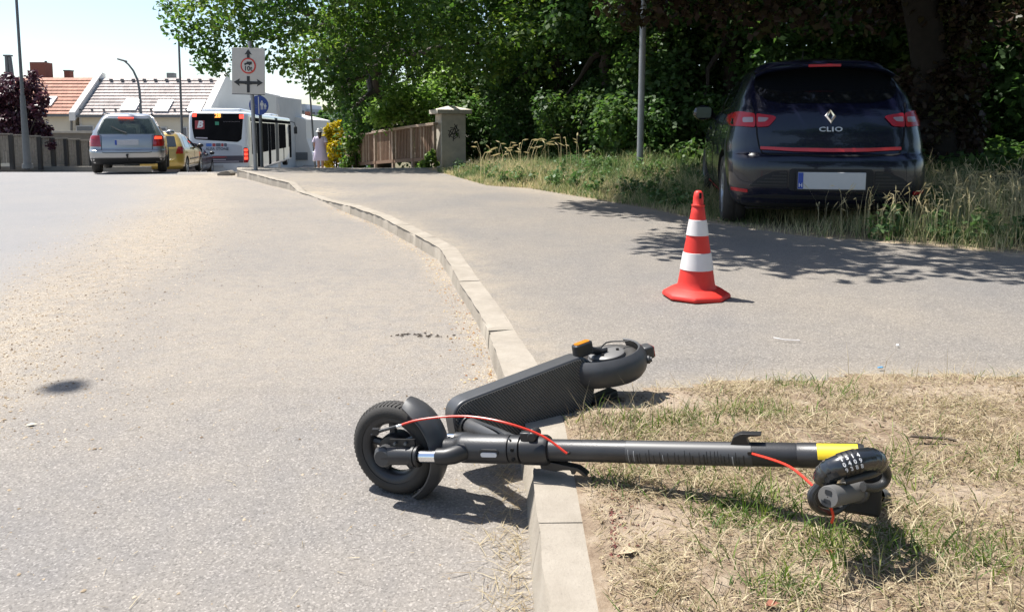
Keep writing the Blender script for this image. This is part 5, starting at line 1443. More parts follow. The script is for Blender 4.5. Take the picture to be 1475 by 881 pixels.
MB().tube([(0, 1.5, 1.47), (0, 1.42, 1.60)], [.008, .003], 6).build('aerial', M['blackplastic'], t)

# ---- silver estate car
sg = at(188, 250, 17.4); SA = R(-23.5)
t = thing('estate_car', 'silver estate car seen from behind with right brake lamp lit', 'car', (sg.x, 17.3, road_z(17.5)), -SA)
t.scale = (.92, .97, .97)
K = [(.25, .76, .14, 4.2, .2, .04), (.30, .82, .05, 4.3, .2, .05), (.40, .858, .0, 4.38, .2, .05), (.52, .868, -.01, 4.4, .2, .05), (.575, .868, .0, 4.38, .2, .05), (.60, .866, .045, 4.36, .2, .05), (.70, .862, .06, 4.3, .2, .05), (.80, .852, .075, 4.2, .2, .05), (.90, .83, .10, 3.5, .2, .05), (.96, .80, .13, 3.25, .18, .05), (1.1, .735, .22, 2.95, .16, .04), (1.25, .655, .34, 2.65, .14, .04), (1.36, .59, .44, 2.4, .13, .03), (1.42, .53, .48, 2.2, .14, .03), (1.455, .45, .56, 2.0, .16, .03)]
B = Body(K, 50)
winp = round_poly([(-.68, .965), (.68, .965), (.535, 1.345), (-.535, 1.345)], .05, 4)
c = MB(); wi = [(a * .955, .985 + (b - .965) * .93) for a, b in winp]
c.prism(wi, (0, 0, 0), (1, 0, 0), (0, 0, 1), (0, 1, 0), -.5, 5)
body = B.build(t, M['paint_silver'], arches=(.85, 3.4), ra=.345, w_in=.5, cuts=[c])
B.patch('rear_window', winp, 'rear', M['glass_tint'], t, .006, .08, thick=.0)
B.patch('windscreen', [(a * .9, b) for a, b in winp], 'front', M['glass_tint'], t, .006, .08, thick=.0)
rimp = [(a * 1.04, 1.155 + (b - 1.155) * 1.06) for a, b in winp]
hs = MB()
for x_ in (-.36, .0, .36):
    hs.box((x_, 1.55, 1.04), (.26, .10, .16))
for x_ in (-.38, .38): hs.box((x_, 2.5, 1.05), (.42, .12, .3)); hs.box((x_, 2.5, 1.25), (.25, .09, .14))
hs.build('seats', M['seat'], t, bevel=.03)
MB().box((0, 3.1, 1.28), (.22, .03, .06)).build('rear_view_mirror', M['blackplastic'], t)
o = MB().tube([(0, .10, .99), (-.18, .14, 1.06), (-.36, .20, 1.16)], [.018, .014, .007], 6).build('rear_wiper', M['blackplastic'], t)
MB().box((-.02, .385, 1.362), (.36, .03, .028)).build('brake_light', M['redlens_lit'], t)
for sgn in (-1, 1):
    lp = round_poly([(sgn * a, b) for a, b in [(.585, .665), (.845, .675), (.845, .80), (.82, .93), (.61, .93)]], .02, 3)
    o = B.patch('tail_lamp', lp, 'rear', M['redlens'], t, .012, .05)
    lp = round_poly([(sgn * a, b) for a, b in [(.625, .84), (.80, .845), (.79, .905), (.64, .91)]], .02, 3)
    B.patch('lamp_segment', lp, 'rear', plain('lit_brake', (.8, .06, .02), .2, emit=(1, .08, .03), estr=.8) if sgn > 0 else M['redlens'], o, .016, .05)
    B.patch('hatch_seam', strip([(sgn * a, b) for a, b in [(.66, .955), (.58, .93), (.575, .60), (.55, .53), (.48, .52)]], .014), 'rear', M['seam'], t, .004, .06)
    B.patch('side_window', round_poly([(.62, 1.0), (3.1, .97), (2.5, 1.33), (.75, 1.36)], .05, 3), 'left' if sgn < 0 else 'right', M['glass_dark'], t, .005, .1)
    MB().tube([(sgn * .56, .62, 1.445), (sgn * .56, .8, 1.485), (sgn * .54, 2.1, 1.485), (sgn * .53, 2.25, 1.45)], .016, 8).build('roof_rail', M['blackplastic'], t)
    for yy in (.85, 3.4): wheel(t, sgn * .765, yy, .315, .205, .205, M['alloy'], sgn, 7)
    MB().ball((sgn * .95, 2.75, 1.0), (.12, .07, .075), 12).build('side_mirror', M['paint_silver'], t)
B.patch('hatch_seam', [(-.48, .513), (.48, .513), (.48, .527), (-.48, .527)], 'rear', M['seam'], t, .004, .08)
B.patch('lower_bumper', round_poly([(-.76, .255), (.76, .255), (.855, .33), (.855, .392), (-.855, .392), (-.855, .33)], .02, 3), 'rear', M['blackmatt'], t, .012, .08)
B.patch('bumper_strip', [(-.855, .40), (.855, .40), (.855, .405), (-.855, .405)], 'rear', M['seam'], t, .006, .1)
fy = B.bvh.ray_cast(Vector((0, -3, .78)), Vector((0, 1, 0)))[0].y
pl = MB().box((.0, fy - .012, .765), (.54, .014, .125)).build('number_plate', plain('silver_plate', (.42, .43, .46), .5), t, bevel=.003)
MB().box((-.25, fy - .0205, .765), (.045, .004, .118)).build('country_band', M['plateblue'], pl)
MB().tube([(0, .06, .33), (0, -.06, .37), (0, -.075, .45)], .018, 8).build('tow_bar', M['blackplastic'], t); 
MB().ball((0, -.075, .465), .032, 10).build('tow_ball', M['blackplastic'], t)
MB().box((0, 2.2, .27), (1.2, 3.3, .10)).build('underbody', M['blackmatt'], t)
MB().cyl((-.1, .35, .26), (.25, .35, .26), .08, n=12).build('exhaust_box', M['darksteel'], t)

# ---- cars further on
def far_car(name, label, px, d, heading, paint, K, arches, wins, r=.295, lampz=(.72, .95)):
    o_ = at(px, 250, d)
    t = thing(name, label, 'car', (o_.x, d, road_z(d + 1)), -heading)
    B = Body(K, 44); B.build(t, paint, arches=arches, ra=r + .035, w_in=.5)
    for sgn, vw in ((-1, 'left'), (1, 'right')):
        for wn in wins: B.patch('side_window', round_poly(wn, .04, 3), vw, M['glass_dark'], t, .005, .1)
        for yy in arches: wheel(t, sgn * (K[4][1] - .10), yy, r, .185, .205, M['alloy'], sgn, 7)
        B.patch('tail_lamp', round_poly([(sgn * .60, lampz[0]), (sgn * .80, lampz[0]), (sgn * .79, lampz[1]), (sgn * .66, lampz[1])], .02, 3), 'rear', M['redlens'], t, .012, .05)
        B.patch('side_strip', [(arches[0] + .45, .50), (arches[1] - .45, .50), (arches[1] - .45, .545), (arches[0] + .45, .545)], vw, M['blackplastic'], t, .012, .1)
        ym = (arches[0] + arches[1]) / 2
        for yy in (ym + .05, arches[1] - .25):
            B.patch('door_seam', strip([(yy, .92), (yy - .01, .6), (yy - .03, .32)], .014), vw, M['seam'], t, .004, .1)
        MB().box((sgn * (K[6][1] + .015), ym - .12, .83), (.03, .16, .03)).build('door_handle', M['blackplastic'], t)
        m = MB(); m.ball((sgn * .93, wins[-1][1][0] - .12, wins[-1][1][1] + .05), (.11, .07, .075), 12); m.build('side_mirror', M['blackplastic'], t)
        B.patch('headlight', round_poly([(sgn * .45, .62), (sgn * .74, .66), (sgn * .72, .76), (sgn * .48, .74)], .03, 3), 'front', M['lens'], t, .01, .06)
    MB().box((0, 2.0, .25), (1.2, 3.2, .1)).build('underbody', M['blackmatt'], t)
    return t, B
KY_ = [(.22, .74, .12, 3.7, .2, .05), (.32, .81, .02, 3.78, .24, .06), (.45, .83, 0, 3.8, .26, .06), (.58, .832, .01, 3.78, .28, .06), (.70, .83, .04, 3.7, .28, .06), (.82, .822, .07, 3.4, .26, .06), (.90, .80, .10, 2.95, .24, .06), (1.0, .755, .17, 2.75, .2, .05), (1.15, .685, .30, 2.45, .18, .05), (1.30, .60, .43, 2.1, .16, .04), (1.38, .53, .50, 1.8, .16, .04), (1.42, .44, .6, 1.5, .18, .03)]
t, B = far_car('yellow_hatchback', 'mustard yellow hatchback waiting ahead of the silver estate car', 225, 24.1, R(-12.5), M['paint_gold'], KY_, (.70, 3.12), [[(.62, .93), (1.35, .91), (1.35, 1.28), (.92, 1.27)], [(1.43, .91), (2.62, .90), (2.06, 1.24), (1.43, 1.29)]])
B.patch('rear_window', round_poly([(-.62, .95), (.62, .95), (.50, 1.30), (-.50, 1.30)], .05, 3), 'rear', M['glass_dark'], t, .005, .1)
B.patch('sill_strip', [(1.0, .235), (2.8, .235), (2.8, .29), (1.0, .29)], 'right', M['frame_w'], t, .012, .1)
KD = [(.20, .74, .12, 4.1, .2, .05), (.30, .82, .02, 4.2, .24, .06), (.45, .85, 0, 4.22, .26, .06), (.58, .852, .01, 4.2, .28, .06), (.70, .85, .04, 4.1, .28, .06), (.80, .842, .07, 3.9, .26, .06), (.88, .82, .10, 3.35, .24, .06), (.98, .775, .2, 3.1, .2, .05), (1.12, .705, .40, 2.75, .18, .05), (1.26, .62, .62, 2.35, .16, .04), (1.35, .55, .75, 2.05, .16, .04), (1.39, .45, .9, 1.7, .18, .03)]
t, B = far_car('dark_hatchback', 'dark plum coloured car between the yellow hatchback and the bus', 250, 28.4, R(-12.5), M['paint_dark'], KD, (.78, 3.38), [[(.75, .92), (1.55, .89), (1.55, 1.25), (1.15, 1.24)], [(1.63, .89), (3.0, .88), (2.32, 1.22), (1.63, 1.26)]])
# red car far on the left lane, only its roof shows
t, B = far_car('red_car', 'red car roof showing just left of the bus', 246, 46, R(-12), M['paint_red'], KD, (.78, 3.38), [[(.75, .92), (1.55, .89), (1.55, 1.25), (1.15, 1.24)], [(1.63, .89), (3.0, .88), (2.32, 1.22), (1.63, 1.26)]])
t.location.z = at(268, 196, 46).z - 1.40
# white car behind the walking woman
t, B = far_car('white_car', 'white car half hidden behind the woman and the yellow bush', 484, 40, R(20), M['paint_white'], KD, (.78, 3.38), [[(.75, .92), (1.55, .89), (1.55, 1.25), (1.15, 1.24)], [(1.63, .89), (3.0, .88), (2.32, 1.22), (1.63, 1.26)]])
t.location.z = at(484, 229, 40).z - 1.25

# ---- city bus
bo = at(314, 200, 33.0); BA = R(-10.5); zb0 = at(314, 161, 33).z - 3.07
t = thing('city_bus', 'white articulated city bus on line 28 seen from behind', 'bus', (bo.x, 33.0, zb0), -BA)
W_ = 1.275
K = [(.30, 1.20, .08, 17.9, .16, .03), (.40, 1.265, .02, 17.95, .18, .04), (.8, W_, 0, 18, .18, .05), (1.4, W_, 0.02, 18, .18, .06), (1.8, W_, .05, 18, .18, .06), (2.4, 1.27, .10, 18, .18, .06), (2.85, 1.255, .15, 17.95, .18, .06), (3.0, 1.22, .19, 17.9, .2, .06), (3.07, 1.10, .28, 17.8, .2, .05)]
B = Body(K, 40, taper=0)
B.build(t, M['paint_white'], arches=(3.2, 15.1), ra=.52, w_in=.7)
B.patch('rear_window', round_poly([(-1.10, 2.99), (-1.10, 2.4), (-1.02, 1.90), (-.94, 1.84), (-.6, 1.82), (.45, 1.75), (.82, 1.72), (.98, 1.84), (1.03, 2.4), (1.08, 2.99)], .06, 3), 'rear', M['bus_glass'], t, .006, .15)
for sgn, zc in ((-1, 2.93), (1, 2.86)):
    B.patch('marker_lamp', round_poly([(sgn * .90, zc - .09), (sgn * 1.08, zc - .09), (sgn * 1.08, zc + .09), (sgn * .90, zc + .09)], .02, 2), 'rear', M['redlens_lit'], t, .012, .08)
    o = B.patch('tail_lamp', round_poly([(sgn * 1.05, .80), (sgn * 1.22, .80), (sgn * 1.26, .95), (sgn * 1.26, 1.35), (sgn * 1.20, 1.48), (sgn * 1.06, 1.48)], .04, 3), 'rear', M['lampred'], t, .012, .08)
    for zz in (1.0, 1.18, 1.36):
        B.patch('lamp_segment', round_poly([(sgn * 1.08, zz - .06), (sgn * 1.22, zz - .06), (sgn * 1.22, zz + .06), (sgn * 1.08, zz + .06)], .02, 2), 'rear', M['redlens_lit'], o, .016, .08)
def by(x, z): return B.bvh.ray_cast(Vector((x, -3, z)), Vector((0, 1, 0)))[0].y
M['led'] = plain('led_orange', (.9, .3, .05), .5, emit=(1, .33, .06), estr=1.3)
M['adgrey'] = plain('advert_panel', (.46, .48, .52), .5, var=.05)
M['addark'] = plain('advert_dark', (.075, .065, .085), .5)
M['adred'] = plain('advert_red', (.40, .06, .06), .5); M['adblue'] = plain('advert_blue', (.08, .18, .48), .5)
M['adgreen'] = plain('badge_green', (.05, .28, .16), .5); M['adprint'] = plain('advert_print', (.10, .11, .14), .5); M['pale'] = plain('pale_print', (.55, .5, .52), .5)
def btext(txt, mat, x, z, size, sx=1, shear=0, bold=0, name='lettering', sp=1):
    tl = math.atan2(by(x, z + .1) - by(x, z - .1), .2)
    return text_part(name, txt, mat, t, (x, by(x, z) - .022, z), size, (R(90) - tl, 0, 0), .003, sx, shear, bold, sp)
B.patch('display_panel', round_poly([(-.18, 2.80), (.20, 2.80), (.20, 2.98), (-.18, 2.98)], .01, 2), 'rear', M['blackmatt'], t, .012, .1)
btext('28', M['led'], .0, 2.895, .26, 1.0, bold=.008, name='route_number')
lg = B.patch('logo_square', [(-.97, 2.30), (-.57, 2.30), (-.57, 2.68), (-.97, 2.68)], 'rear', M['adred'], t, .012, .12)
btext('B', M['white'], -.77, 2.50, .40, 1.0, .25, .02, name='logo_letter')
btext('bkv www.sopronbus', M['pale'], .60, 2.62, .09) if False else None
btext('- - - - - - - - - - - -', M['pale'], .58, 2.64, .10)
B.patch('green_badge', [(-.12, 2.48), (.04, 2.48), (.04, 2.63), (-.12, 2.63)], 'rear', M['adgreen'], t, .012, .1)
B.patch('window_print', [(-.95, 1.89), (-.45, 1.875), (-.45, 1.93), (-.95, 1.945)], 'rear', M['pale'], t, .010, .2)
B.patch('engine_hatch', round_poly([(-1.0, .82), (1.0, .82), (1.0, 1.55), (.75, 1.62), (-.75, 1.70), (-1.0, 1.66)], .05, 3), 'rear', M['adgrey'], t, .006, .15)
B.patch('advert_band', [(-1.18, .80), (1.04, .80), (1.04, 1.12), (-1.18, 1.12)], 'rear', M['addark'], t, .010, .15)
for (a, b, mt_) in ((-.52, -.28, 'adblue'), (-.25, -.12, 'adred'), (-.10, .10, 'adprint'), (.12, .22, 'adred'), (.24, .36, 'adprint')):
    B.patch('advert_block', round_poly([(a, 1.53), (b, 1.53), (b, 1.67), (a, 1.67)], .03, 2), 'rear', M[mt_], t, .012, .1)
btext('ALFA STONE', M['adprint'], -.05, 1.42, .17, 1.0, 0, .003)
btext('A L B A', M['adred'], -.02, 1.06, .10, 2.4); btext('mail  info  28 100 100', M['pale'], .1, .88, .085, 1.2) if False else None
B.patch('advert_line', [(-.5, 1.03), (.25, 1.03), (.25, 1.09), (-.5, 1.09)], 'rear', M['adred'], t, .013, .2)
B.patch('advert_line', [(-.3, .93), (.30, .93), (.30, .96), (-.3, .96)], 'rear', M['pale'], t, .013, .2)
B.patch('advert_line', [(-.5, .85), (.85, .85), (.85, .88), (-.5, .88)], 'rear', M['pale'], t, .013, .2)
fy = by(0, .65)
MB().box((-.08, fy - .012, .66), (.54, .02, .12)).build('number_plate', M['plate'], t)
for (a, b, c, d2) in [(1.0, 2.5, 1.15, 2.62), (4.2, 6.4, 1.15, 2.62), (7.5, 9.3, 1.15, 2.62), (10.9, 13.2, 1.15, 2.62), (13.3, 14.4, 1.15, 2.62), (15.9, 16.2, 1.15, 2.62)]:
    for vw in ('right', 'left'): B.patch('side_window', round_poly([(a, c), (b, c), (b, d2), (a, d2)], .06, 2), vw, M['bus_glass'], t, .006, .5)
for (a, b) in [(2.6, 3.9), (6.5, 7.4), (13.0, 13.3), (16.3, 17.5)]:
    B.patch('door', round_poly([(a, .42), (b, .42), (b, 2.62), (a, 2.62)], .05, 2), 'right', M['bus_glass'], t, .008, .5)
B.patch('bellows', [(9.5, .45), (10.7, .45), (10.7, 2.95), (9.5, 2.95)], 'right', M['blackmatt'], t, .012, .5)
B.patch('roof_band', [(.9, 2.66), (17.4, 2.66), (17.4, 2.84), (.9, 2.84)], 'right', M['bus_glass'], t, .005, .6)
for (a, b) in ((1.0, 3.4), (5.0, 8.0), (11.5, 14.5)):
    MB().box((0, (a + b) / 2, 3.14), (1.7, b - a, .22)).build('roof_unit', M['paint_white'], t, bevel=.08)
for sgn in (-1, 1):
    for yy in (3.2, 15.1): wheel(t, sgn * 1.12, yy, .48, .28, .30, M['alloy'], sgn, 8)
    MB().tube([(sgn * 1.2, 17.9, 2.85), (sgn * 1.45, 18.3, 2.75), (sgn * 1.5, 18.3, 2.45)], .03, 6).build('mirror_arm', M['blackplastic'], t)
    MB().box((sgn * 1.5, 18.3, 2.25), (.22, .1, .5)).build('side_mirror', M['blackplastic'], t, bevel=.03)
MB().box((0, 9, .35), (2.2, 17, .2)).build('underbody', M['blackmatt'], t)

# ------------------------------------------------------------------ traffic cone
cz = path_z(on(1002, 430, .117).x, on(1002, 430, .117).y)
cb = on(1002.5, 427, cz)
t = thing('traffic_cone', 'red traffic cone with two white bands on the grey path', 'cone', tuple(cb), R(8))
s_ = (cb.y * CP - (cz - CAMH) * SP) / F
Hc = 153 * s_; bw = 45 * s_
m = MB()
oc = [(bw * math.cos(R(22.5 + 45 * k)) / math.cos(R(22.5)) * (1.0 if k % 2 else 1.0), bw * math.sin(R(22.5 + 45 * k)) / math.cos(R(22.5))) for k in range(8)]
vs = [(x, y, 0) for x, y in oc] + [(x, y, .022) for x, y in oc] + [(x * .72, y * .72, .052) for x, y in oc]
m.add(vs, [list(range(8))[::-1]] + [[k * 8 + j, k * 8 + (j + 1) % 8, (k + 1) * 8 + (j + 1) % 8, (k + 1) * 8 + j] for k in range(2) for j in range(8)] + [list(range(16, 24))])
m.build('base', M['conered'], t, bevel=.014, seg=3)
def rr(z): 
    f = (z - .05) / (Hc - .05); return bw * .60 + (.024 - bw * .60) * min(1, f / .93)
m = MB(); m.lathe([(rr(.045) + .012, .045), (rr(.06), .065)] + [(rr(z), z) for z in np.linspace(.09, Hc * .86, 10)] + [(rr(Hc * .86) - .003, Hc * .865), (.026, Hc * .94), (.021, Hc * .985), (.012, Hc), (0.001, Hc)], (0, 0, 0), (0, 0, 1), 36)
m.build('body', M['conered'], t, smooth=50)
for z0, z1 in ((.265, .425), (.585, .73)):
    m = MB(); m.lathe([(rr(z0 * Hc) + .0005, z0 * Hc), (rr(z0 * Hc) + .0032, z0 * Hc + .001), (rr(z1 * Hc) + .0032, z1 * Hc - .001), (rr(z1 * Hc) + .0005, z1 * Hc)], (0, 0, 0), (0, 0, 1), 36)
    m.build('reflective_band', M['conewhite'], t, smooth=50)
m = MB(); m.box((.0, -.021, Hc * .955), (.012, .012, .03)); m.build('tip_slot', M['seam'], t)
m = MB(); m.lathe([(rr(Hc*.86)+.003, -.004), (rr(Hc*.86)+.004, .004), (rr(Hc*.86)-.004, .006)], (0, 0, Hc * .86), (0, 0, 1), 30); m.build('collar', M['conered'], t)

# ------------------------------------------------------------------ electric scooter lying over the kerb
G0 = on(572, 706, 0.0)
WR = .127
O = G0 + Vector((0, 0, WR - .003))
E = at(1246, 657, 1.52)
S = (E - O).normalized()
Zv = Vector((0, 0, 1))
U = (Zv - S * Zv.dot(S)).normalized()
A = U.cross(S).normalized()
if A.y > 0: A = -A
STEM_LEN = (E - O).length
def su(u):
    lo, hi = -.2, 1.4
    for _ in range(50):
        m_ = (lo + hi) / 2
        if proj(O + S * m_)[0] < u: lo = m_
        else: hi = m_
    return lo
def fp(s, u=0.0, a=0.0): return O + S * s + U * u + A * a
root = thing('electric_scooter', 'dark grey electric scooter lying on its side across the kerb', 'scooter', (O.x, O.y, 0))
def part(mb, name, mat, parent=None, **k): return mb.build(name, mat, parent or root, world=True, **k)
# front wheel
m = MB(); hw = .029
prof = []
for i in range(17):
    a = -math.pi * .62 + math.pi * 1.24 * i / 16; prof.append((WR - .026 + .026 * math.cos(a), .031 * math.sin(a)))
prof = [(WR - .036, -.024)] + prof + [(WR - .036, .024)]
m.lathe(prof, O, A, 56, close=True)
tyre = part(m, 'front_tyre', M['rubber'])
m = MB()
for k in range(64):
    a = 2 * math.pi * k / 64; e1, e2 = S, A.cross(S)
    d = e1 * math.cos(a) + e2 * math.sin(a); tt = -e1 * math.sin(a) + e2 * math.cos(a)
    for sg in (-1, 1):
        p0 = O + d * (WR - .0006) + A * (.006 * sg) + tt * (.001); p1 = O + d * (WR - .007) + A * (.021 * sg) + tt * .010
        m.tube([p0, p1], [.0022, .0028], 4, flat=.4)
part(m, 'tread_blocks', M['rubber'], tyre)
m = MB(); rr_ = WR - .036
m.lathe([(rr_ + .006, -.026), (rr_ + .006, .026), (rr_ - .004, .027), (rr_ - .016, .020), (rr_ - .022, .012), (rr_ - .022, -.012), (rr_ - .016, -.020), (rr_ - .004, -.027)], O, A, 48, close=True)
for k in range(5):
    a = 2 * math.pi * k / 5 + .35; d = S * math.cos(a) + U * math.sin(a)
    m.tube([O + d * .03, O + d * (rr_ - .012)], [.012, .010], 8, flat=.9, up=A)
rim = part(m, 'front_rim', M['darkmetal'], tyre)
m = MB(); m.lathe([(.001, -.03), (.038, -.03), (.042, -.02), (.042, .018), (.038, .026), (.02, .03), (.001, .03)], O, A, 32)
part(m, 'hub', M['blackplastic'], tyre)
# fork leg, suspension, hub caps
for sg in (1, -1):
    aa = .058 * sg
    m = MB(); m.lathe([(.001, .021), (.020, .020), (.026, .014), (.027, -.010), (.024, -.014)], fp(0, 0, aa), A * sg, 24); part(m, 'axle_cap', M['greymetal'])
    m = MB(); m.tube([fp(-.022, 0, aa), fp(0, 0, aa), fp(.10, 0, aa * .98)], [.022, .025, .0225], 18, flat=.85, up=A); leg = part(m, 'fork_leg', M['darkmetal'])
    m = MB(); m.lathe([(.0225, 0), (.0275, .001), (.0275, .008), (.0245, .0085), (.0245, .012), (.027, .0125), (.027, .018), (.020, .019)], fp(.085, 0, aa * .98), S, 22); part(m, 'fork_collar', M['blackplastic'], leg)
    m = MB(); m.cyl(fp(.10, 0, aa * .98), fp(.165, 0, aa * .95), .0165, n=20); part(m, 'suspension_rod', M['chrome'], leg)
    m = MB(); m.tube([fp(.155, 0, aa * .95), fp(.178, 0, aa * .95), fp(.196, .001, aa * .8), fp(.215, .002, aa * .4)], [.0205, .021, .023, .024], 14); part(m, 'fork_yoke', M['blackplastic'], leg)
    # brake arm bracket
    m = MB(); m.box(fp(.055, .033, aa * .9), (.075, .006, .02), rot=Matrix((S, A, U)).transposed()); part(m, 'bracket', M['blackplastic'], leg)
for q in (.036, .068):
    m = MB(); m.cyl(fp(q, .034, .058), fp(q, .034, .064), .004, n=10); part(m, 'bracket_bolt', M['darksteel'])
# front mudguard: a curved shell over the stem side of the wheel
m = MB(); vs = []; nseg, nw = 22, 7
a0, a1 = R(-64), R(66)
for i in range(nseg + 1):
    a = a0 + (a1 - a0) * i / nseg; d = S * math.cos(a) + U * math.sin(a)
    for layer, off in ((0, 0), (1, .004)):
        for j in range(nw):
            q = (j / (nw - 1) - .5) * 2; ww = .046 * (1 - .35 * max(0, (i - nseg * .8) / (nseg * .2)) ** 2)
            r_ = WR + .020 + off - .020 * abs(q) ** 3
            vs.append(O + d * r_ + A * (q * (ww + off * .3)))
st = nw * 2; fs = []
for i in range(nseg):
    for j in range(nw - 1):
        b0, b1 = i * st + j, (i + 1) * st + j
        fs.append([b0, b0 + 1, b1 + 1, b1]); fs.append([b0 + nw, b1 + nw, b1 + nw + 1, b0 + nw + 1])
    for j in (0, nw - 1):
        fs.append([i * st + j, (i + 1) * st + j, (i + 1) * st + nw + j, i * st + nw + j])
for i in (0, nseg): 
    for j in range(nw - 1): fs.append([i * st + j, i * st + j + 1, i * st + nw + j + 1, i * st + nw + j])
m.add(vs, fs); part(m, 'front_mudguard', M['greymetal'], smooth=50)
# steering head
s1, s2, s3 = su(666), su(737), su(792)
m = MB(); m.lathe([(.012, s1 - .055), (.024, s1 - .05), (.026, s1 - .02), (.030, s1 - .008), (.0355, s1), (.0365, s1 + .008), (.0365, s2 - .01), (.035, s2 - .002), (.030, s2)], O, S, 32)
head = part(m, 'steering_head', M['darkmetal'])
m = MB(); sm = su(713) 
m.prism(round_poly([(-.026, -.009), (.026, -.009), (.026, .009), (-.026, .009)], .009, 5), fp(sm, .004, .0355), S, U, A, -.01, .0035); part(m, 'reflector_frame', M['blackplastic'], head)
m = MB(); m.prism(round_poly([(-.022, -.0055), (.022, -.0055), (.022, .0055), (-.022, .0055)], .0055, 5), fp(sm, .001, .039), S, U, A, -.004, .0035); part(m, 'reflector', M['lens'], head)
m = MB(); m.lathe([(.029, s2), (.035, s2 + .002), (.035, s2 + .028), (.030, s2 + .03), (.030, s2 + .033), (.037, s2 + .035), (.037, s3 - .008), (.033, s3), (.026, s3 + .002)], O, S, 30)
clamp = part(m, 'folding_clamp', M['blackplastic'])
m = MB(); m.box(fp(s2 + .05, .038, .012), (.028, .02, .026), rot=Matrix((S, A, U)).transposed()); m.cyl(fp(s2 + .068, .04, .025), fp(s2 + .068, .04, -.02), .012, n=14); part(m, 'clamp_bracket', M['blackplastic'], clamp, bevel=.003)
for (q, uu) in ((s2 + .016, .012), (s2 + .016, -.012)):
    m = MB(); m.cyl(fp(q, uu, .031), fp(q, uu, .0362), .0045, n=12); part(m, 'clamp_bolt', M['seam'], clamp)
m = MB(); m.prism(round_poly([(-.018, -.022), (-.016, -.044), (.02, -.050), (.045, -.046), (.062, -.0455), (.062, -.056), (.072, -.056), (.075, -.046), (.092, -.058), (.102, -.060), (.102, -.056), (.082, -.040), (.03, -.030)], .004, 3), fp(s3 - .01, 0, 0), S, U, A, -.012, .012); part(m, 'folding_lever', M['blackplastic'], clamp, bevel=.002)
# stem tube with stickers
sE = STEM_LEN
m = MB(); m.lathe([(.0235, s3 - .01), (.0262, s3), (.0262, su(1147)), (.0256, su(1147) + .002), (.0270, su(1147) + .004), (.0275, sE - .01), (.024, sE), (.001, sE + .002)], O, S, 36)
stem = part(m, 'stem', M['darkmetal'])
def wrap(name, sa, sb, r_, aa, ab, mat, n=14):
    mb = MB(); mb.lathe([(r_, sa), (r_ + .0007, sa + .0006), (r_ + .0007, sb - .0006), (r_, sb)], O, S, n, a0=aa, a1=ab, ref=A); return part(mb, name, mat, stem)
sgnU = 1 if S.cross(A).dot(U) > 0 else -1
def ang(a, b): return (a * sgnU, b * sgnU) if sgnU > 0 else (b * sgnU, a * sgnU)
wrap('data_sticker', su(904), su(1084), .0263, *ang(R(-80), R(85)), M['sticker'])
q0 = su(908); q1 = su(1080); rnd = random.Random(4); q = q0
while q < q1 - .012:
    k = rnd.uniform(.001, .003); L0 = rnd.uniform(-35, -5); L1 = rnd.uniform(20, 60)
    wrap('sticker_line', q, q + k, .0271, *ang(R(-L1), R(-L0)), M['stickerwhite'] if rnd.random() < .16 else M['blackplastic'], 8); q += rnd.uniform(.005, .016)
wrap('yellow_sticker', su(1178), sE - .012, .0276, *ang(R(5), R(85)), M['yellow'])
m = MB(); m.prism(round_poly([(-.022, .022), (.022, .022), (.016, .036), (.018, .043), (.048, .046), (.048, .049), (.005, .050), (-.012, .042)], .003, 3), fp(su(1068), 0, .0), S, U, A, -.010, .010); part(m, 'folding_hook', M['blackplastic'], stem, bevel=.002)
m = MB(); m.prism(round_poly([(-.008, -.004), (.008, -.004), (.008, .004), (-.008, .004)], .003, 3), fp(su(1084), .012, .0225), S, U, A, 0, .004); part(m, 'cable_port', M['blackplastic'], stem)
m = MB(); m.cyl(fp(su(822), .004, .022), fp(su(822) + .006, .004, .029), .0035, n=10); part(m, 'cable_port', M['blackplastic'], stem)
# red brake cable
def smooth_pts(P_, n=8):
    out = []
    P_ = [Vector(p) for p in P_]
    for i in range(len(P_) - 1):
        p0, p1, p2, p3 = P_[max(i - 1, 0)], P_[i], P_[i + 1], P_[min(i + 2, len(P_) - 1)]
        for j in range(n):
            t_ = j / n
            out.append(.5 * ((2 * p1) + (p2 - p0) * t_ + (2 * p0 - 5 * p1 + 4 * p2 - p3) * t_ ** 2 + (3 * p1 - p0 - 3 * p2 + p3) * t_ ** 3))
    return out + [P_[-1]]
dW = O.y - .07
cab = smooth_pts([at(574, 613, dW), at(600, 605, dW - .005), at(640, 600, dW - .02), at(680, 600, dW - .05), at(730, 609, dW - .09), at(780, 627, dW - .11), fp(su(822), .004, .029)])
m = MB(); m.tube(cab, .0029, 8); part(m, 'brake_cable', M['red_cable'])
m = MB(); m.tube([at(578, 612, dW), at(560, 617, dW + .01), at(545, 621, dW + .015)], [.0045, .004, .005], 8); m.tube([at(548, 618, dW + .015), at(535, 626, dW + .02)], .003, 6); m.box(at(541, 621, dW + .015), (.016, .012, .016)); part(m, 'cable_clamp', M['blackplastic'])
m = MB(); m.cyl(at(579, 612, dW), at(571, 614, dW), .0042, n=10); part(m, 'cable_ferrule', M['chrome'])
# deck
M['deckpaint'] = plain('deck_paint', (0.062, 0.063, 0.066), 0.42, metal=.2, var=.15, scale=30)
TF, TR = at(652, 583, 2.00), at(843, 511, 2.235)
D = (TR - TF).normalized()
Wv = (Zv - D * Zv.dot(D)).normalized()
Nv = D.cross(Wv)
if Nv.y > 0: Nv = -Nv
N_T = (Nv + Wv * .06).normalized(); Nv = (N_T - D * N_T.dot(D)).normalized(); Wv = (D.cross(Nv)); 
if Wv.z < 0: Wv = -Wv
LD = (TR - TF).length
DW = .168
def dp(d, w_, n): return TF + D * d + Wv * w_ + Nv * n
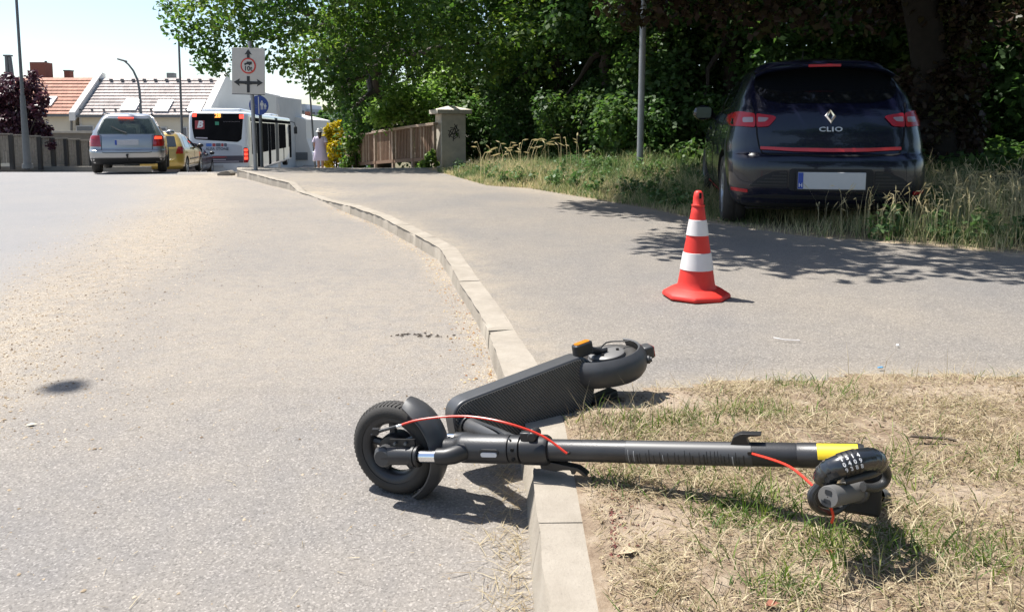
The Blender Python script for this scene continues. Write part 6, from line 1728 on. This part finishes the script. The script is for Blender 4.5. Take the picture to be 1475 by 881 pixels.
# outline in (D,W): origin at top front corner
outl = round_poly([(-.005, -DW), (-.005, 0), (LD - .012, 0), (LD + .022, -.03), (LD + .026, -DW * .55), (LD - .0, -DW + .0), (LD - .05, -DW)], [.05, .055, .02, .015, .03, .03, .03], 8)
m = MB(); m.prism(outl, TF, D, Wv, Nv, -.062, -.001); deck = part(m, 'deck', M['deckpaint'], bevel=.006, seg=3)
mat_o = [(LD * .5 + (a - LD * .5) * .975, -DW / 2 + (b + DW / 2) * .93) for a, b in outl]
m = MB(); m.prism(mat_o, TF, D, Wv, Nv, -.004, .0025); mat = part(m, 'grip_mat', M['deckmat'], deck, bevel=.001)
# ribs of the mat (diagonal fine ridges)
m = MB(); k = 0; q = -DW
import itertools
def inside(poly, a, b):
    c = False; j = len(poly) - 1
    for i in range(len(poly)):
        if (poly[i][1] > b) != (poly[j][1] > b) and a < (poly[j][0] - poly[i][0]) * (b - poly[i][1]) / (poly[j][1] - poly[i][1]) + poly[i][0]: c = not c
        j = i
    return c
M['rib'] = plain('mat_rib', (0.11, 0.104, 0.097), 0.65, var=.3, scale=20)
for i in range(-24, 84):
    a0_ = i * .0085
    seg_ = []
    for t_ in np.linspace(0, 1, 60):
        a_, b_ = a0_ + (1 - t_) * .0 - (t_) * -.11, -t_ * DW
        if inside(mat_o, a_, b_): seg_.append((a_, b_))
    if len(seg_) > 3: m.tube([dp(a_, b_, .0026) for a_, b_ in (seg_[0], seg_[-1])], .0024, 4, flat=.6, up=Nv)
part(m, 'mat_ridges', M['rib'], mat)
# neck from deck to the steering head
nk0, nk1 = dp(.035, -DW * .42, .004), fp(su(748), .0, -.01)
m = MB(); m.tube(smooth_pts([nk0 - Nv * .02, nk0 + Nv * .03, nk0.lerp(nk1, .55), nk1]), .024, 16); part(m, 'neck_tube', M['greymetal'])
m = MB(); m.tube([nk0 - Nv * .004, nk0 + Nv * .012], [.034, .030], 18); part(m, 'neck_collar', M['blackplastic'])
cb2 = smooth_pts([fp(su(742), .03, .02), nk0.lerp(nk1, .55) + Vector((0, -.02, .028)), nk0 + Nv * .02 + Wv * .02])
m = MB(); m.tube(cb2, .003, 6); part(m, 'power_cable', M['blackplastic'])
# rear wheel, mudguard, tail light
RWr = .108
RWc = dp(LD + .100, -DW * .36, -.028)
m = MB(); prof = []
for i in range(13):
    a = -math.pi * .6 + math.pi * 1.2 * i / 12; prof.append((RWr - .027 + .027 * math.cos(a), .027 * math.sin(a)))
m.lathe([(RWr - .045, -.02)] + prof + [(RWr - .045, .02)], RWc, Wv, 40, close=True); rt = part(m, 'rear_tyre', M['rubber'])
m = MB(); m.lathe([(RWr - .044, -.02), (RWr - .044, .018), (RWr - .052, .022), (.05, .026), (.028, .028), (.001, .028)], RWc, Wv, 36); part(m, 'rear_rim', plain('rear_hub_dark', (.06, .06, .06), .5), rt)
m = MB(); m.lathe([(.058, .02), (.058, .030), (.052, .034), (.018, .036), (.001, .036)], RWc, Wv, 30); dr = part(m, 'brake_drum', plain('drum_grey', (.17, .165, .16), .5, metal=.3), rt)
for (a_, b_) in ((.03, .02), (-.03, .02), (.0, -.035)):
    m = MB(); m.cyl(RWc + D * a_ + Nv * b_ + Wv * .033, RWc + D * a_ + Nv * b_ + Wv * .040, .005, n=10); part(m, 'drum_bolt', M['seam'], rt)
m = MB(); vs = []; nseg, nw = 30, 7; a0, a1 = R(186), R(-20)
for i in range(nseg + 1):
    a = a0 + (a1 - a0) * i / nseg; d = D * math.cos(a) + Nv * math.sin(a)
    for layer, off in ((0, 0), (1, .006)):
        for j in range(nw):
            qq = (j / (nw - 1) - .5) * 2; r_ = RWr + .012 + off - .018 * abs(qq) ** 2.5 + (.02 * max(0, (a - R(125)) / R(61)) )
            vs.append(RWc + d * r_ + Wv * (qq * (.040 + off * .4)))
st = nw * 2; fs = []
for i in range(nseg):
    for j in range(nw - 1):
        b0, b1 = i * st + j, (i + 1) * st + j
        fs.append([b0, b0 + 1, b1 + 1, b1]); fs.append([b0 + nw, b1 + nw, b1 + nw + 1, b0 + nw + 1])
    for j in (0, nw - 1): fs.append([i * st + j, (i + 1) * st + j, (i + 1) * st + nw + j, i * st + nw + j])
for i in (0, nseg):
    for j in range(nw - 1): fs.append([i * st + j, i * st + j + 1, i * st + nw + j + 1, i * st + nw + j])
m.add(vs, fs); rm = part(m, 'rear_mudguard', M['greymetal'], smooth=50)
dd = (D * math.cos(R(14)) + Nv * math.sin(R(14)))
m = MB(); Rm = Matrix((dd, Wv, dd.cross(Wv))).transposed()
m.box(RWc + dd * (RWr + .030), (.036, .042, .048), rot=Rm); tl = part(m, 'tail_light', M['greymetal'], rm, bevel=.006)
m = MB(); m.box(RWc + dd * (RWr + .0485), (.004, .034, .040), rot=Rm); part(m, 'tail_lens', M['redlens'], tl, bevel=.001)
db = (D * math.cos(R(42)) + Nv * math.sin(R(42)))
m = MB(); m.lathe([(.013, -.004), (.013, .004), (.008, .008), (.008, .012), (.001, .012)], RWc + db * (RWr + .020) - Wv * .004, db, 18); part(m, 'hook_button', M['greymetal'], rm)
m = MB(); bo_ = dp(LD + .008, .012, -.022)
m.prism(round_poly([(-.034, -.017), (.034, -.017), (.034, .017), (-.034, .017)], .015, 6), bo_, D, Nv, Wv, -.02, .020); rf = part(m, 'reflector_block', M['blackplastic'], bevel=.004)
m = MB(); m.prism(round_poly([(-.027, -.0115), (.027, -.0115), (.027, .0115), (-.027, .0115)], .011, 6), bo_, D, Nv, Wv, .0202, .0225); part(m, 'side_reflector', M['amber'], rf)
m = MB(); m.box(dp(LD + .055, -DW + .004, -.025), (.10, .03, .045), rot=Matrix((D, Wv, Nv)).transposed()); part(m, 'rear_dropout', M['darkmetal'], bevel=.006)
m = MB(); m.tube([dp(LD + .03, .002, -.025), RWc + Wv * .04 - D * .02, RWc + Wv * .04], [.018, .014, .012], 10, flat=.6); part(m, 'rear_dropout', M['darkmetal'])
m = MB(); m.tube(smooth_pts([RWc + Wv * .042 - D * .03, RWc + Wv * .05 + D * .03 - Nv * .03, RWc + Wv * .045 + D * .085 + Nv * .01]), .0025, 6); part(m, 'power_cable', M['blackplastic'])
# handlebar: clamp, bar, grips
Hc_ = at(1246, 700, 1.47)
HA = Vector((-.56, -.66, .30)).normalized()
m = MB(); m.tube([E - S * .05 - U * .01, E - S * .01 - U * .03, Hc_], [.026, .028, .024], 14); part(m, 'handlebar_neck', M['blackplastic'])
m = MB(); m.box(at(1240, 702, 1.46), (.075, .05, .10), rot=Matrix.Rotation(-.35, 3, 'Z')); part(m, 'display_housing', M['blackmatt'], bevel=.010)
gr0, gr1 = at(1234, 706, 1.435), at(1193, 715, 1.335)
gd = (gr1 - gr0).normalized()
FG = at(1262, 712, 1.60); fd = (FG - gr0).normalized()
bar = MB(); bar.tube([FG, gr0, gr1], .0125, 14); bar = part(bar, 'handlebar', M['blackplastic'])
rg = 15.5 * 1.36 / F
m = MB(); m.lathe([(rg * .8, -.004), (rg * 1.05, 0), (rg, .006)] + [(rg * (1 if k % 2 else .965), .008 + k * (gr1 - gr0).length / 24) for k in range(22)] + [(rg, (gr1 - gr0).length - .004), (rg * .93, (gr1 - gr0).length + .002), (.001, (gr1 - gr0).length + .003)], gr0, gd, 26); gp = part(m, 'grip', M['grip'], bar)
m = MB(); m.lathe([(rg * .9, -.006), (rg * 1.22, -.004), (rg * 1.22, .008), (rg * .9, .012)], gr0, gd, 26, close=True); part(m, 'grip_ring', M['greymetal'], bar)
e1 = (Zv - gd * Zv.dot(gd)).normalized(); e2 = gd.cross(e1)
for sgn in (1, -1):
    m = MB(); m.prism(round_poly([(-.006, -.004), (.006, -.004), (.006, .004), (-.006, .004)], .002, 2), gr1 + gd * .0025 + e1 * (.0085 * sgn), e2, e1, gd, -.002, .0015); part(m, 'grip_mark', M['blackplastic'], gp)
m = MB(); m.lathe([(.018, 0), (.020, .003), (.018, .11), (.001, .115)], FG, fd, 18); part(m, 'grip', M['grip'], bar)
# brake lever and its cable
m = MB(); lv0 = at(1226, 690, 1.44)
m.tube(smooth_pts([at(1232, 712, 1.42), at(1205, 735, 1.40), at(1185, 736, 1.36), at(1172, 728, 1.33), at(1168, 712, 1.33), at(1177, 700, 1.34)]), [.007] * 41, 8); part(m, 'brake_lever', M['blackplastic'], bar)
cab = smooth_pts([fp(su(1086), .012, .027), at(1137, 671.5, .55 * fp(su(1086), 0, .03).y + .45 * 1.385 - .02), at(1180, 708, 1.385)])
m = MB(); m.tube(cab, .0029, 8); part(m, 'brake_cable', M['red_cable'])
m = MB(); m.tube(smooth_pts([at(1196, 728, 1.36), at(1200, 742, 1.37), at(1198, 752, 1.385)]), .0028, 8); part(m, 'brake_cable', M['red_cable'])

# ------------------------------------------------------------------ combination cable lock on the handlebar
M['lockvinyl'] = plain('lock_vinyl', (0.016, 0.018, 0.021), 0.22, coat=.6)
M['lockdigit'] = plain('lock_digit', (0.6, 0.6, 0.6), 0.5)
M['sleeve'] = plain('cable_sleeve', (0.03, 0.03, 0.03), 0.35, bump=.6, bscale=500)
dl = 1.40
lp = smooth_pts([at(1184, 694, dl), at(1194, 679, dl - .01), at(1212, 670, dl - .02), at(1235, 663, dl - .02), at(1256, 661, dl - .01), at(1266, 668, dl)], 8)
lr = 16.5 * dl / F
k = len(lp)
rad = []
for i in range(k):
    f = i / (k - 1); r_ = lr * (1 if .12 < f < .88 else .82 + .18 * min(f, 1 - f) / .12)
    if f < .32 or f > .74: r_ *= 1 + .05 * math.sin(f * 95)
    rad.append(r_)
lo_ = lp[k // 2]
root2 = thing('cable_lock', 'black combination cable lock looped round the scooter handlebar', 'bike lock', tuple(lp[0]))
m = MB(); m.tube(lp, rad, 18); lb = part(m, 'lock_body', M['lockvinyl'], root2, smooth=60)
for ii, (u, v) in enumerate(((1213, 670.5), (1219, 668), (1225, 666), (1231, 664))):
    i = min(range(k), key=lambda j: abs(proj(lp[j])[0] - u - 1.5))
    c = lp[i]; tg = (lp[min(i + 1, k - 1)] - lp[i - 1]).normalized()
    m = MB(); m.lathe([(lr * .95, -.0042), (lr * 1.05, -.0036), (lr * 1.05, .0036), (lr * .95, .0042)], c, tg, 24, close=True)
    rg_ = part(m, 'number_ring', M['blackplastic'], lb)
    cm = (Vector((0, 0, CAMH)) - c).normalized(); e3 = (cm - tg * cm.dot(tg)).normalized(); e4 = tg.cross(e3)
    for jj, dg in enumerate(('1514'[ii], '0409'[ii], '9388'[ii])):
        a = R(24 - 27 * jj); rd = e3 * math.cos(a) + Vector((0, 0, 1)).normalized() * 0 + (e4 if e4.z > 0 else -e4) * math.sin(a)
        o = text_part('digit', dg, M['lockdigit'], rg_, (0, 0, 0), .011, (0, 0, 0), .0003, bold=.0003)
        zx = rd; yx = (rd.cross(tg)).normalized(); yx = yx if yx.z > 0 else -yx; xx = yx.cross(zx)
        Mx = Matrix((xx, yx, zx)).transposed().to_4x4(); Mx.translation = c + rd * lr * 1.056 - Vector(root2.location)
        o.matrix_local = Mx
m = MB(); m.tube(smooth_pts([at(1265, 666, dl), at(1274, 672, dl + .01), at(1278, 684, dl + .02), at(1272, 696, dl + .02), at(1258, 702, dl + .01), at(1243, 701, dl)]), .0085, 12); part(m, 'cable', M['sleeve'], root2)
m = MB(); m.tube(smooth_pts([at(1217, 692, dl - .015), at(1236, 687, dl - .02), at(1256, 681, dl - .015), at(1270, 673, dl)]), .0085, 12); part(m, 'cable', M['sleeve'], root2)
m = MB(); m.tube(smooth_pts([at(1183, 696, dl), at(1176, 706, dl - .01), at(1176, 720, dl - .01), at(1186, 727, dl), at(1210, 724, dl + .03)]), .0065, 12); part(m, 'cable', M['sleeve'], root2)

# ------------------------------------------------------------------ walking woman
pf = at(462, 246, 28); pz_ = road_z(28) + .13
t = thing('person', 'woman in pale lilac dress and white hat walking away', 'person', (pf.x, 28, pz_), R(6))
SKIN = plain('skin', (0.42, 0.24, 0.17), 0.55, var=.06)
def skin_body(name, nodes, edges, mat, parent, sub=2):
    me = bpy.data.meshes.new(name); me.from_pydata([n[0] for n in nodes], edges, []); o = obj_of(name, me, parent)
    sk = o.modifiers.new('skin', 'SKIN'); sb = o.modifiers.new('sub', 'SUBSURF'); sb.levels = sub; sb.render_levels = sub
    for i, n in enumerate(nodes):
        me.skin_vertices[0].data[i].radius = n[1] if isinstance(n[1], tuple) else (n[1], n[1])
    me.skin_vertices[0].data[0].use_root = True
    bpy.context.view_layer.update()
    m2 = bpy.data.meshes.new_from_object(o.evaluated_get(bpy.context.evaluated_depsgraph_get()))
    o.modifiers.clear(); o.data = m2; m2.name = name; m2.materials.clear(); m2.materials.append(mat)
    m2.polygons.foreach_set('use_smooth', [True] * len(m2.polygons))
    return o
nd = [((0, 0, .90), (.13, .10)), ((0, 0, 1.08), (.11, .085)), ((0, 0, 1.28), (.135, .09)), ((0, 0, 1.38), (.09, .07)), ((0, .01, 1.44), .045), ((0, .02, 1.50), .07), ((0, .02, 1.58), (.075, .09)), ((0, .02, 1.64), .06)]
ed = [(i, i + 1) for i in range(7)]
def chain(start, pts):
    pr = start
    for p in pts: nd.append(p); ed.append((pr, len(nd) - 1)); pr = len(nd) - 1
    return pr
for sg, st in ((-1, .16), (1, -.10)):
    chain(0, [((sg * .08, .02, .82), .085), ((sg * .085, st * .5, .48), .055), ((sg * .085, st * .6 - .03, .30), .052), ((sg * .085, st, .08), .034), ((sg * .088, st + .03, .035), .035), ((sg * .09, st + .13, .025), (.032, .02))])
    h = chain(2, [((sg * .17, 0, 1.33), .05), ((sg * .22, -.03, 1.10), .038), ((sg * .19, .10, .92), .028), ((sg * .185, .13, .885), (.03, .015))])
    for k, (dx, L_) in enumerate(((-.024, .06), (-.008, .075), (.008, .072), (.024, .058))):
        chain(h, [((sg * .185 + dx * .6, .15 + L_ * .4, .865), .009), ((sg * .185 + dx * .7, .15 + L_ * .7, .835), .0075)])
    chain(h, [((sg * .155, .15, .87), .009), ((sg * .148, .17, .85), .008)])
skin_body('body', nd, ed, SKIN, t)
DR = plain('lilac_dress', (0.58, 0.50, 0.60), 0.8, var=.06, scale=6)
m = MB(); prof = [(.07, 1.415), (.12, 1.40), (.185, 1.37), (.20, 1.30), (.19, 1.18), (.185, 1.05), (.21, .90), (.24, .72), (.275, .50), (.27, .49), (.235, .72), (.2, .9)]
vs = []; n_ = 28
for r_, z_ in prof:
    for j in range(n_):
        a = 2 * math.pi * j / n_; w_ = 1 + (.05 * math.sin(5 * a + 1) + .03 * math.sin(9 * a)) * max(0, (1.05 - z_) / .5)
        vs.append((math.cos(a) * r_ * w_, math.sin(a) * r_ * .72 * w_, z_))
m.add(vs, [[i * n_ + j, i * n_ + (j + 1) % n_, (i + 1) * n_ + (j + 1) % n_, (i + 1) * n_ + j] for i in range(len(prof) - 1) for j in range(n_)])
dress = m.build('dress', DR, t, smooth=60)
for sg in (-1, 1):
    MB().tube([(sg * .13, 0, 1.37), (sg * .19, -.005, 1.28), (sg * .225, -.02, 1.17)], [.07, .075, .07], 12).build('sleeve', DR, dress)
HAT = plain('white_hat', (.74, .72, .66), .8)
m = MB(); m.lathe([(.098, 1.60), (.15, 1.575), (.155, 1.58), (.10, 1.615), (.102, 1.64), (.09, 1.69), (.05, 1.715), (.001, 1.72)], (0, .015, 0), (0, 0, 1), 24); m.build('hat', HAT, t, smooth=60)
HAIR = plain('brown_hair', (.07, .04, .025), .6, bump=.4)
m = MB(); m.tube([(0, .0, 1.62), (0, -.055, 1.55), (.005, -.085, 1.44), (.01, -.105, 1.33), (.012, -.10, 1.25)], [.07, .085, .065, .05, .02], 12); m.build('hair', HAIR, t, smooth=60)
FACE = MB(); 
for sg in (-1, 1): FACE.ball((sg * .03, .105, 1.585), .010, 8)
FACE.build('eye', plain('eye_dark', (.02, .015, .01), .3), t)
m = MB(); m.ball((0, .118, 1.555), (.012, .018, .018), 8); m.build('nose', SKIN, t)
m = MB(); m.ball((0, .105, 1.52), (.024, .01, .008), 8); m.build('mouth', plain('lips', (.35, .1, .09), .5), t)
for sg in (-1, 1):
    m = MB(); m.ball((sg * .078, .02, 1.56), (.012, .022, .032), 8); m.build('ear', SKIN, t)
    st = .16 if sg < 0 else -.10
    m = MB(); m.tube([(sg * .088, st - .05, .03), (sg * .088, st + .04, .03), (sg * .09, st + .15, .022)], [.035, .042, .03], 10, flat=.7); m.build('shoe', plain('white_shoe', (.7, .7, .68), .6), t)
m = MB(); hb = Vector((-.245, .12, .66))
m.tube([(-.21, .14, .93), (-.235, .13, .84)], .008, 6); 
m.prism(round_poly([(-.13, -.20), (.13, -.20), (.10, .17), (-.10, .17)], .04, 4), hb, (0, 1, 0), (0, 0, 1), (1, 0, 0), -.045, .045)
tag(m.build('shopping_bag', plain('white_bag', (.72, .73, .78), .6), None, bevel=.02), 'white bag hanging from the walking woman', 'bag')
bpy.data.objects['shopping_bag'].location = t.location; bpy.data.objects['shopping_bag'].rotation_euler = t.rotation_euler

# ------------------------------------------------------------------ small things lying about
def stick(name, label, cat, pts, r, mat):
    m = MB(); m.tube(pts, r, 6); o = m.build(name, mat, None); tag(o, label, cat); return o
z_ = .125
M['twig'] = plain('twig', (.07, .05, .035), .8)
stick('twig', 'pale dry twig lying on the path right of the cone', 'twig', [on(u, v, z_) for u, v in ((1114, 486), (1130, 489), (1152, 490))], .0022, M['conewhite'])
stick('dark_twig', 'dark broken twig lying on the dry grass at the far right', 'twig', [on(u, v, .15) for u, v in ((1312, 628), (1340, 630), (1362, 631), (1378, 634))], .004, M['twig'])
m = MB(); 
for k in range(26):
    u = 562 + 92 * random.random(); v = 482 + random.uniform(-3, 3); p = on(u, v, .004); l_ = random.uniform(.004, .028); a_ = random.uniform(-.5, .5); m.tube([p, p + Vector((l_ * .5, l_ * a_ * .6, .002)), p + Vector((l_, l_ * a_ * .3, 0))], [.0012, .0035, .001], 5)
tag(m.build('bark_crumbs', M['twig'], None, smooth=0), 'dark crumbs of bark scattered on the road near the kerb', 'bark crumbs', kind='stuff')
def leaf(name, label, u, v, z, size, col, rz):
    m = MB(); p = on(u, v, z + .003); s_ = size
    m.add([(0, 0, 0), (s_ * .5, s_ * .28, s_ * .15), (s_, 0, .002), (s_ * .5, -s_ * .28, s_ * .12), (s_ * .5, 0, s_ * .03)], [[0, 4, 1], [4, 2, 1], [0, 3, 4], [4, 3, 2]])
    o = m.build(name, plain(name, col, .7), None, smooth=0); o.location = p; o.rotation_euler = (0, 0, rz); return tag(o, label, 'leaf')
leaf('pale_leaf', 'pale dry leaf lying on the asphalt at the left edge', 36, 613, 0, .035, (.5, .45, .33), .4)
leaf('dry_leaf', 'dry curled leaf on the soil beside the near kerb stone', 890, 797, .135, .045, (.42, .33, .22), .3)
leaf('rust_leaf', 'rust brown leaf among the grass in front of the handlebar', 1195, 800, .14, .025, (.24, .09, .05), 1.2)
leaf('red_leaf', 'reddish brown leaf on the dry grass near the bottom edge', 1100, 872, .14, .032, (.27, .10, .06), .2)
m = MB(); p = on(1268, 532, .12); m.box(p + Vector((0, 0, .008)), (.02, .007, .004), rot=Matrix.Rotation(.3, 3, 'Z')); tag(m.build('blue_scrap', plain('blue_plastic', (.10, .32, .55), .4), None), 'tiny blue plastic scrap on the path edge', 'litter')
m = MB(); p = on(1293, 499, .12); m.ball(p + Vector((0, 0, .006)), (.007, .006, .005), 8); tag(m.build('white_pebble', M['white'], None), 'small white pebble on the path above the dry grass', 'pebble')
m = MB(); c = on(326, 251, .0)
m.prism(round_poly([(-.15, 0), (.15, 0), (.16, .05), (.09, .12), (-.05, .10), (-.15, .06)], .03, 3), c + Vector((0, 0, -.03)), (1, 0, 0), (0, 0, 1), (0, 1, 0), -.15, .15)
tag(m.build('broken_stone', M['wallgrey'], None, bevel=.02), 'grey broken stone at the road edge before the far kerb', 'stone')
# fallen red petals by the kerb
def g_red():
    p = on(862 + 40 * rs.rand() ** 2 + 18, 700 + 110 * rs.rand(), .13); return p.x, p.y, near_z(p.x, p.y)
M['petal'] = leaf_mat('red_crumbs', [(0, (.10, .03, .03)), (1, (.22, .08, .06))], .1, .8)
pebbles('red_crumbs', 110, g_red, .002, .005, M['petal'], 'dark red plant crumbs scattered on the soil beside the kerb')
